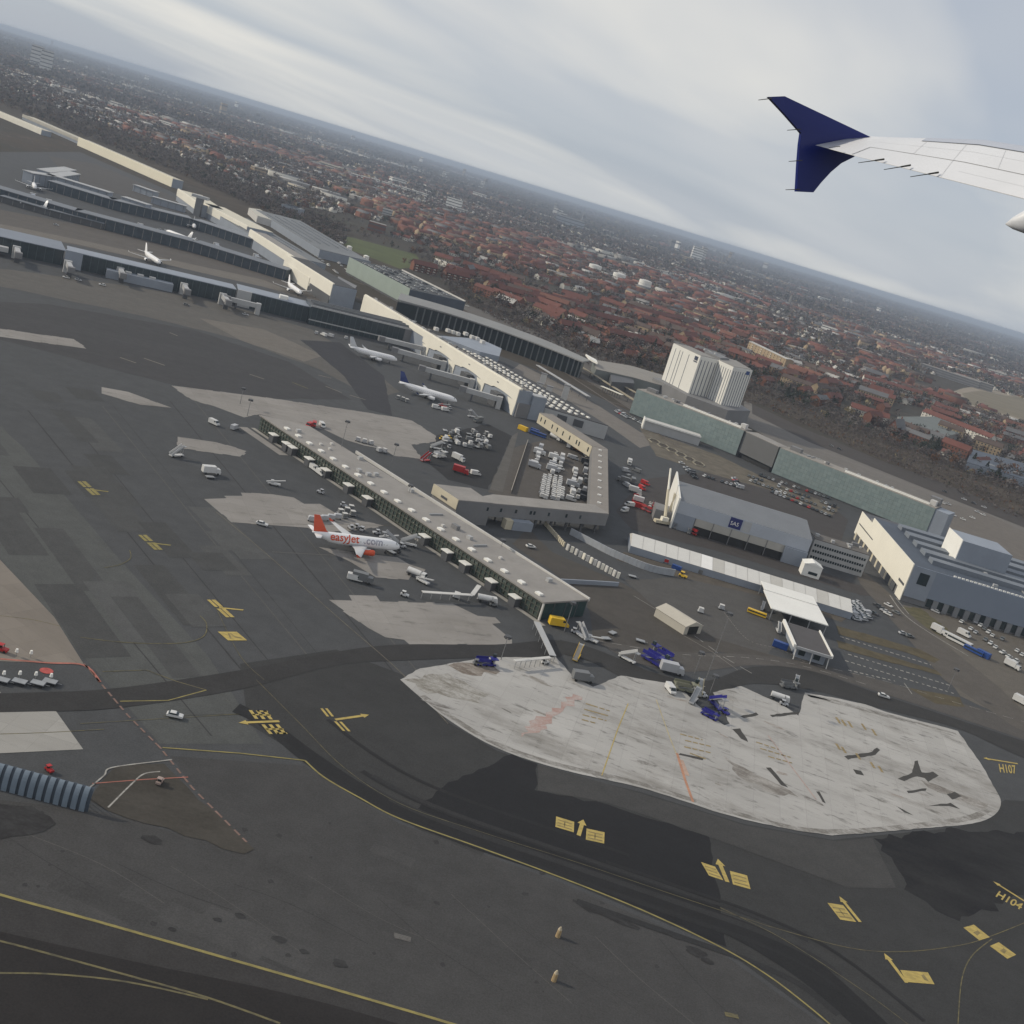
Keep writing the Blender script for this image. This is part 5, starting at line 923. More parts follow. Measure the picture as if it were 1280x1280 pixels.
block(t, 'wall', [(119, 417), (130.5, 417), (130.5, 440), (119, 440)], 0, 4.5, GREY_B); block(t, 'roof', GQ, 4.503, 5.0, mat('gate_roof', (0.085, 0.08, 0.082), 0.85, 0.1, 0.2)); block(t, 'roof_edge', [(116.6, 414.2), (117.5, 414.2), (117.5, 441.8), (116.6, 441.8)], 4.4, 5.7, WHITE); block(t, 'roof_edge', [(131.7, 414.2), (132.2, 414.2), (132.2, 441.8), (131.7, 441.8)], 4.4, 5.6, WHITE); block(t, 'front_edge', [(117.6, 413.8), (131.6, 413.8), (131.6, 414.4), (117.6, 414.4)], 4.3, 5.3, GREY_L)
for x in (120, 126): block(t, 'window', [(x, 416.85), (x + 2.5, 416.85), (x + 2.5, 416.98), (x, 416.98)], 1.2, 3.2, GLASS_D)
for x in (118, 124.5, 131): b = MB(); b.tube((x, 413.5, 0), (x, 414.8, 4.5), 0.2); b.build('post', WHITE_D, t)
t = thing('shed', 'cream gabled shed with a dark open doorway beside the access road', 'shed', (72, 411, 0)); fr = Fr((62.9, 414.6), R(-46)); sl, sw = 15.6, 10.0
block(t, 'wall', fr.rect(0, sl, 0, sw), 0, 3.4, mat('shed_cream', (0.44, 0.415, 0.36), 0.7, 0.06, 0.3)); b = MB(); b.add([fr.p(-.3, -.3, 3.4), fr.p(sl + .3, -.3, 3.4), fr.p(sl + .3, sw + .3, 3.4), fr.p(-.3, sw + .3, 3.4), fr.p(-.3, sw / 2, 5.2), fr.p(sl + .3, sw / 2, 5.2)], [(3, 2, 1, 0), (0, 1, 5, 4), (2, 3, 4, 5), (1, 2, 5), (3, 0, 4)]); b.build('roof', mat('shed_roof', (0.46, 0.43, 0.37), 0.7, 0.06, 0.3), t); block(t, 'doorway', fr.rect(sl + 0.02, sl + 0.15, 2.2, 7.6), 0, 3.2, BLACK)

# --- barriers and fences
P = spline([W(x, y).xy for x, y in ((712, 668), (735, 680), (762, 694), (790, 706), (815, 715), (842, 720))], 5)
t = thing('noise_barrier', 'curving pale blue-grey barrier wall beside the service road', 'barrier', (*P[len(P) // 2], 0))
for a, b2 in zip(P[:-1], P[1:]):
    d = b2 - a; MB().box((*((a + b2) / 2), 1.5), (d.length - 0.08, 0.5, 3.0), math.atan2(d.y, d.x)).build('panel', mat('barrier_blue', (0.34, 0.36, 0.39), 0.6, 0.1, 0.3), t)
P = [W(x, y).xy for x, y in ((706, 686), (722, 695), (745, 708), (774, 724))]
t = thing('container_fence', 'row of white upright barrier panels along the yard edge', 'barrier', (*P[1], 0)); k = 0
for a, b2 in zip(P[:-1], P[1:]):
    d = b2 - a; nseg = max(2, int(d.length / 2.0))
    for i in range(nseg):
        c = a + d * ((i + 0.5) / nseg); MB().box((*c, 1.3), (1.35, 0.7, 2.6), math.atan2(d.y, d.x) + (0.5 if (i + k) % 2 else -0.2)).build('panel', CREAM if i % 2 else WHITE_D, t)
    k += 1
t = thing('yard_wall', 'dotted tan wall rising from the raised corridor to the white barrier panels', 'barrier', (*W(690, 668).xy, 0)); P = [W(680, 656).xy, W(705, 684).xy]; d = P[1] - P[0]
for i in range(14): MB().box((*(P[0] + d * (i + .5) / 14), 1.0), (d.length / 14 * 0.6, 0.6, 2.0), math.atan2(d.y, d.x)).build('block', CREAM2, t)
t = thing('low_wall', 'low blue-grey wall across the yard end behind the low pier', 'barrier', (*W(735, 726).xy, 0)); P = [W(700, 729).xy, W(740, 731).xy, W(772, 733).xy]
for a, b2 in zip(P[:-1], P[1:]): d = b2 - a; MB().box((*((a + b2) / 2), 0.9), (d.length - 0.05, 0.6, 1.8), math.atan2(d.y, d.x)).build('panel', GREY_B, t)
t = thing('yard_fence', 'straight pale fence between the two vehicle yards', 'fence', (*W(650, 590).xy, 0)); P = [W(659, 553).xy, W(638, 617).xy]; d = P[1] - P[0]
for i in range(24): MB().box((*(P[0] + d * (i + .5) / 24), 0.9), (d.length / 24 - 0.06, 0.3, 1.8), math.atan2(d.y, d.x)).build('panel', mat('fence_tan', (0.36, 0.33, 0.29), 0.8, 0.15, 0.5), t)
# blast fence of leaning panels at the lower left
fr = Fr((-92.0, 196.3), math.atan2(1.0, 16.5)); t = thing('blast_fence', 'blue-grey blast fence of tall curved steel panels', 'blast fence', fr.p(14, 0))
b = MB(); n = 8; pw = 1.72
prof = [(1.9 * (1 - math.cos(k / n * 1.25)) * 1.3, 4.6 * math.sin(k / n * 1.45) / math.sin(1.45)) for k in range(n + 1)]
for xx in ((0.0, pw - 0.25),):
    vs = []
    for (y, z) in prof: vs += [(0.0, y, z), (pw * 0.62, y + 0.0, z), (pw * 0.62, y + 0.22, z), (0, y + 0.22, z)]
    b.rings([vs[4 * i:4 * i + 4] for i in range(n + 1)])
mp_ = b.mesh('panel', mat('blast_blue', (0.16, 0.20, 0.245), 0.5, 0.12, 0.6)); b = MB()
b.rings([[(0, y + 0.30, z), (pw * 0.42, y + 0.30, z), (pw * 0.42, y + 0.42, z), (0, y + 0.42, z)] for y, z in prof]); mr_ = b.mesh('recess_panel', mat('blast_dark', (0.05, 0.065, 0.085), 0.6, 0.1, 0.5))
for i in range(17):
    inst('panel', mp_, t, fr.p(i * pw, -2.4) - parent_loc(t), fr.a); inst('recess_panel', mr_, t, fr.p(i * pw + pw * 0.6, -2.4) - parent_loc(t), fr.a)
    MB().tube(fr.p(i * pw + 0.5, 2.6), fr.p(i * pw + 0.5, -0.6, 3.9), 0.09).build('brace', STEEL, t)
# ------------------------------------------------------------ aircraft
def airfoil(le, te, up, th, n=9):                                   # closed ring from trailing edge over the top and back
    ch = te - le; r = []
    for k in range(n + 1):
        x = 0.5 * (1 + math.cos(math.pi * k / n)); y = 5 * th * (0.2969 * math.sqrt(x) - 0.126 * x - 0.3516 * x * x + 0.2843 * x ** 3 - 0.1015 * x ** 4)
        r.append(le + ch * x + up * (y * ch.length))
    for k in range(1, n):
        x = 0.5 * (1 - math.cos(math.pi * k / n)); y = 5 * th * (0.2969 * math.sqrt(x) - 0.126 * x - 0.3516 * x * x + 0.2843 * x ** 3 - 0.1015 * x ** 4)
        r.append(le + ch * x - up * (y * ch.length * 0.7))
    return r
JW = mat('aircraft_white', (0.78, 0.78, 0.79), 0.35, 0.03, 0.3, coord='obj'); JG = mat('aircraft_grey', (0.50, 0.51, 0.53), 0.4, 0.05, 0.3, coord='obj')
def jet(label, nose, tail, fin, engine=None, group=None, title=None, length=33.8, detail=True):
    n_, t_ = V2(nose), V2(tail); ang = math.atan2((n_ - t_).y, (n_ - t_).x); k = length / 33.8
    root = thing('airliner', label, 'airliner', (*((n_ + t_) / 2), 0.09), group, ang); o0 = (0, 0, 0)
    fin_m = fin if isinstance(fin, bpy.types.Material) else JW
    R0 = 1.98; prof = [(16.9, 0.05, -0.45), (16.6, 0.55, -0.40), (15.9, 1.05, -0.28), (14.8, 1.5, -0.14), (13.2, 1.85, -0.03), (11.5, R0, 0), (0, R0, 0), (-7, R0, 0), (-10, 1.75, 0.22), (-13, 1.2, 0.70), (-15.5, 0.6, 1.15), (-16.9, 0.2, 1.4)]
    b = MB(); N = 20; cz = 3.7
    b.rings([[(x * k, r * math.sin(2 * math.pi * i / N), cz + dz + r * 1.04 * math.cos(2 * math.pi * i / N)) for i in range(N)] for x, r, dz in prof[::-1]])
    fus = b.build('fuselage', JW, root, True, o0)
    up = Vector((0, 0, 1))
    for s in (-1, 1):
        b = MB(); b.rings([airfoil(Vector((4.6, s * 1.0, 2.6)), Vector((-2.4, s * 1.0, 2.5)), up, 0.14), airfoil(Vector((1.4, s * 6.4, 3.0)), Vector((-2.6, s * 6.4, 2.95)), up, 0.12), airfoil(Vector((-3.6, s * 16.6, 3.9)), Vector((-5.1, s * 16.6, 3.9)), up, 0.10)])
        w = b.build('wing', JG, root, True, o0)
        b = MB(); b.slab([Vector((-3.6, s * 16.65, 3.9)), Vector((-5.1, s * 16.65, 3.9)), Vector((-5.9, s * 16.9, 5.0)), Vector((-5.3, s * 16.9, 5.0))], 0.06); b.build('wing_tip_fence', fin_m, w, False, o0)
        b = MB(); b.rings([[(x, s * 5.75 + r * math.sin(2 * math.pi * i / 14), 1.95 + r * math.cos(2 * math.pi * i / 14)) for i in range(14)] for x, r in ((0.8, 0.55), (1.6, 0.95), (3.6, 1.12), (5.0, 1.05), (5.3, 0.92))]); e = b.build('engine', engine or JW, root, True, o0)
        b = MB(); b.tube((5.31, s * 5.75, 1.95), (5.33, s * 5.75, 1.95), 0.82, n=14); b.build('fan', BLACK, e, False, o0)
        b = MB(); b.box((2.0, s * 5.75, 3.0), (3.2, 0.25, 0.5)); b.build('pylon', JG, w, False, o0)
        b = MB(); b.rings([airfoil(Vector((-12.9 * k, s * 0.4, 4.7)), Vector((-16.2 * k, s * 0.4, 4.8)), up, 0.10), airfoil(Vector((-15.4 * k, s * 6.0, 5.3)), Vector((-17.0 * k, s * 6.0, 5.3)), up, 0.09)]); b.build('tailplane', JW, root, True, o0)
        b = MB(); b.tube((-0.6, s * 3.7, 0.55), (-0.6, s * 3.9, 0.55), 0.55, n=10); b.tube((-0.6, s * 4.1, 0.55), (-0.6, s * 4.3, 0.55), 0.55, n=10); b.tube((-0.6, s * 3.9, 0.6), (-0.4, s * 3.5, 2.6), 0.15); b.build('main_gear', BLACK, root, False, o0)
        if detail:
            for q in range(20): MB().box(((11.0 - q * 1.12) * k, s * 1.94, 4.15), (0.26, 0.1, 0.34)).build('window', GREY_L, fus, False, o0)
    b = MB(); b.rings([airfoil(Vector((-10.3 * k, 0, 5.2)), Vector((-16.4 * k, 0, 5.3)), Vector((0, 1, 0)), 0.09), airfoil(Vector((-11.9 * k, 0, 6.2)), Vector((-16.6 * k, 0, 6.2)), Vector((0, 1, 0)), 0.09), airfoil(Vector((-15.6 * k, 0, 11.6)), Vector((-17.7 * k, 0, 11.6)), Vector((0, 1, 0)), 0.08)]); b.build('tail_fin', fin_m, root, True, o0)
    b = MB(); b.tube((12 * k, -0.2, 0.4), (12 * k, -0.4, 0.4), 0.4, n=10); b.tube((12 * k, 0.2, 0.4), (12 * k, 0.4, 0.4), 0.4, n=10); b.tube((12 * k, 0, 0.4), (12 * k, 0, 2.2), 0.12); b.build('nose_gear', BLACK, root, False, o0)
    b = MB()
    for s in (-1, 1): b.add([(15.75 * k, s * 0.25, 4.42), (15.35 * k, s * 1.12, 4.25), (14.75 * k, s * 1.30, 4.72), (15.05 * k, s * 0.3, 5.02)], [(0, 1, 2, 3)])
    b.build('cockpit_window', GLASS_D, fus, False, o0)
    if title:
        for (txt, x0, m_, sz) in title:
            me = text_mesh(txt, sz, 0.0, True); bm = bmesh.new(); bm.from_mesh(me); bmesh.ops.subdivide_edges(bm, edges=bm.edges, cuts=3, use_grid_fill=False); bmesh.ops.triangulate(bm, faces=bm.faces)
            for v in bm.verts:
                th = (v.co.y - 0.25) / R0 + 0.10; rr = R0 + 0.05; x = x0 + v.co.x
                v.co = (x, -rr * math.cos(th), cz + rr * 1.04 * math.sin(th))
            bm.to_mesh(me); bm.free(); me.materials.clear(); me.materials.append(m_); o = bpy.data.objects.new('lettering', me); COL.objects.link(o); o.parent = fus
    return root
ORANGE = mat('orange_red', (0.62, 0.09, 0.035), 0.4, 0.05, 0.4); NAVY = mat('navy_tail', (0.015, 0.03, 0.13), 0.4, 0.05, 0.4)
jet('white airliner with orange tail and easyJet.com lettering parked by the low pier', W(493, 694), W(390, 682), ORANGE, ORANGE, None, [('easyJet', -10.6, ORANGE, 3.9), ('.com', 2.1, mat('grey_letter', (0.36, 0.36, 0.42), 0.5), 3.7)])
jet('plain white airliner parked at the dark glass pier', W(498, 457), W(431, 441), JG, None, None, None, 33.8)
jet('white airliner with a dark blue tail docked under the cream terminal', W(569, 508), W(497, 487), NAVY, None, None, None, 37.0)
jet('white airliner with tall white tail in front of the cream terminal wing', W(375, 372), W(358, 360), JW, None, None, None, 36, False)
jet('white airliner half hidden behind the blue roofed pier', W(198, 334), W(180, 322), JW, None, None, None, 36, False)
jet('white airliner nosed in to the second pier', W(213, 296), W(231, 303), JW, None, None, None, 33, False)
jet('small white airliner by the third pier', W(240, 262), W(236, 252), JW, None, None, None, 30, False)
jet('distant white airliner at the fork-headed pier', W(44, 242), W(40, 232), JW, None, None, None, 30, False)
jet('distant white airliner on the left apron', W(36, 259), W(48, 264), JW, None, None, None, 33, False)
jet('white airliner parked between the second pier and the grey roof', W(243, 291), W(240, 281), JW, None, None, None, 30, False)

# ------------------------------------------------------------ our own wing
t = thing('aircraft_wing', 'white aircraft wing with a dark blue wing tip fence and static wicks', 'wing', D(1120, 190, 19))
def WD(x, y): return 20.0 + (x - 1040) / 1437 * 20 * 0.55
WB = mat('fence_blue', (0.012, 0.022, 0.15), 0.35, 0.05, 1.5); WW = mat('wing_white', (0.60, 0.615, 0.65), 0.4, 0.04, 0.8); WG = mat('wing_grey', (0.40, 0.43, 0.50), 0.4, 0.05, 0.8); WK = mat('wick_dark', (0.05, 0.05, 0.045), 0.6)
out = [(965, 120.5), (985, 119.7), (1040, 146), (1094, 171.5), (1072, 196), (1056, 204), (1043, 215), (1031, 228), (1021, 240.5), (1000, 239.5), (1002, 205), (1004, 180), (1006, 166), (985, 142)]
pts = [D(x, y, WD(x, y)) for x, y in out]; nf = (pts[0] - pts[8]).cross(pts[3] - pts[8]).normalized(); nf = nf if nf.dot(Vector((0, 1, 0))) < 0 else -nf
b = MB(); n = len(pts)
b.add([p - nf * 0.10 for p in pts] + [p - nf * 0.17 for p in pts], [tuple(range(n)), tuple(range(2 * n - 1, n - 1, -1))] + [((i + 1) % n, i, n + i, n + (i + 1) % n) for i in range(n)]); b.build('wing_tip_fence', WB, t)
# sections from the tip inward: leading edge and trailing edge points, real depths
secs = [((1094, 171.8, 20.75), (1019, 181.5, 19.72)), ((1112, 172.0, 20.5), (1072, 196, 19.35)), ((1160, 173.0, 19.9), (1118, 207.5, 18.8)), ((1232, 175.5, 19.2), (1190, 226, 17.95)), ((1290, 184.5, 18.55), (1280, 249, 16.95)), ((1420, 205, 17.1), (1440, 295, 15.3)), ((1640, 240, 15.2), (1680, 365, 13.3))]
ring = []; tops = []
for (le, te) in secs:
    L0, T0 = D(*le), D(*te); upv = (Vector((0, 0, CAM_H)) - L0).cross(Vector((1, 0, 0))); upv = nf.cross((T0 - L0).normalized()); upv = upv if upv.z > 0 else -upv; upv.normalize()
    ring.append(airfoil(L0, T0, upv, 0.055, 10)); tops.append((L0, T0, upv))
b = MB(); b.rings(ring); b.build('wing_skin', WW, t, True)
def on_wing(i, f, s=0.0, lift=0.004):
    (La, Ta, ua), (Lb, Tb, ub) = tops[i], tops[min(i + 1, len(tops) - 1)]
    L0 = La.lerp(Lb, s); T0 = Ta.lerp(Tb, s); u0 = ua.lerp(ub, s).normalized(); ch = T0 - L0
    y = 5 * 0.055 * (0.2969 * math.sqrt(f) - 0.126 * f - 0.3516 * f * f + 0.2843 * f ** 3 - 0.1015 * f ** 4)
    return L0 + ch * f + u0 * (y * ch.length + lift)
def wing_strip(name, f0, f1, i0, i1, m, lift):
    b_ = MB(); P = []
    for i in range(i0, i1):
        for s in (0, 0.25, 0.5, 0.75): P.append((i, s))
    P.append((i1 - 1, 1.0)); K = 6; vs = [on_wing(i, f0 + (f1 - f0) * k / K, s, lift) for i, s in P for k in range(K + 1)]
    b_.add(vs, [(j * (K + 1) + k, j * (K + 1) + k + 1, (j + 1) * (K + 1) + k + 1, (j + 1) * (K + 1) + k) for j in range(len(P) - 1) for k in range(K)]); return b_.build(name, m, t, True)
wing_strip('slat', 0.004, 0.17, 2, 6, WG, 0.004); wing_strip('slat_gap', 0.17, 0.185, 2, 6, mat('gap_dark', (0.10, 0.11, 0.13), 0.6), 0.006); wing_strip('aileron_gap', 0.60, 0.608, 1, 6, mat('gap_grey', (0.20, 0.20, 0.20), 0.6), 0.005)
for f0, i0, i1 in ((0.36, 1, 6), (0.80, 3, 6)): wing_strip('panel_line', f0, f0 + 0.003, i0, i1, mat('panel_seam', (0.52, 0.53, 0.55), 0.6), 0.005)
for i, s_, fa, fb in ((2, .1, .2, .6), (2, .8, .2, .98), (3, .55, .2, .6), (4, .1, .2, .98), (4, .5, .2, .6), (5, .1, .2, .6)):
    b = MB(); P = [on_wing(i, fa + (fb - fa) * k / 8, s_, 0.005) for k in range(9)]; Q = [on_wing(i, fa + (fb - fa) * k / 8, s_ + .006, 0.005) for k in range(9)]
    b.add(P + Q, [(k, k + 1, 10 + k, 9 + k) for k in range(8)]); b.build('panel_line', mat('panel_seam', (0.45, 0.46, 0.48)), t)
a0 = on_wing(1, 0.604, 0, 0.006); a1 = on_wing(0, 0.98, 0.85, 0.006); b = MB(); dv = (a1 - a0).normalized(); sd = dv.cross(tops[1][2]).normalized() * 0.006; b.add([a0 + sd, a1 + sd, a1 - sd, a0 - sd], [(0, 1, 2, 3), (3, 2, 1, 0)]); b.build('aileron_end_gap', mat('gap_grey', (0.20, 0.20, 0.20)), t)
for (p, q, dd, r) in (((965, 123), (948, 125), 19.2, 0.008), ((1001, 161.5), (984, 162.8), 19.6, 0.008), ((1003, 200.5), (986, 201.8), 19.6, 0.008), ((1000, 236.7), (982, 237.2), 19.5, 0.008), ((1050, 183), (1036, 184.3), 19.5, 0.006)):
    b = MB(); b.tube(D(*p, dd), D(*q, dd - 0.15), r, r * 0.6, 6); b.build('static_wick', WK, t)
for (p, q, dd) in (((1105, 199), (1073, 203.5), 19.0), ((1138, 206.5), (1105, 212), 18.6), ((1173, 215.5), (1138, 221), 18.2)):
    b = MB(); A, B_ = D(*p, dd), D(*q, dd - 0.3); b.tube(A, A.lerp(B_, 0.35), 0.015, 0.012, 6); b.tube(A.lerp(B_, 0.35), B_, 0.008, 0.005, 6); b.build('static_wick', WK, t)
A, B_ = D(1257, 280, 15.6), D(1420, 262, 15.4); ax = (B_ - A); b = MB(); X = ax.normalized(); Y = X.cross(Vector((0, 0, 1))).normalized(); Z = X.cross(Y)
b.rings([[A + ax * s + Y * (r * 0.16 * math.cos(2 * math.pi * i / 12)) + Z * (r * 0.26 * math.sin(2 * math.pi * i / 12)) for i in range(12)] for s, r in ((0, 0.03), (0.06, 0.28), (0.16, 0.55), (0.35, 0.85), (0.6, 1.0), (1.0, 1.0))]); b.build('flap_track_fairing', WW, t, True)

# ------------------------------------------------------------ vehicles
def proto(name, parts):                                             # parts: (name, mesh builder, material)
    r = bpy.data.objects.new(name, None); COL.objects.link(r)
    for nm, mb, m_ in parts: mb.build(nm, m_, r, False, (0, 0, 0))
    return r
def car_profile(pts, w):
    b = MB(); n = len(pts); b.add([(x, -w / 2, z) for x, z in pts] + [(x, w / 2, z) for x, z in pts], [tuple(range(n - 1, -1, -1)), tuple(range(n, 2 * n))] + [(i, (i + 1) % n, n + (i + 1) % n, n + i) for i in range(n)]); return b
def wheels(xs, y, r=0.33, w=0.22):
    return [('wheel', MB().tube((x, s * (y - w), r), (x, s * y, r), r, n=10), BLACK) for x in xs for s in (-1, 1)]
PR = {}
PR['car'] = proto('car', [('body', car_profile([(-2.1, .35), (2.1, .35), (2.15, .75), (1.9, .86), (1.0, .95), (-1.9, 1.0), (-2.15, .8)], 1.75), PAINT), ('cabin_glass', car_profile([(-1.75, 1.0), (.95, .955), (.25, 1.38), (-1.2, 1.42)], 1.56), GLASS_D), ('roof', car_profile([(-1.25, 1.423), (.3, 1.383), (.2, 1.45), (-1.1, 1.48)], 1.5), PAINT)] + wheels((-1.3, 1.35), .86))
PR['van'] = proto('van', [('body', car_profile([(-2.7, .4), (2.6, .4), (2.65, 1.0), (2.0, 1.25), (1.4, 2.15), (1.1, 2.3), (-2.6, 2.35), (-2.7, 2.2)], 1.95), PAINT), ('windscreen', car_profile([(2.03, 1.28), (2.06, 1.32), (1.5, 2.13), (1.45, 2.12)], 1.7), GLASS_D), ('side_window', MB().box((1.1, 0, 1.75), (0.8, 1.99, 0.55)), GLASS_D)] + wheels((-1.7, 1.7), .96, .36))
PR['truck'] = proto('box_truck', [('cargo_box', MB().box((-1.0, 0, 2.1), (5.2, 2.4, 2.5)), PAINT), ('cab', car_profile([(1.7, .5), (3.6, .5), (3.65, 1.4), (3.3, 2.4), (1.7, 2.4)], 2.2), PAINT), ('windscreen', car_profile([(3.66, 1.45), (3.7, 1.5), (3.4, 2.2), (3.36, 2.2)], 1.9), GLASS_D), ('chassis', MB().box((-0.2, 0, .65), (6.6, 1.0, .35)), GREY_D)] + wheels((-2.4, 2.5), 1.15, .46, .3))
PR['bus'] = proto('apron_bus', [('body', car_profile([(-6.5, .4), (6.5, .4), (6.55, 1.6), (6.35, 2.95), (-6.4, 3.0), (-6.55, 1.6)], 2.8), PAINT), ('window_band', MB().box((0, 0, 1.95), (12.2, 2.84, 0.9)), GLASS_D), ('windscreen', MB().box((6.5, 0, 1.9), (.2, 2.5, 1.2)), GLASS_D)] + wheels((-3.8, 4.2), 1.38, .48, .3))
PR['tug'] = proto('baggage_tractor', [('body', car_profile([(-1.4, .35), (1.4, .35), (1.45, .9), (0.3, 1.0), (-1.4, .95)], 1.4), PAINT), ('cab_roof', MB().box((-.4, 0, 1.85), (1.3, 1.35, .1)), PAINT), ('cab_post', MB().box((-.95, .6, 1.4), (.1, .1, .85)).box((.15, .6, 1.4), (.1, .1, .85)).box((-.95, -.6, 1.4), (.1, .1, .85)).box((.15, -.6, 1.4), (.1, .1, .85)), BLACK), ('seat', MB().box((-.5, 0, 1.15), (.5, 1.0, .5)), BLACK)] + wheels((-.85, .9), .72, .34))
PR['dolly'] = proto('baggage_dolly', [('deck', MB().box((0, 0, .55), (3.2, 1.6, .12)), STEEL), ('container', car_profile([(-1.4, .62), (1.4, .62), (1.4, 2.1), (-1.0, 2.1), (-1.4, 1.7)], 1.5), PAINT), ('tow_bar', MB().box((2.1, 0, .45), (1.0, .1, .08)), STEEL)] + wheels((-1.2, 1.2), .75, .26, .18))
PR['flat'] = proto('flat_dolly', [('deck', MB().box((0, 0, .55), (3.4, 2.3, .16)), PAINT), ('roller', MB().box((0, 0, .68), (3.1, 2.0, .08)), STEEL), ('tow_bar', MB().box((2.2, 0, .45), (1.0, .1, .08)), STEEL)] + wheels((-1.2, 1.2), 1.0, .26, .18))
PR['stairs'] = proto('passenger_stairs', [('flight', MB().box((-0.4, 0, 2.3), (6.4, 1.5, .35), 0, -R(33)), STEEL), ('hand_rail', MB().box((-.4, .8, 3.0), (6.4, .08, .9), 0, -R(33)).box((-.4, -.8, 3.0), (6.4, .08, .9), 0, -R(33)), PAINT), ('platform', MB().box((3.1, 0, 4.05), (1.4, 1.8, .2)), STEEL), ('chassis', MB().box((0, 0, .6), (6.2, 1.7, .4)), PAINT), ('strut', MB().box((2.5, .6, 2.3), (.15, .15, 3.2)).box((2.5, -.6, 2.3), (.15, .15, 3.2)), STEEL)] + wheels((-2.1, 2.1), .95, .36))
PR['belt'] = proto('belt_loader', [('chassis', MB().box((0, 0, .75), (5.0, 1.8, .5)), PAINT), ('belt', MB().box((.5, 0, 1.9), (7.4, .9, .28), 0, -R(14)), GREY_L), ('cab', MB().box((-.8, .55, 1.5), (1.2, .7, 1.0)), PAINT)] + wheels((-1.6, 1.6), .95, .36))
PR['tanker'] = proto('tank_truck', [('tank', MB().tube((-3.6, 0, 1.75), (1.4, 0, 1.75), 1.05, n=14), PAINT), ('cab', car_profile([(1.7, .5), (3.5, .5), (3.55, 1.4), (3.2, 2.5), (1.7, 2.5)], 2.2), PAINT), ('windscreen', car_profile([(3.56, 1.45), (3.6, 1.5), (3.3, 2.3), (3.25, 2.3)], 1.9), GLASS_D), ('chassis', MB().box((-.3, 0, .6), (7.2, 1.0, .3)), GREY_D)] + wheels((-2.6, 2.5), 1.1, .46, .3))
PR['lift'] = proto('scissor_lift', [('chassis', MB().box((0, 0, .6), (2.6, 1.3, .6)), PAINT), ('scissor_arm', MB().box((0, .4, 1.5), (2.6, .12, .15), 0, R(28)).box((0, -.4, 1.5), (2.6, .12, .15), 0, -R(28)), PAINT), ('platform', MB().box((0, 0, 2.15), (2.6, 1.3, .15)), PAINT), ('guard_rail', MB().box((0, .62, 2.7), (2.6, .06, .9)).box((0, -.62, 2.7), (2.6, .06, .9)), PAINT)] + wheels((-.9, .9), .7, .3))
PR['loader'] = proto('cargo_loader', [('chassis', MB().box((0, 0, .7), (8.0, 2.8, .6)), PAINT), ('main_deck', MB().box((-1.2, 0, 2.1), (5.6, 2.8, .35)), PAINT), ('bridge_deck', MB().box((3.2, 0, 3.0), (2.6, 2.8, .35)), PAINT), ('cab', MB().box((3.6, 1.0, 3.8), (1.2, .8, 1.3)), GLASS_D), ('scissor_arm', MB().box((-1.2, 1.0, 1.4), (4.0, .15, .2), 0, R(20)).box((-1.2, -1.0, 1.4), (4.0, .15, .2), 0, -R(20)).box((3.2, 0, 1.9), (.3, 2.2, 1.9)), STEEL), ('guard_rail', MB().box((-1.2, 1.35, 2.7), (5.4, .06, .8)).box((-1.2, -1.35, 2.7), (5.4, .06, .8)), PAINT)] + wheels((-2.8, 0, 2.8), 1.4, .45, .3))
PR['container'] = proto('shipping_container', [('box', MB().box((0, 0, 1.3), (6.06, 2.44, 2.55)), PAINT), ('corrugation', (lambda b: [b.box((-2.8 + i * .4, s * 1.235, 1.3), (.16, .05, 2.3)) for i in range(15) for s in (-1, 1)] and b)(MB()), PAINT), ('door', MB().box((3.05, .6, 1.3), (.06, 1.1, 2.3)).box((3.05, -.6, 1.3), (.06, 1.1, 2.3)), PAINT)])
PR['igloo'] = proto('container_dolly', [('deck', MB().box((0, 0, .45), (2.6, 2.0, .15)), STEEL), ('container', (lambda b: b.prism([(-.95, -.9), (.95, -.9), (.95, .9), (-.95, .9)], .53, 2.0))(MB()), PAINT), ('lid', MB().box((0, 0, 2.06), (1.95, 1.85, .1)), WHITE_D)] + wheels((-.9, .9), .95, .22, .15))
def rgb(*c): return tuple(c) + (1.0,)
CW = rgb(.60, .60, .595); CS = rgb(.42, .43, .45); CD = rgb(.045, .047, .055); CRd = rgb(.42, .03, .03); CB = rgb(.025, .07, .26); CY = rgb(.72, .46, .03); CG = rgb(.16, .165, .17); CNv = rgb(.022, .022, .20); COr = rgb(.6, .2, .03)
CCAT = dict(car='car', van='van', truck='truck', bus='bus', tug='tractor', dolly='dolly', flat='dolly', stairs='stairs', belt='loader', tanker='truck', lift='lift', loader='loader', container='container', igloo='dolly')
PLACED = []; RAD = dict(car=1.3, van=1.6, truck=2.3, bus=3.2, tug=1.1, dolly=1.2, flat=1.2, stairs=2.0, belt=2.0, tanker=2.4, lift=1.1, loader=2.6, container=2.0, igloo=1.05)
def veh(kind, pos, ang, color, label, group=None, s=1.0):
    if len(pos) == 2:
        q = W(*pos); r = RAD[kind] * s
        if group and any((q.x - a) ** 2 + (q.y - b_) ** 2 < (r + c_) ** 2 for a, b_, c_ in PLACED): return None
        PLACED.append((q.x, q.y, r))
    c = copy_tree(PR[kind]); p = W(*pos) if len(pos) == 2 else Vector(pos); c.location = (p.x, p.y, 0.17 if len(pos) == 2 else p.z); c.rotation_euler = (0, 0, R(ang)); c.scale = (s, s, s)
    tag(c, label, CCAT[kind], group)
    for ch in c.children: ch.color = color
    return c
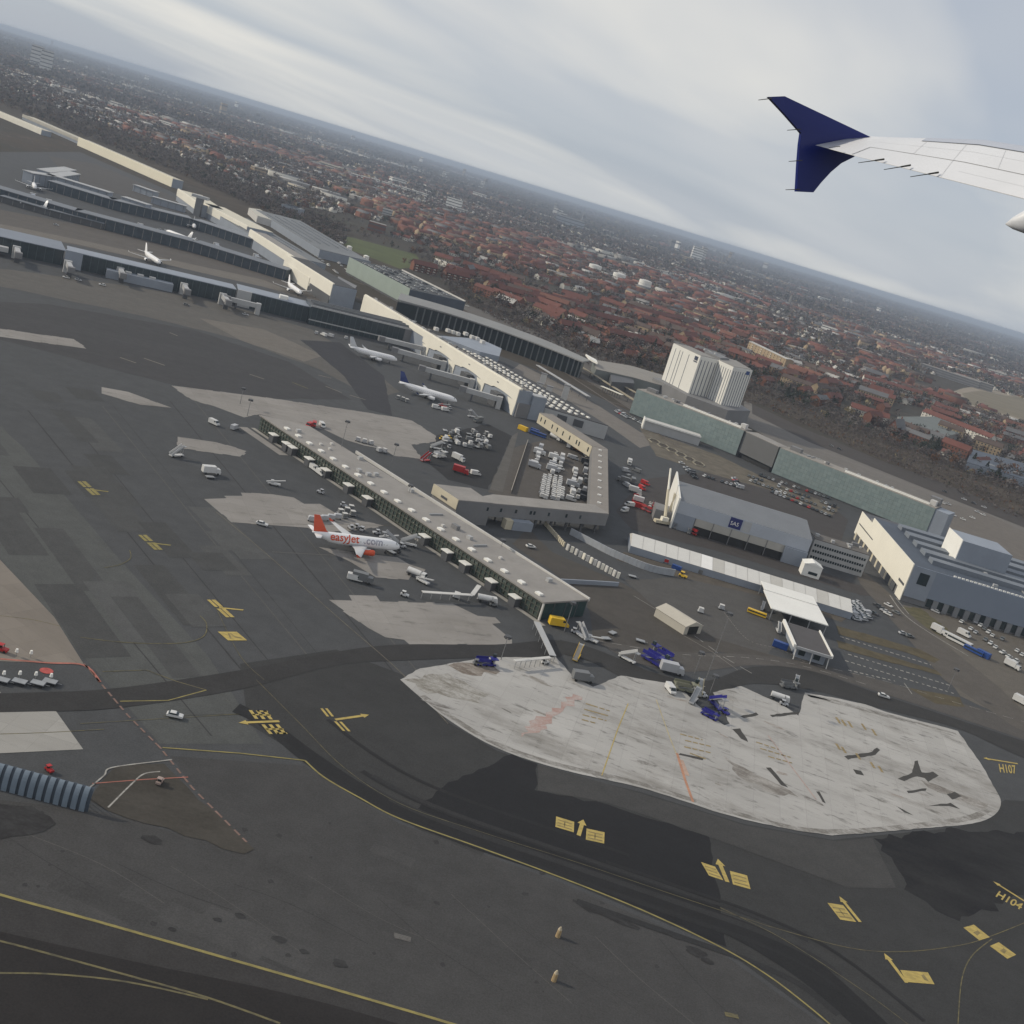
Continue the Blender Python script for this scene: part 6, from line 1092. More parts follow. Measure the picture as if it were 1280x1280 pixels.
# near apron
veh('van', (267, 531), -25, CW, 'white van driving across the dark apron past the far end of the low pier')
veh('truck', (263, 593), 40, CW, 'white box truck alone on the apron above the long concrete stand'); veh('flat', (262, 598), 40, CG, 'grey flat dolly standing under the lone white box truck')
veh('stairs', (220, 571), 60, CW, 'white passenger stairs standing alone on the dark apron'); veh('van', (293, 537), 80, CS, 'grey van near the far tip of the low pier')
veh('belt', (342, 607), 15, CW, 'white belt loader left of the glazed pier on bare asphalt'); veh('car', (327, 657), 5, CW, 'white car on the pale concrete behind the orange tailed plane')
veh('van', (392, 588), -45, CW, 'white van parked at the glazed side of the low pier', 'pair of white vans by the glazed pier'); veh('van', (400, 594), -45, CW, 'white van parked at the glazed side of the low pier', 'pair of white vans by the glazed pier')
veh('van', (443, 726), 10, CW, 'white van with yellow front below the wing of the orange tailed plane'); veh('truck', (452, 728), 5, CG, 'dark grey service truck behind the white and yellow van')
veh('tanker', (520, 722), -15, CW, 'white service tanker beside the low pier'); veh('belt', (528, 729), -30, CW, 'white belt loader parked next to the white service tanker')
veh('stairs', (487, 680), 200, CS, 'grey steps placed at the front door of the orange tailed plane'); veh('tug', (496, 691), 150, CD, 'dark tow tractor under the nose of the orange tailed plane'); veh('flat', (489, 692), 150, CD, 'dark flat dolly under the nose of the orange tailed plane')
veh('belt', (483, 676), 20, CS, 'grey belt loader behind the nose of the orange tailed plane'); veh('stairs', (510, 682), 10, CW, 'white steps between the orange tailed plane and the glazed pier'); veh('tug', (502, 685), 30, CS, 'grey tractor near the white steps by the glazed pier')
for i, (x, y, k, c) in enumerate(((389, 652, 'dolly', CS), (397, 651, 'dolly', CS), (405, 651, 'dolly', CS), (413, 650, 'dolly', CS), (421, 649, 'dolly', CS), (425, 643, 'igloo', CG), (433, 641, 'igloo', CG), (440, 645, 'igloo', CG), (430, 648, 'igloo', CG), (438, 638, 'igloo', CG))): veh(k, (x, y), 20 + 8 * (i % 3), c, 'grey baggage dolly in the line behind the orange tailed plane', 'grey dollies behind the orange tailed plane')
for i, (x, y) in enumerate(((429, 634), (446, 661), (452, 664), (438, 662), (400, 617), (470, 668))): veh('tug', (x, y), 10 + 40 * i, CS, 'small grey tractor on the concrete between plane and pier', 'small grey tractors between plane and pier')
veh('tanker', (608, 754), 15, CW, 'white tank truck near the glazed pier end'); veh('tug', (616, 758), 20, CG, 'grey tractor next to the white tank truck'); veh('igloo', (570, 748), 0, CW, 'white container dolly under the white walkway')
veh('tug', (505, 746), 0, CW, 'small white tractor alone below the orange tailed plane')
veh('van', (697, 783), 20, CY, 'bright yellow van parked at the dark glass pier end', None, 1.35)
veh('stairs', (726, 797), 130, CS, 'grey steps standing off the end of the low pier'); veh('belt', (738, 802), -20, CW, 'white belt loader next to the grey steps'); veh('tug', (718, 792), 0, CS, 'grey tractor between the yellow van and the grey steps'); veh('flat', (757, 800), 35, CG, 'grey dolly with raised frame on the yard'); veh('flat', (765, 793), 60, CG, 'grey dolly lying across the yard behind the pier')
veh('stairs', (720, 824), 80, CY, 'yellow framed steps on the road at the stand edge'); veh('truck', (727, 852), 20, CG, 'grey generator truck at the concrete stand corner'); veh('tug', (680, 830), 30, CW, 'white tractor under the pale walkway')
veh('stairs', (783, 826), -30, CW, 'white steps parked on the dark road beside the blue loaders', 'two white steps on the dark road'); veh('stairs', (796, 830), -30, CW, 'white steps parked on the dark road beside the blue loaders', 'two white steps on the dark road')
veh('loader', (816, 829), -40, CNv, 'blue cargo loader with raised deck on the road', None, 1.1); veh('loader', (826, 822), 140, CNv, 'second blue cargo loader behind the grey truck', None, 1.0); veh('truck', (838, 842), 10, CS, 'grey box truck in front of the blue cargo loaders', None, 1.15)
veh('van', (837, 865), -70, CW, 'white van parked on the edge of the big concrete stand'); veh('loader', (855, 864), 10, rgb(.22, .22, .16), 'olive cargo loader among machines on the stand'); veh('stairs', (872, 868), 90, rgb(.3, .28, .2), 'tan steps among machines on the stand'); veh('tug', (878, 872), 30, CW, 'white tractor among machines on the stand'); veh('stairs', (866, 878), 70, CS, 'grey steps at the edge of the machine group on the stand')
veh('stairs', (894, 884), -65, CNv, 'tall blue steps beside the asphalt wedge', None, 1.1); veh('loader', (886, 897), -30, CNv, 'low blue loader at the point of the asphalt wedge', None, .7); veh('tug', (906, 893), -50, CNv, 'small blue tractor by the tall blue steps')
veh('loader', (606, 832), 30, CNv, 'blue loader on the left part of the concrete stand', None, .8); veh('tug', (596, 832), 20, CG, 'grey tractor near the blue loader on the stand'); veh('tug', (614, 831), 100, CNv, 'small blue tractor next to the blue loader on the stand')
veh('tanker', (974, 876), -5, CW, 'white tank trailer on the dark asphalt wedge', None, .9); veh('tug', (979, 882), 0, CS, 'grey tractor below the white tank trailer')
veh('loader', (985, 860), 20, CG, 'dark loader at the roadside behind the tank trailer', None, .8); veh('stairs', (993, 858), 80, CS, 'grey steps at the roadside behind the tank trailer', None, .8)
veh('bus', (945, 769), -12, CY, 'yellow bus standing in front of the white canopy', None, .62); veh('container', (974, 810), -12, CB, 'blue shipping container beside the gatehouse', None, .95)
veh('tractor' if False else 'tug', (853, 722), -20, CY, 'yellow tractor in front of the long tent wall', None, 1.3); veh('container', (845, 712), -18, CB, 'blue container by the tent wall', None, .7); veh('container', (872, 716), -18, CG, 'dark container by the tent wall with white sacks', None, .7); veh('igloo', (877, 713), 0, CW, 'white bin on the dark container row'); veh('igloo', (832, 704), 0, CRd, 'red bin behind the curving barrier')
veh('igloo', (875, 766), 0, CW, 'white crate left on the empty yard'); veh('igloo', (901, 762), 0, CS, 'grey crate on the yard at the mast foot'); veh('flat', (790, 722), 10, CG, 'dark dolly along the tent'); veh('flat', (800, 803), 0, CG, 'dark dolly by the shed')
veh('stairs', (972, 790), 90, CW, 'white steps beside the gatehouse', None, .8); veh('stairs', (952, 762), 80, CS, 'grey steps at the canopy corner', None, .7); veh('car', (663, 685), 30, CW, 'white car behind the low pier'); veh('car', (1104, 872), 0, CW, 'white car on the service road below the sleeper rows')
# lower left works
for i, (x, y) in enumerate(((2, 853), (12, 856), (24, 855), (36, 853), (47, 857), (62, 855))): veh('flat', (x, y), 5, CD, 'dark barrier trolley with white lamp in the row on the dark road', 'barrier trolleys on the dark road')
for i, (x, y) in enumerate(((4, 848), (24, 848), (44, 849), (63, 851), (20, 820), (38, 822))):
    p = W(x, y); t = thing('warning_lamp', 'white warning lamp on a stand beside the dark road', 'lamp', p, 'white warning lamps on the dark road'); MB().tube(p, p + Vector((0, 0, 1.1)), .08).build('post', STEEL, t); MB().tube(p + Vector((0, 0, 1.1)), p + Vector((0, 0, 1.9)), .42, .3, 10).build('lamp', WHITE, t)
veh('tug', (2, 815), 0, CRd, 'red tractor at the edge of the brown concrete'); sheet('red_disc', [W(58, 839).xy + Vector((math.cos(k * .4), .9 * math.sin(k * .4))) * 1.6 for k in range(16)], 0.15, mat('red_disc', (0.40, 0.08, 0.07), .8, .3, 1))
veh('car', (218, 897), 10, CW, 'white car alone on the taxiway by the yellow arrows', None, .9); veh('tug', (199, 980), 90, rgb(.35, .27, .24), 'dusty pink tractor on the grass island', None, .8); veh('tug', (61, 965), -30, CRd, 'red tractor behind the blast fence', None, .7)
for i, (x, y) in enumerate(((697, 1171), (692, 1226))):
    p = W(x, y); t = thing('marker_post', 'squat tan marker post with a rounded top casting a shadow on bare asphalt', 'marker', p, 'tan marker posts on the foreground asphalt')
    MB().tube(p, p + Vector((0, 0, 1.7)), .55, .45, 10).build('post', mat('marker_tan', (0.34, 0.25, 0.14), .8, .3, 2), t); MB().tube(p + Vector((0, 0, 1.703)), p + Vector((0, 0, 2.4)), .45, .15, 10).build('cap', mat('marker_pale', (0.42, 0.36, 0.26), .8, .2, 2), t)
# terminal apron
for i, (x, y, k, c) in enumerate(((553, 509, 'belt', CRd), (545, 511, 'van', CW), (556, 514, 'van', CW), (562, 512, 'tug', CS), (497, 499, 'igloo', CG), (503, 501, 'igloo', CG), (508, 503, 'igloo', CG), (404, 420, 'van', CW), (412, 421, 'van', CS), (395, 418, 'igloo', CS), (432, 424, 'igloo', CS), (590, 522, 'stairs', CS), (597, 528, 'truck', CG), (386, 534, 'van', CRd), (392, 533, 'van', CRd), (402, 534, 'van', CW), (473, 565, 'igloo', CS), (480, 566, 'igloo', CS), (447, 552, 'igloo', CS), (455, 554, 'igloo', CS), (463, 556, 'igloo', CS))):
    veh(k, (x, y), 20 * i, c, {'igloo': 'grey dolly on the terminal apron beside the parked jets', 'van': 'van on the apron between the low pier and the terminal', 'belt': 'red belt loader under the jet with the blue tail', 'tug': 'grey tractor by the nose of the blue tailed jet', 'stairs': 'grey steps near the end bay of the cream wall', 'truck': 'dark truck near the end bay of the cream wall'}[k], 'service vehicles on the terminal apron')
# the equipment yards
R2 = random.Random(3)
for i in range(46):
    x = 580 + R2.uniform(-25, 32); y = 546 + (x - 580) * .05 + R2.uniform(-7, 16); k = R2.choice(['igloo', 'igloo', 'dolly', 'van', 'tug', 'flat']); c = R2.choice([CW, CW, CS, CG, CG, CW])
    veh(k, (x, y), R2.choice([20, 110, 35]), c, {'igloo': 'container dolly in the crowded yard beside the raised corridor', 'dolly': 'baggage dolly in the crowded yard beside the raised corridor', 'van': 'van in the crowded yard beside the raised corridor', 'tug': 'tractor in the crowded yard beside the raised corridor', 'flat': 'flat dolly in the crowded yard beside the raised corridor'}[k], 'equipment in the crowded yard')
for (x, y) in ((552, 550), (557, 553), (561, 549)): veh('tug', (x, y), 30, CY, 'yellow tractor at the edge of the crowded yard', 'yellow tractors of the crowded yard')
veh('loader', (549, 572), 60, CW, 'white cargo loader beside the concrete stand of the crowded yard'); veh('stairs', (531, 577), 60, CRd, 'red steps near the white cargo loader'); veh('truck', (572, 576), -30, CW, 'white truck next to the white cargo loader'); veh('truck', (575, 592), 0, CRd, 'red truck parked in the crowded yard', None, 1.1); veh('van', (594, 594), 30, CW, 'white van next to the red truck'); veh('stairs', (545, 562), 20, CW, 'white steps by the wedge of concrete')
for row_, (x0, y0, x1, y1, n) in enumerate(((675, 562, 668, 585, 8), (694, 570, 690, 592, 10), (702, 574, 698, 590, 7), (680, 598, 676, 622, 11), (686, 598, 682, 624, 12), (693, 599, 690, 625, 12), (699, 600, 697, 626, 12), (703, 606, 701, 624, 8), (718, 592, 713, 626, 11), (724, 605, 722, 624, 6), (732, 575, 730, 625, 10), (712, 572, 720, 576, 4))):
    for i in range(n):
        f = i / max(1, n - 1); k = 'igloo' if row_ in (3, 4, 5, 6, 7) else R2.choice(['van', 'igloo', 'truck']); c = R2.choice([CW, CW, CW, CS]) if row_ < 10 else R2.choice([CG, CD, CS])
        veh(k, (x0 + (x1 - x0) * f + R2.uniform(-.8, .8), y0 + (y1 - y0) * f), R2.choice([0, 90, 8, 95]), c, {'igloo': 'white container dolly in the rows inside the raised corridor yard', 'van': 'van in the rows inside the raised corridor yard', 'truck': 'truck in the rows inside the raised corridor yard'}[k], 'rows of equipment inside the corridor yard')
veh('container', (653, 538), -30, CY, 'yellow container at the foot of the terminal end'); veh('bus', (672, 545), -15, CB, 'blue bus parked along the cream corridor arm', None, .8); veh('container', (668, 541), -15, CB, 'blue container by the cream corridor arm', None, .9)
veh('tanker', (694, 550), -40, CW, 'white tank truck at the cream corridor arm', None, 1.2); veh('truck', (711, 560), 80, CW, 'white truck under the cream corridor arm'); veh('truck', (733, 570), 70, CW, 'white truck at the bend of the corridor'); veh('container', (722, 563), -35, COr, 'rust container under the cream corridor arm')
# red machines and the crane
for i in range(34):
    f = i / 33; x = 793 + 76 * f + R2.uniform(-5, 4); y = 628 + 38 * f + R2.uniform(-6, 4) + (3 if f > .5 else 0)
    veh('lift', (x, y), R2.uniform(0, 180), R2.choice([CRd, CRd, rgb(.36, .05, .05), CG]) if i % 7 else CW, 'red scissor lift in the hire yard beside the hangar', 'scissor lifts in the hire yard')
for i, (x, y, c) in enumerate(((793, 616, CW), (782, 590, CS), (785, 598, CG), (790, 604, CG), (782, 608, CS), (795, 590, CG), (778, 603, CG), (786, 633, CW), (780, 640, CW), (786, 581, CW), (802, 612, CRd), (806, 606, CRd), (806, 612, CW))): veh('truck' if i % 3 == 0 else 'van', (x, y), 30 * i, c, 'vehicle parked in the hire yard near the crane', 'vehicles in the hire yard near the crane')
t = thing('mobile_crane', 'cream telescopic crane with lattice frame standing over the red machines', 'crane', W(826, 660)); c0 = W(826, 655); 
MB().box((c0.x, c0.y, 1.4), (8, 2.8, 1.4), .4).build('carrier', CREAM2, t); MB().box((c0.x + 1, c0.y, 3.1), (3.5, 2.5, 1.9), .4).build('cab', CREAM, t)
top = Vector((c0.x - 1.5, c0.y + 22, 24)); pv = Vector((c0.x + 1, c0.y + 1, 4.1)); MB().tube(pv, pv.lerp(top, .55), .85, .75, 6).build('boom', CREAM2, t); MB().tube(pv.lerp(top, .5), top, .6, .5, 6).build('boom_extension', CREAM, t)
for i in range(6):
    a = Vector((c0.x + 2 + (i % 2) * 2.2, c0.y + 3 + (i // 2) * 2, 0)); MB().tube(a, a + Vector((1.5 * (-1) ** i, 4, 15)), .16).build('lattice_chord', CREAM2, t); MB().tube(a + Vector((0, 1, 4)), a + Vector((2.2 * (-1) ** (i + 1), 2, 9)), .12).build('lattice_brace', CREAM2, t)
for i in range(3): veh('container', (c0.x - 12, c0.y + 20 + i * 2.8, 0.1 + 2.7 * (i % 2)), 0, CW if i % 2 else CRd, 'red and white site container stacked behind the crane', 'site containers behind the crane', .9)
# car parks
def lot(px_rows, label, group, cols=(CW, CS, CD, CG, CS, CD, CD, CG, CW, CS, CRd, CD, CG), fill=.8, step=2.8):
    for (a, b2, ang) in px_rows:
        p, q = W(*a).xy, W(*b2).xy; L2 = (q - p).length; n = int(L2 / step)
        for i in range(n):
            if R2.random() < fill: r = p + (q - p) * (i / n); veh(R2.choice(['car'] * 6 + ['van']), (r.x, r.y, .12), ang + R2.uniform(-3, 3) + R2.choice([0, 180]), R2.choice(cols), label, group)
lot([((940, 592), (1040, 625), 70), ((936, 596), (1048, 636), 70), ((938, 602), (1046, 642), 70), ((960, 614), (1042, 648), 70)], 'car parked in the lot at the foot of the green glass block', 'cars parked below the green glass block', fill=.85)
lot([((852, 580), (870, 600), 20), ((915, 595), (925, 612), 20), ((880, 596), (930, 612), 70)], 'car parked on the dark yard behind the hangar', 'cars parked behind the hangar', fill=.7)
lot([((783, 520), (805, 532), 60), ((770, 515), (786, 524), 60)], 'dark car parked at the corner of the hotel block', 'cars at the corner of the hotel block', fill=.9)
lot([((1062, 760), (1072, 778), 20), ((1066, 756), (1080, 778), 20), ((1070, 754), (1086, 776), 20)], 'car parked close in the pack beside the tent end', 'cars packed beside the tent end', cols=(CW, CS, CS), fill=.95, step=2.3)
lot([((1096, 758), (1118, 776), -40), ((1104, 752), (1122, 770), -40), ((1120, 790), (1145, 800), 20), ((1092, 768), (1112, 780), -40)], 'car parked on the dark lot between the tent and the freight hall', 'cars between tent and freight hall', cols=(CW, CD, CG, CS), fill=.6)
lot([((1190, 770), (1250, 815), 60), ((1215, 775), (1245, 800), 60), ((1252, 800), (1290, 830), 60), ((1150, 752), (1175, 770), -30), ((1245, 812), (1285, 838), 40)], 'vehicle parked on the tan lot below the loading docks', 'vehicles below the loading docks', cols=(CW, CW, CS, CG), fill=.5, step=4)
for (x, y, k, c, l, s_) in ((1172, 791, 'truck', CW, 'white lorry heading the line along the access road', 1.0), (1184, 797, 'bus', CW, 'white articulated lorry in the line along the access road', .8), (1198, 805, 'bus', CW, 'long white trailer in the line along the access road', .9), (1216, 816, 'bus', CB, 'blue trailer in the line along the access road', .7), (1228, 821, 'container', CB, 'blue container at the end of the lorry line', 1.0), (1264, 835, 'truck', CW, 'white lorry with blue stripe at the lot corner', 1.0), (1276, 880, 'van', CW, 'white van at the right end of the access road', 1.3), (1204, 795, 'van', CW, 'white van on the tan lot behind the long trailer', 1.2)):
    veh(k, (x, y), -42, c, l, None, s_)
lot([((1170, 628), (1200, 634), -30), ((1180, 640), (1215, 655), -30), ((1200, 630), (1250, 655), -30), ((1215, 648), (1225, 655), -30)], 'vehicle on the tan landside yard behind the freight hall', 'vehicles on the landside yard', cols=(CW, CW, CD, CS), fill=.35, step=6)
lot([((1000, 542), (1100, 583), -33), ((1100, 583), (1280, 655), -33), ((960, 522), (1020, 548), -33)], 'car on the road beside the railway cutting', 'cars along the cutting road', fill=.22, step=8)
lot([((640, 400), (740, 436), -30), ((560, 375), (640, 402), -30)], 'car in the queue along the curved landside road', 'cars along the curved landside road', cols=(CW, CS, CW, CD), fill=.45, step=7)
pf, pL = PARK
for j in range(4):
    for i in range(int(pL / 3.2)):
        if R2.random() < .6:
            q = pf.p(6 + i * 3.0, 10 + j * 14, 16.35); veh('car', q, math.degrees(pf.a) + 90, R2.choice([CW, CW, CS, CD]), 'car parked on the roof deck of the parking house', 'cars on the parking house roof')
lot([((390, 300), (430, 322), -50), ((400, 312), (436, 340), -50), ((395, 320), (425, 345), -50)], 'pale vehicle on the ground behind the cream terminal wing', 'vehicles behind the cream terminal wing', cols=(CW, CS, CW), fill=.5, step=7)
for i, (x, y) in enumerate(((388, 295), (408, 302), (425, 308), (436, 313), (457, 325))):
    p = W(x, y); t = thing('storage_tank', 'small round white tank in the line behind the parking house', 'tank', p, 'small white tanks behind the parking house'); MB().tube(p, p + Vector((0, 0, 5)), 3.4, n=14).build('shell', WHITE, t); MB().tube(p + Vector((0, 0, 5.003)), p + Vector((0, 0, 6)), 3.4, .5, 14).build('lid', WHITE, t)
lot([((60, 232), (200, 262), 20)], 'small vehicle on the far apron between the piers', 'vehicles between the far piers', cols=(CW, CS), fill=.2, step=8)
lot([((10, 270), (160, 300), 20), ((190, 285), (300, 318), 20), ((20, 335), (200, 372), 25), ((220, 380), (330, 398), 25)], 'service vehicle along the foot of the west piers', 'service vehicles along the west piers', cols=(CW, CS, CG, CS), fill=.22, step=7)
# floodlight masts
def mast(base, top, label):
    b0 = W(*base); h = 22.0
    best = min(range(8, 36), key=lambda z: (proj((b0.x, b0.y, z))[1] - top[1]) ** 2); h = float(best)
    t = thing('floodlight_mast', label, 'light mast', b0, 'floodlight masts of the apron'); MB().tube(b0, b0 + Vector((0, 0, h)), .15, .08, 8).build('pole', GREY_M, t)
    MB().tube(b0 + Vector((0, 0, h)), b0 + Vector((0, 0, h + .35)), 1.05, n=10).build('ring', GREY_D, t)
    me = box_mesh('lamp', (.5, .4, .5), GREY_D, True)
    for k in range(6): inst('lamp', me, t, Vector((.95 * math.cos(k * 1.047), .95 * math.sin(k * 1.047), h - .52)), k * 1.047)
for bs, tp in (((422, 577), (434, 527)), ((490, 578), (493, 555)), ((506, 635), (515, 606)), ((620, 705), (630, 674)), ((309, 520), (310, 500)), ((882, 850), (904, 766)), ((626, 825), (632, 795)), ((1185, 862), (1192, 838)), ((300, 505), (302, 485)), ((885, 872), (888, 850)), ((705, 790), (712, 755)), ((868, 842), (872, 818)), ((1212, 602), (1222, 575))):
    mast(bs, tp, 'slim grey floodlight mast with a ring of lamps standing on the airfield')
for q in PR.values(): hide_proto(q)
# ------------------------------------------------------------ the town beyond the railway
BND = [(-2000, -640), (-400, -40), (0, 112), (200, 188), (330, 245), (430, 292), (540, 345), (590, 372), (700, 425), (790, 455), (950, 486), (1100, 545), (1280, 613), (1700, 770), (3000, 1250)]
bx = np.array([p[0] for p in BND]); by = np.array([p[1] for p in BND])
def in_town(x, y, m=4):
    u, v = proj((x, y, 0)); return v < np.interp(u, bx, by) - m and -260 < u < 1540
KEEP = []                                                           # plan circles kept free of houses (x, y, r)
def free(x, y, r=0):
    return all((x - a) ** 2 + (y - b) ** 2 > (c + r) ** 2 for a, b, c in KEEP)
for (x, y, r) in ((445, 300, 55), (490, 318, 55), (515, 328, 40), (470, 310, 60), (1215, 500, 110), (1260, 505, 200), (1320, 520, 260), (742, 338, 22), (772, 350, 22), (803, 362, 24), (870, 325, 60), (957, 450, 40), (1092, 520, 45), (1165, 530, 60), (1205, 540, 50), (1140, 535, 40), (1185, 470, 60), (1040, 470, 1), (708, 280, 60), (420, 208, 60), (560, 255, 60), (480, 230, 60), (1235, 575, 50)):
    p = W(x, y); KEEP.append((p.x, p.y, r))
T_RED = mat('tile_red', (0.138, 0.054, 0.042), 0.85, 0.28, 0.03); T_ORG = mat('tile_orange', (0.180, 0.082, 0.058), 0.85, 0.25, 0.03); T_BRN = mat('tile_brown', (0.095, 0.070, 0.060), 0.85, 0.3, 0.03); T_GRY = mat('roof_slate', (0.13, 0.13, 0.135), 0.8, 0.25, 0.03); T_PAL = mat('roof_pale', (0.42, 0.41, 0.39), 0.7, 0.2, 0.03)
B_RED = mat('brick_red', (0.175, 0.075, 0.05), 0.9, 0.25, 0.05); B_YEL = mat('brick_yellow', (0.34, 0.26, 0.17), 0.9, 0.2, 0.05); B_WHT = mat('render_white', (0.58, 0.56, 0.51), 0.8, 0.12, 0.05); B_GRY = mat('render_grey', (0.24, 0.23, 0.22), 0.8, 0.2, 0.05)
ROOFS = [T_RED, T_ORG, T_BRN, T_GRY, T_PAL]; WALLS = [B_RED, B_YEL, B_WHT, B_GRY]
streets = []
houses = []                                                         # x, y, length, width, eaves, ridge rise, angle, wall, roof
g2 = np.random.default_rng(11)
def district(cx, cy, size, ang, typ, far):
    ca, sa = math.cos(ang), math.sin(ang)
    if typ == 'blocks': du, dv, dims = 46, 32, (33, 10, 8.5, 4.0)
    elif typ == 'rows': du, dv, dims = 32, 26, (25, 9, 5.5, 3.5)
    elif typ == 'works': du, dv, dims = 90, 75, (58, 34, 8, 1.0)
    else: du, dv, dims = 17, 25, (11.0, 8.5, 4.2, 3.2)
    kf, ks = (1, 1) if cy < 4500 else (1.7, 1.2) if cy < 8000 else (2.9, 1.5) if cy < 14000 else (5.0, 2.3); du *= kf; dv *= kf
    n = int(size / du) + 1; m_ = int(size / dv) + 1
    if cy < 3600 and in_town(cx, cy, 12) and free(cx, cy, 60): streets.append((cx - sa * dv * .5, cy + ca * dv * .5, size * 1.1, ang)); streets.append((cx, cy, size, ang + 1.57))
    for i in range(-n // 2, n // 2 + 1):
        for j in range(-m_ // 2, m_ // 2 + 1):
            if g2.random() < (0.36 if typ != 'works' else 0.55): continue
            u = i * du + g2.normal() * du * .08; v = j * dv + g2.normal() * dv * .10
            x = cx + u * ca - v * sa; y = cy + u * sa + v * ca
            if not in_town(x, y) or not free(x, y, dims[0] * .5): continue
            k = g2.uniform(.75, 1.25); rot = ang + (math.pi / 2 if (typ == 'villa' and g2.random() < .4) or (typ == 'blocks' and g2.random() < .25) else 0)
            d = math.hypot(x, y); uu = proj((x, y, 0))[0]
            redp = (.52 if 480 < uu < 960 else .30 if uu > 960 else .14) * (1 if d < 2600 else .55 if d < 4500 else .3)
            if typ == 'blocks': rf = 0 if g2.random() < .12 + redp * 1.1 else g2.choice([1, 2, 2, 3]); wl = g2.choice([0, 0, 1])
            elif typ == 'rows': rf = g2.choice([0, 1, 2]) if g2.random() < redp + .1 else g2.choice([2, 3, 2, 4]); wl = g2.choice([0, 1, 2, 0])
            elif typ == 'works': rf = g2.choice([3, 4, 3]); wl = g2.choice([2, 3, 3])
            else: rf = g2.choice([0, 1]) if g2.random() < redp else g2.choice([2, 2, 3, 3, 3, 4]); wl = g2.choice([0, 1, 2, 2, 2, 3])
            houses.append((x, y, dims[0] * k * ks, dims[1] * g2.uniform(.9, 1.15) * ks, dims[2] * g2.uniform(.8, 1.35), dims[3] * g2.uniform(.8, 1.2), rot + g2.normal() * .03, int(wl), int(rf)))
y = 1000.0
while y < 24000:
    size = 190 if y < 3000 else 300 if y < 6000 else 650 if y < 14000 else 1100; half = .62 * y + 250; x = -half * 1.15
    while x < half:
        cx, cy = x + g2.uniform(-.15, .15) * size, y + g2.uniform(-.15, .15) * size; u, v = proj((cx, cy, 0))
        r = g2.random()
        if 480 < u < 950 and y < 3200: typ = 'blocks' if r < .62 else 'rows' if r < .85 else 'villa'
        elif u > 950: typ = 'villa' if r < .52 else 'rows' if r < .72 else 'blocks' if r < .92 else 'works'
        else: typ = 'villa' if r < .62 else 'rows' if r < .80 else 'blocks' if r < .92 else 'works'
        if g2.random() > .10: district(cx, cy, size * .92, g2.choice([-.55, -.52, .3, -.2, 1.0]) + g2.normal() * .06, typ, y > 4500)
        x += size
    y += size
# split: the 300 nearest stand alone, the rest form the distant town
def seen(h): u, v = proj((h[0], h[1], 3)); return -20 < u < 1300 and -20 < v < 1300
houses.sort(key=lambda h: math.hypot(h[0], h[1]))
small = [h for h in houses if h[2] < 25 and seen(h)][:300]; big = [h for h in houses if h[2] >= 25 and h[4] < 14 and h[3] < 20 and seen(h)][:220]
ids = set(id(h) for h in small) | set(id(h) for h in big); rest = [h for h in houses if id(h) not in ids]
def gable(l, w, e, r, over=.4):
    a = MB(); a.box((0, 0, e / 2), (l, w, e)); a.add([(-l / 2, -w / 2, e), (-l / 2, w / 2, e), (-l / 2, 0, e + r), (l / 2, -w / 2, e), (l / 2, w / 2, e), (l / 2, 0, e + r)], [(1, 0, 2), (3, 4, 5)])
    b_ = MB(); L2, W2 = l / 2 + over, w / 2 + over; z = e - over * r / (w / 2)
    b_.slab([(-L2, -W2, z + .05), (L2, -W2, z + .05), (L2, 0, e + r + .05), (-L2, 0, e + r + .05)], -.25); b_.slab([(-L2, 0, e + r + .051), (L2, 0, e + r + .051), (L2, W2, z + .05), (-L2, W2, z + .05)], -.25)
    c_ = MB(); c_.box((l * .22, 0, e + r + .5), (.8, .8, 1.6)); return a, b_, c_
RN = ['red tiled', 'orange tiled', 'brown tiled', 'grey slate', 'pale']; WN = ['red brick', 'yellow brick', 'white rendered', 'grey rendered']
cache = {}
def house_meshes(key, l, w, e, r, wl, rf, nwin):
    if key not in cache:
        a, b_, c_ = gable(l, w, e, r); me_w = a.mesh('wall', WALLS[wl]); me_r = b_.mesh('roof', ROOFS[rf]); me_c = c_.mesh('chimney', B_RED)
        wm = MB(); fl = max(1, int(e / 2.9))
        for s in (-1, 1):
            for k in range(nwin):
                for f in range(fl): wm.box((-l / 2 + (k + .5) * l / nwin, s * w / 2, 1.5 + f * 2.9), (1.5, .12, 1.3))
        cache[key] = (me_w, me_r, me_c, wm.mesh('window_row', GLASS_D))
    return cache[key]
for h in small:
    x, y, l, w, e, r, a, wl, rf = h; ms = house_meshes(('s', wl, rf), 11.5, 8.5, 4.2, 3.3, wl, rf, 3); d = 'near the railway' if math.hypot(x, y) < 1500 else 'in the garden suburb'
    o = thing('house', '%s house with %s roof %s' % (WN[wl], RN[rf], d), 'house', (x, y, 0), 'houses of the garden suburb', a); o.scale = (l / 11.5, w / 8.5, e / 4.2)
    inst('wall', ms[0], o, (0, 0, 0)); rr = inst('roof', ms[1], o, (0, 0, 0)); inst('chimney', ms[2], rr, (0, 0, 0)); inst('window_row', ms[3], o, (0, 0, 0))['kind'] = 'stuff'
for h in big:
    x, y, l, w, e, r, a, wl, rf = h; lk = 46 if l > 38 else 32; ms = house_meshes(('b', lk, wl, rf), lk, 10.5, 9.0, 3.8, wl, rf, lk // 4)
    o = thing('apartment_block', '%s %s block with long %s roof' % ('long' if lk > 40 else 'short', WN[wl], RN[rf]), 'apartment block', (x, y, 0), 'apartment blocks of the town', a); o.scale = (l / lk, w / 10.5, e / 9.0)
    inst('wall', ms[0], o, (0, 0, 0)); rr = inst('roof', ms[1], o, (0, 0, 0)); inst('chimney', ms[2], rr, (0, 0, 0)); inst('window_row', ms[3], o, (0, 0, 0))['kind'] = 'stuff'
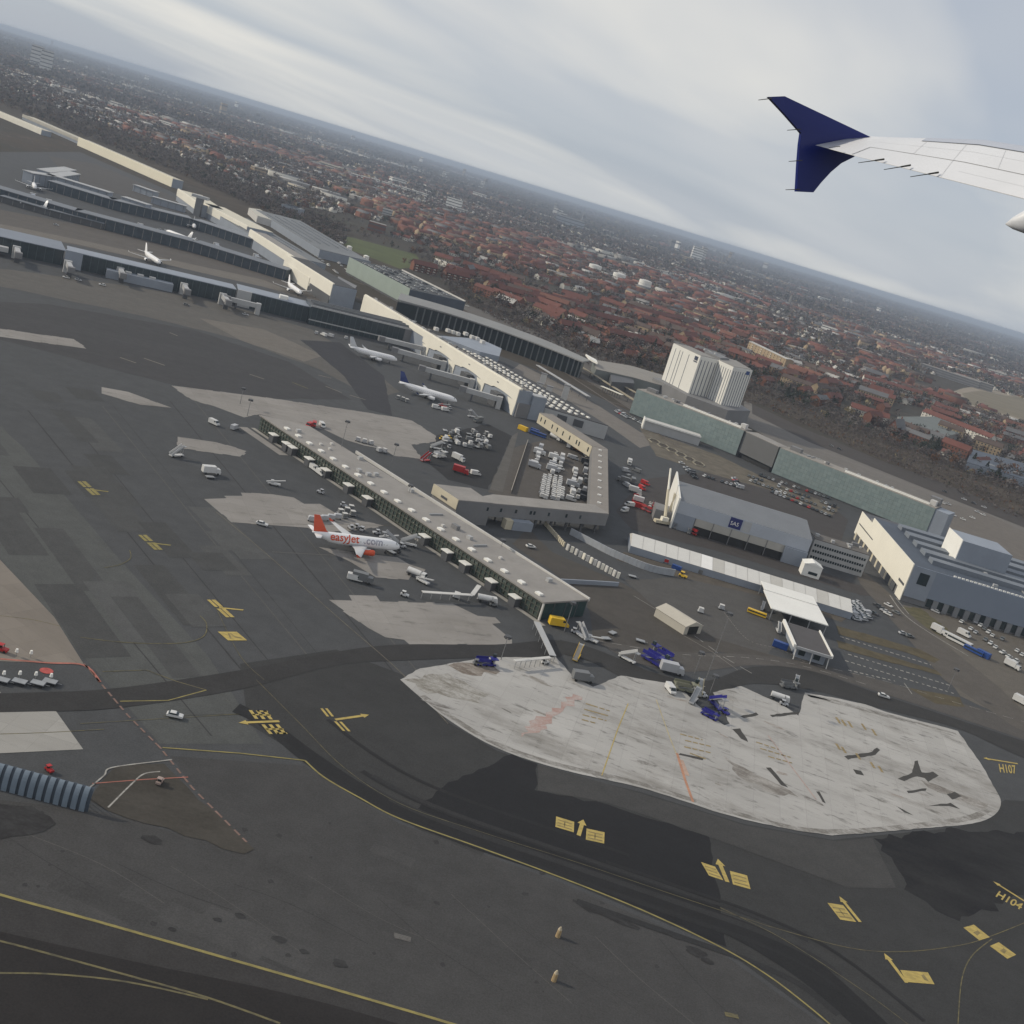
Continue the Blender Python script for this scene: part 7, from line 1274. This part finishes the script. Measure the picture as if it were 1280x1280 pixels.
def mesh_np(name, verts, loops, starts, totals, mi, mats):
    me = bpy.data.meshes.new(name); me.vertices.add(len(verts)); me.vertices.foreach_set('co', verts.astype(np.float32).ravel()); me.loops.add(len(loops)); me.loops.foreach_set('vertex_index', loops.astype(np.int32))
    me.polygons.add(len(starts)); me.polygons.foreach_set('loop_start', starts.astype(np.int32)); me.polygons.foreach_set('loop_total', totals.astype(np.int32)); me.polygons.foreach_set('material_index', mi.astype(np.int32))
    for m_ in mats: me.materials.append(m_)
    me.update(calc_edges=True); me.validate(); o = bpy.data.objects.new(name, me); COL.objects.link(o); return o
H = np.array([h[:9] for h in rest]); n = len(H)
tv = np.array([(-.5, -.5, 0, 0), (.5, -.5, 0, 0), (.5, .5, 0, 0), (-.5, .5, 0, 0), (-.5, -.5, 1, 0), (.5, -.5, 1, 0), (.5, .5, 1, 0), (-.5, .5, 1, 0), (-.5, 0, 1, 1), (.5, 0, 1, 1)], float)
tf = [(0, 1, 5, 4), (1, 2, 6, 5), (2, 3, 7, 6), (3, 0, 4, 7), (4, 8, 7), (5, 6, 9), (4, 5, 9, 8), (6, 7, 8, 9)]
X = H[:, None, 2] * tv[None, :, 0]; Yv = H[:, None, 3] * tv[None, :, 1]; Z = H[:, None, 4] * tv[None, :, 2] + H[:, None, 5] * tv[None, :, 3]
ca, sa = np.cos(H[:, 6])[:, None], np.sin(H[:, 6])[:, None]
vv = np.stack([H[:, None, 0] + X * ca - Yv * sa, H[:, None, 1] + X * sa + Yv * ca, Z], -1).reshape(-1, 3)
tl = np.array([i for f in tf for i in f]); loops = (tl[None, :] + 10 * np.arange(n)[:, None]).ravel(); tt = np.array([len(f) for f in tf]); totals = np.tile(tt, n); starts = np.concatenate([[0], np.cumsum(totals)[:-1]])
mi = np.concatenate([np.repeat(H[:, 7:8], 6, 1), np.repeat(H[:, 8:9] + 4, 2, 1)], 1).ravel()
tag(mesh_np('distant_houses', vv, loops, starts, totals, mi, WALLS + ROOFS), 'mass of small red and grey roofed houses fading into the distance', 'houses', kind='stuff')
print('houses', len(small), len(big), n)

# ---- trees: bare winter crowns and a few evergreens
K_BARE = mat('bare_twigs', (0.108, 0.091, 0.086), 1, .35, .04, spec=.05); K_BARE2 = mat('bare_twigs_grey', (0.140, 0.124, 0.115), 1, .35, .04, spec=.05); K_EVER = mat('evergreen', (0.038, 0.046, 0.034), 1, .35, .08, spec=.05); K_RUST = mat('rusty_leaves', (0.135, 0.072, 0.040), 1, .3, .05, spec=.05); K_PALE = mat('pale_willow', (0.24, 0.20, 0.12), 1, .25, .05, spec=.05); BARK = mat('bark', (0.06, 0.05, 0.042), 1, .3, .6, spec=.05)
KM = [K_BARE, K_BARE2, K_EVER, K_RUST, K_PALE]
def crown_mesh(name, m_, seed, n=150, cone=False):
    q = np.random.default_rng(seed); b_ = MB()
    cl = [(q.normal(0, .20), q.normal(0, .20), q.uniform(-.25, .3), q.uniform(.22, .36)) for _ in range(7)]
    for k in range(n):
        cx, cy, cz, r = cl[k % 7]; d = q.normal(size=3); d /= np.linalg.norm(d); rr = r * q.uniform(.55, 1.05); p = np.array([cx, cy, cz]) + d * rr
        if cone: h_ = q.random(); a_ = q.uniform(0, 6.28); rad = .36 * (1 - h_) * q.uniform(.6, 1.05); p = np.array([rad * math.cos(a_), rad * math.sin(a_), h_ - .5])
        s = q.uniform(.05, .11); u = q.normal(size=3); u /= np.linalg.norm(u); w_ = np.cross(u, d); w_ /= np.linalg.norm(w_) + 1e-9
        b_.add([p + u * s, p + w_ * s * .6, p - u * s, p - w_ * s * .6], [(0, 1, 2, 3)])
    return b_.mesh(name, m_)
def trunk_mesh(seed):
    q = random.Random(seed); b_ = MB(); b_.tube((0, 0, 0), (0, 0, .5), .03, .02, 6)
    for k in range(6): a_ = k * 1.05 + q.uniform(-.3, .3); b_.tube((0, 0, .3 + .03 * k), (.28 * math.cos(a_), .28 * math.sin(a_), .62 + .04 * k), .014, .004, 4)
    b_.tube((0, 0, .5), (.03, .02, .9), .02, .004, 5); return b_.mesh('trunk', BARK)
CR = [[crown_mesh('crown', m_, 10 * i + s, 150, m_ is K_EVER and s == 0) for s in range(2)] for i, m_ in enumerate(KM)]; TR = [trunk_mesh(s) for s in range(3)]
LAB = ['bare brown tree', 'bare grey-brown tree', 'dark evergreen tree', 'tree with rusty brown leaves', 'pale straw coloured willow tree']
g3 = np.random.default_rng(5); trees = []
PK = np.random.default_rng(6)
TAB = {}
def pick(p):
    k = tuple(p)
    if k not in TAB: TAB[k] = PK.choice(5, 4096, p=p).tolist()
    return TAB[k][int(PK.random() * 4096)]
hx = np.array([h[0] for h in houses]); hy = np.array([h[1] for h in houses])
for h in houses:
    d = math.hypot(h[0], h[1]); k = (4 if h[2] < 20 else 8) if d < 3500 else 3
    pass
    for _ in range(k):
        a = g3.uniform(0, 6.28); r = max(h[2], h[3]) * .5 + g3.uniform(2, 15 if d < 4500 else 30 if d < 8000 else 55 if d < 14000 else 90); x, y = h[0] + r * math.cos(a), h[1] + r * math.sin(a)
        if (d > 5000 or (in_town(x, y, 0) and free(x, y))): trees.append((x, y, g3.uniform(6, 13.5) * (1 if d < 4500 else 1.6 if d < 8000 else 2.2 if d < 14000 else 3.2), pick([.52, .26, .14, .05, .03])))
for _ in range(3000):
    u = g3.uniform(-80, 430); v = np.interp(u, bx, by) + g3.uniform(-4, 20); p = W(u, v); trees.append((p.x, p.y, g3.uniform(5, 10), pick([.6, .25, .12, .02, .01])))
for _ in range(1500):                                               # the wooded belt along the railway and park groves
    u = g3.uniform(-60, 1330); v = np.interp(u, bx, by) + g3.uniform(-10, 7) - (g3.exponential(6) if u < 560 else 0); p = W(u, v)
    if free(p.x, p.y): trees.append((p.x, p.y, g3.uniform(4, 10), pick([.55, .27, .12, .04, .02])))
for (u0, v0, su, sv, k, kind) in ((330, 235, 90, 14, 350, 1), (480, 340, 60, 14, 160, 0), (240, 200, 90, 12, 300, 0), (620, 350, 60, 8, 140, 0), (870, 470, 70, 12, 200, 2), (1000, 500, 60, 10, 200, 2), (1150, 575, 70, 12, 160, 2), (1240, 610, 40, 10, 80, 2)):
    for _ in range(k):
        p = W(u0 + g3.normal() * su, min(v0 + g3.normal() * sv, np.interp(u0, bx, by) + 2)) 
        if in_town(p.x, p.y, -2) and free(p.x, p.y): trees.append((p.x, p.y, g3.uniform(6, 12), kind if g3.random() < .6 else int(g3.integers(0, 4))))
for (u, v, s, kd) in ((390, 262, 13, 4), (430, 270, 12, 3), (514, 290, 12, 4), (543, 300, 13, 4), (567, 311, 13, 4), (582, 322, 12, 1), (588, 358, 11, 4), (1040, 485, 12, 4), (1075, 520, 10, 3), (1190, 582, 11, 3), (1165, 580, 11, 3), (920, 372, 14, 4), (1020, 392, 11, 4)):
    p = W(u, v); trees.append((p.x, p.y, s, kd))
trees.sort(key=lambda t_: math.hypot(t_[0], t_[1]) / t_[2])
tvis = [t_ for t_ in trees if (lambda q: -10 < q[0] < 1290 and -10 < q[1] < 1290)(proj((t_[0], t_[1], 5)))]
solo = tvis[:300]; sid = set(id(t_) for t_ in solo); rest_t = [t_ for t_ in trees if id(t_) not in sid]
for i, (x, y, s, kd) in enumerate(solo):
    o = thing('tree', '%s of the belt and gardens beyond the railway' % LAB[kd], 'tree', (x, y, 0), '%ss beyond the railway' % LAB[kd], i * 1.7); o.scale = (s, s, s)
    inst('trunk', TR[i % 3], o, (0, 0, 0)); inst('crown', CR[kd][i % 2], o, (0, 0, .62))
TT = np.array(rest_t); dist = np.hypot(TT[:, 0], TT[:, 1])
def tree_mass(name, T, nq, sz, label):
    n = len(T); q = np.random.default_rng(9); d = q.normal(size=(n, nq, 3)); d /= np.linalg.norm(d, axis=2, keepdims=True); rr = q.uniform(.12, .5, (n, nq, 1)); c = d * rr * np.array([1, 1, .9]); s = T[:, None, None, 2:3][:, :, 0]
    c = c * s; c[:, :, 2] += T[:, None, 2] * .62; c[:, :, 0] += T[:, None, 0]; c[:, :, 1] += T[:, None, 1]
    u = q.normal(size=(n, nq, 3)); u /= np.linalg.norm(u, axis=2, keepdims=True); w_ = np.cross(u, d); ss = sz * s * q.uniform(.6, 1.2, (n, nq, 1))
    vs = np.stack([c + u * ss, c + w_ * ss, c - u * ss * .9], 2).reshape(-1, 3); m_ = len(vs) // 3
    o = mesh_np(name, vs, np.arange(len(vs)), np.arange(m_) * 3, np.full(m_, 3), np.repeat(T[:, 3], nq), KM); return tag(o, label, 'trees', kind='stuff')
tree_mass('tree_cover', TT[dist < 2600], 30, .17, 'brown leafless trees massed among the houses of the town'); tree_mass('distant_tree_cover', TT[dist >= 2600], 9, .34, 'far dark tree cover fading toward the horizon')
print('trees', len(solo), len(rest_t))

bu = []
for _ in range(5200):
    u = g3.uniform(560, 1330); v = np.interp(u, bx, by) + g3.uniform(0, 1) ** 1.3 * np.interp(u, [560, 800, 950, 1280], [10, 24, 22, 40]); p = W(u, v); bu.append((p.x, p.y, g3.uniform(1.5, 4.0), pick([.6, .3, .03, .06, .01])))
tree_mass('scrub', np.array(bu), 12, .26, 'low brown scrub covering the bank along the railway')
# ---- landmarks of the town
def tank(px_, py_, r, h, label):
    p = W(px_, py_); t = thing('gas_tank', label, 'tank', p, 'white cylindrical tanks in the town'); MB().tube(p, p + Vector((0, 0, h)), r, n=28).build('shell', WHITE, t); MB().tube(p + Vector((0, 0, h + .003)), p + Vector((0, 0, h + 1.4)), r, r * .3, 28).build('lid', WHITE_D, t)
    for k in range(3): MB().tube(p + Vector((0, 0, 3 + k * h / 3.4)), p + Vector((0, 0, 3.4 + k * h / 3.4)), r + .15, n=28).build('ring', GREY_L, t)
tank(742, 341, 14, 17, 'white cylindrical tank with ringed shell among the red roofs'); tank(772, 352, 14, 17, 'white cylindrical tank with ringed shell among the red roofs'); tank(803, 365, 13, 24, 'tallest of the white cylindrical tanks among the red roofs')
def tower(px_, py_, w, d, h, ang, m_, label, name='tower_block', cat='tower block', bands=6, group=None):
    p = W(px_, py_); fr = Fr(p.xy, R(ang)); t = thing(name, label, cat, p, group); block(t, 'wall', fr.rect(-w / 2, w / 2, 0, d), 0, h, m_); roofed(t, fr.rect(-w / 2, w / 2, 0, d), h, GREY_R, -.03, .6)
    for k in range(bands): block(t, 'window_band', fr.rect(-w / 2 - .15, w / 2 + .15, -.15, d + .15), h * (k + .45) / bands, h * (k + .72) / bands, GREY_D)
    return t
tower(869, 327, 60, 25, 78, 10, WHITE, 'lone white tower block standing above the town roofs'); tower(877, 327, 30, 30, 84, 10, WHITE_D, 'grey-white slab attached beside the lone tower block')
tower(42, 84, 45, 26, 95, 0, WHITE_D, 'pale high rise in the hazy distance'); tower(54, 90, 42, 26, 90, 0, WHITE_D, 'dim grey high rise beside the pale one in the hazy distance'); tower(64, 58, 40, 30, 120, 0, GREY_M, 'slim high rise on the horizon')
tower(709, 284, 130, 60, 45, -12, GREY_B, 'dark blue office block with pale flank in the middle distance', bands=3); tower(700, 279, 20, 60, 50, -12, WHITE_D, 'pale narrow block next to the dark blue office block', bands=3)
tower(564, 262, 44, 26, 34, -10, WHITE, 'bright white block at the end of the row of white buildings', bands=4); tower(575, 268, 30, 24, 16, -10, WHITE_D, 'low pale annex beside the bright white block', bands=2); tower(340, 142, 60, 40, 60, 0, WHITE_D, 'pale hazy block far behind the terminal', bands=4)
for i, (x, y) in enumerate(((442, 223), (454, 226), (467, 229), (480, 233), (493, 237), (505, 240), (518, 244), (528, 247))): tower(x, y, 24, 18, 15, -15, WHITE, 'small white block in the bright row across the town', bands=2, group='bright row of white blocks')
tower(410, 213, 75, 26, 20, -14, mat('cream_far', (0.6, 0.55, 0.44)), 'long cream block left of the bright white row', bands=2); tower(365, 236, 40, 18, 9, -45, mat('cream_far', (0.6, 0.55, 0.44)), 'pale shed roof behind the parking decks', bands=1)
tower(1185, 474, 130, 22, 15, -24, GREY_M, 'long grey slab block beyond the sandy track', bands=3); tower(1213, 482, 90, 22, 15, -24, GREY_M, 'second long grey slab block beyond the sandy track', bands=3)
def redblock(a, b2, w, e, r, wl, rf, label, nw=14):
    p, q = W(*a).xy, W(*b2).xy; l = (q - p).length; ang = math.atan2((q - p).y, (q - p).x); fr = Fr(p, ang); o = thing('apartment_block', label, 'apartment block', fr.p(l / 2, w / 2), 'terraces of the red quarter' if 'quarter' in label else None, ang)
    A, B_, C_ = gable(l, w, e, r, .6); A.build('wall', WALLS[wl], o, off=(0, 0, 0)); rr = B_.build('roof', ROOFS[rf], o, off=(0, 0, 0)); C_.build('chimney', B_RED, rr, off=(0, 0, 0)); me = box_mesh('window', (1.4, .15, 1.4), GLASS_D, True); bm_ = box_mesh('balcony', (2.6, 1.1, .9), B_WHT, True)
    for k in range(nw):
        for f in range(int(e / 3)): inst('window', me, o, (-l / 2 + (k + .5) * l / nw, -w / 2 - .03, 1.1 + f * 3))
        if k % 3 == 1:
            for f in range(int(e / 3)): inst('balcony', bm_, o, (-l / 2 + (k + .5) * l / nw, -w / 2 - .6, .6 + f * 3))
redblock((1060, 519), (1107, 534), 13, 10, 4.5, 2, 0, 'white apartment block with balconies and red roof facing the railway'); redblock((1150, 522), (1235, 556), 12, 9, 4.5, 2, 0, 'long white housing range with red roof behind the grey hall', 22)
redblock((932, 440), (978, 463), 12, 16, 1.0, 1, 4, 'tan apartment slab with rows of balconies right of the hotel', 12); redblock((1255, 535), (1300, 548), 12, 9, 4, 1, 1, 'yellow brick range with orange roof near the sandy track'); redblock((1078, 478), (1150, 500), 12, 9, 4, 2, 0, 'row of white fronted houses with red roofs above the hillside', 18); redblock((965, 452), (1000, 462), 11, 8, 3, 2, 4, 'short cream range behind the tan slab', 8); redblock((918, 440), (935, 446), 12, 8, 2, 2, 3, 'white cube building with grey roof beside the tan slab', 5)
for i, (a, b2) in enumerate((((516, 338), (545, 345)), ((556, 349), (585, 356)), ((600, 352), (650, 364)), ((610, 366), (680, 384)), ((655, 374), (720, 388)), ((690, 382), (770, 400)), ((720, 398), (790, 414)), ((780, 392), (860, 408)), ((800, 405), (880, 425)), ((700, 415), (745, 425)), ((760, 425), (825, 440)), ((830, 352), (920, 385)), ((860, 345), (960, 385)))): redblock(a, b2, 11, 9, 4.5, 0, 0, ['red brick terrace with long red roof nearest the playing field', 'red brick terrace with dormers beside the playing field'][i] if i < 2 else 'long red brick terrace with red roof in the dense red quarter', 12)
t = thing('flat_hall', 'wide grey flat roofed hall between the white balcony block and the railway', 'hall', W(1160, 545)); Q = [W(x, y, 8).xy for x, y in ((1122, 521), (1175, 521), (1205, 540), (1175, 548), (1140, 540))]; block(t, 'wall', Q, 0, 8, B_GRY); roofed(t, Q, 8, mat('hall_roof', (0.14, 0.155, 0.15), .8, .1, .05), 0, .4)
t = thing('flat_hall', 'dark blue-grey low hall with saw roof at the edge of the belt', 'hall', W(1230, 585)); Q = [W(x, y, 8).xy for x, y in ((1215, 562), (1320, 590), (1320, 612), (1250, 590), (1208, 578))]; block(t, 'wall', Q, 0, 8, GREY_B); roofed(t, Q, 8, ROOF_DB, 0, .4)
for i, (x, y, h) in enumerate(((630, 220, 75), (758, 262, 70), (590, 215, 70), (640, 232, 60), (985, 380, 40), (1112, 390, 60), (500, 180, 60), (900, 330, 70), (1018, 345, 70), (1050, 355, 60), (835, 300, 60), (205, 82, 60), (128, 70, 70), (300, 135, 60))):
    p = W(x, y + 3); t = thing('chimney_stack', 'thin distant chimney rising above the hazy roofs', 'chimney', p, 'distant chimneys'); MB().tube(p, p + Vector((0, 0, h)), 4.5, 3, 10).build('shaft', B_GRY, t); MB().tube(p + Vector((0, 0, h + .01)), p + Vector((0, 0, h + 2)), 3.4, n=10).build('rim', B_RED, t)
g4 = np.random.default_rng(23)
for i in range(70):                                                 # pale large sheds and blocks scattered in the far town
    u = g4.uniform(0, 1280); v0 = 30 + .303 * u; v = v0 + g4.uniform(14, 120); 
    if v > np.interp(u, bx, by) - 15: continue
    p = W(u, v); 
    if not free(p.x, p.y, 20): continue
    d = math.hypot(p.x, p.y); s = d / 2500; tower(u, v, g4.uniform(18, 45) * s ** .6, g4.uniform(14, 24), g4.uniform(8, 14) * max(1, s ** .7), g4.choice([-25, 10, 40]), [WHITE, WHITE_D, B_YEL, GREY_L, B_RED][int(g4.integers(0, 5))], 'larger flat roofed block among the far roofs', 'flat_block', 'block', 2, 'larger flat blocks of the far town')
for i in range(60):
    u = g4.uniform(0, 1280); v = 30 + .303 * u + g4.uniform(5, 32); p = W(u, v); d = p.xy.length; s = d / 6000
    if d > 16000: continue
    tower(u, v, g4.uniform(14, 34) * s ** .5, g4.uniform(14, 30), g4.uniform(20, 62) * s ** .5, g4.choice([-25, 10, 40]), [WHITE_D, B_GRY, B_YEL, GREY_M, WHITE][int(g4.integers(0, 5))], 'tower on the hazy skyline of the far town', 'distant_tower', 'tower', 2, 'distant towers of the far town')
STREET = asphalt('street', (0.12, 0.115, 0.11), streak=0.3)
for i, (x, y, l, a) in enumerate(streets): ribbon('street', [(x - l / 2 * math.cos(a), y - l / 2 * math.sin(a)), (x + l / 2 * math.cos(a), y + l / 2 * math.sin(a))], 7.0, 0.05 + 0.0004 * (i % 60), STREET)
# ------------------------------------------------------------ haze
hm = bpy.data.materials.new('haze'); hm.use_nodes = True; nt = hm.node_tree; nt.nodes.remove(nt.nodes['Principled BSDF']); pv_ = nt.nodes.new('ShaderNodeVolumePrincipled'); pv_.inputs['Color'].default_value = (0.60, 0.70, 0.86, 1); pv_.inputs['Density'].default_value = 8.0e-5; pv_.inputs['Anisotropy'].default_value = 0.1
nt.links.new(pv_.outputs[0], nt.nodes['Material Output'].inputs['Volume'])
b = MB(); b.box((0, 28000, 71), (122000, 66000, 144)); o = b.build('haze', hm); tag(o, 'thin pale haze over the whole airfield and town', 'haze', kind='stuff')
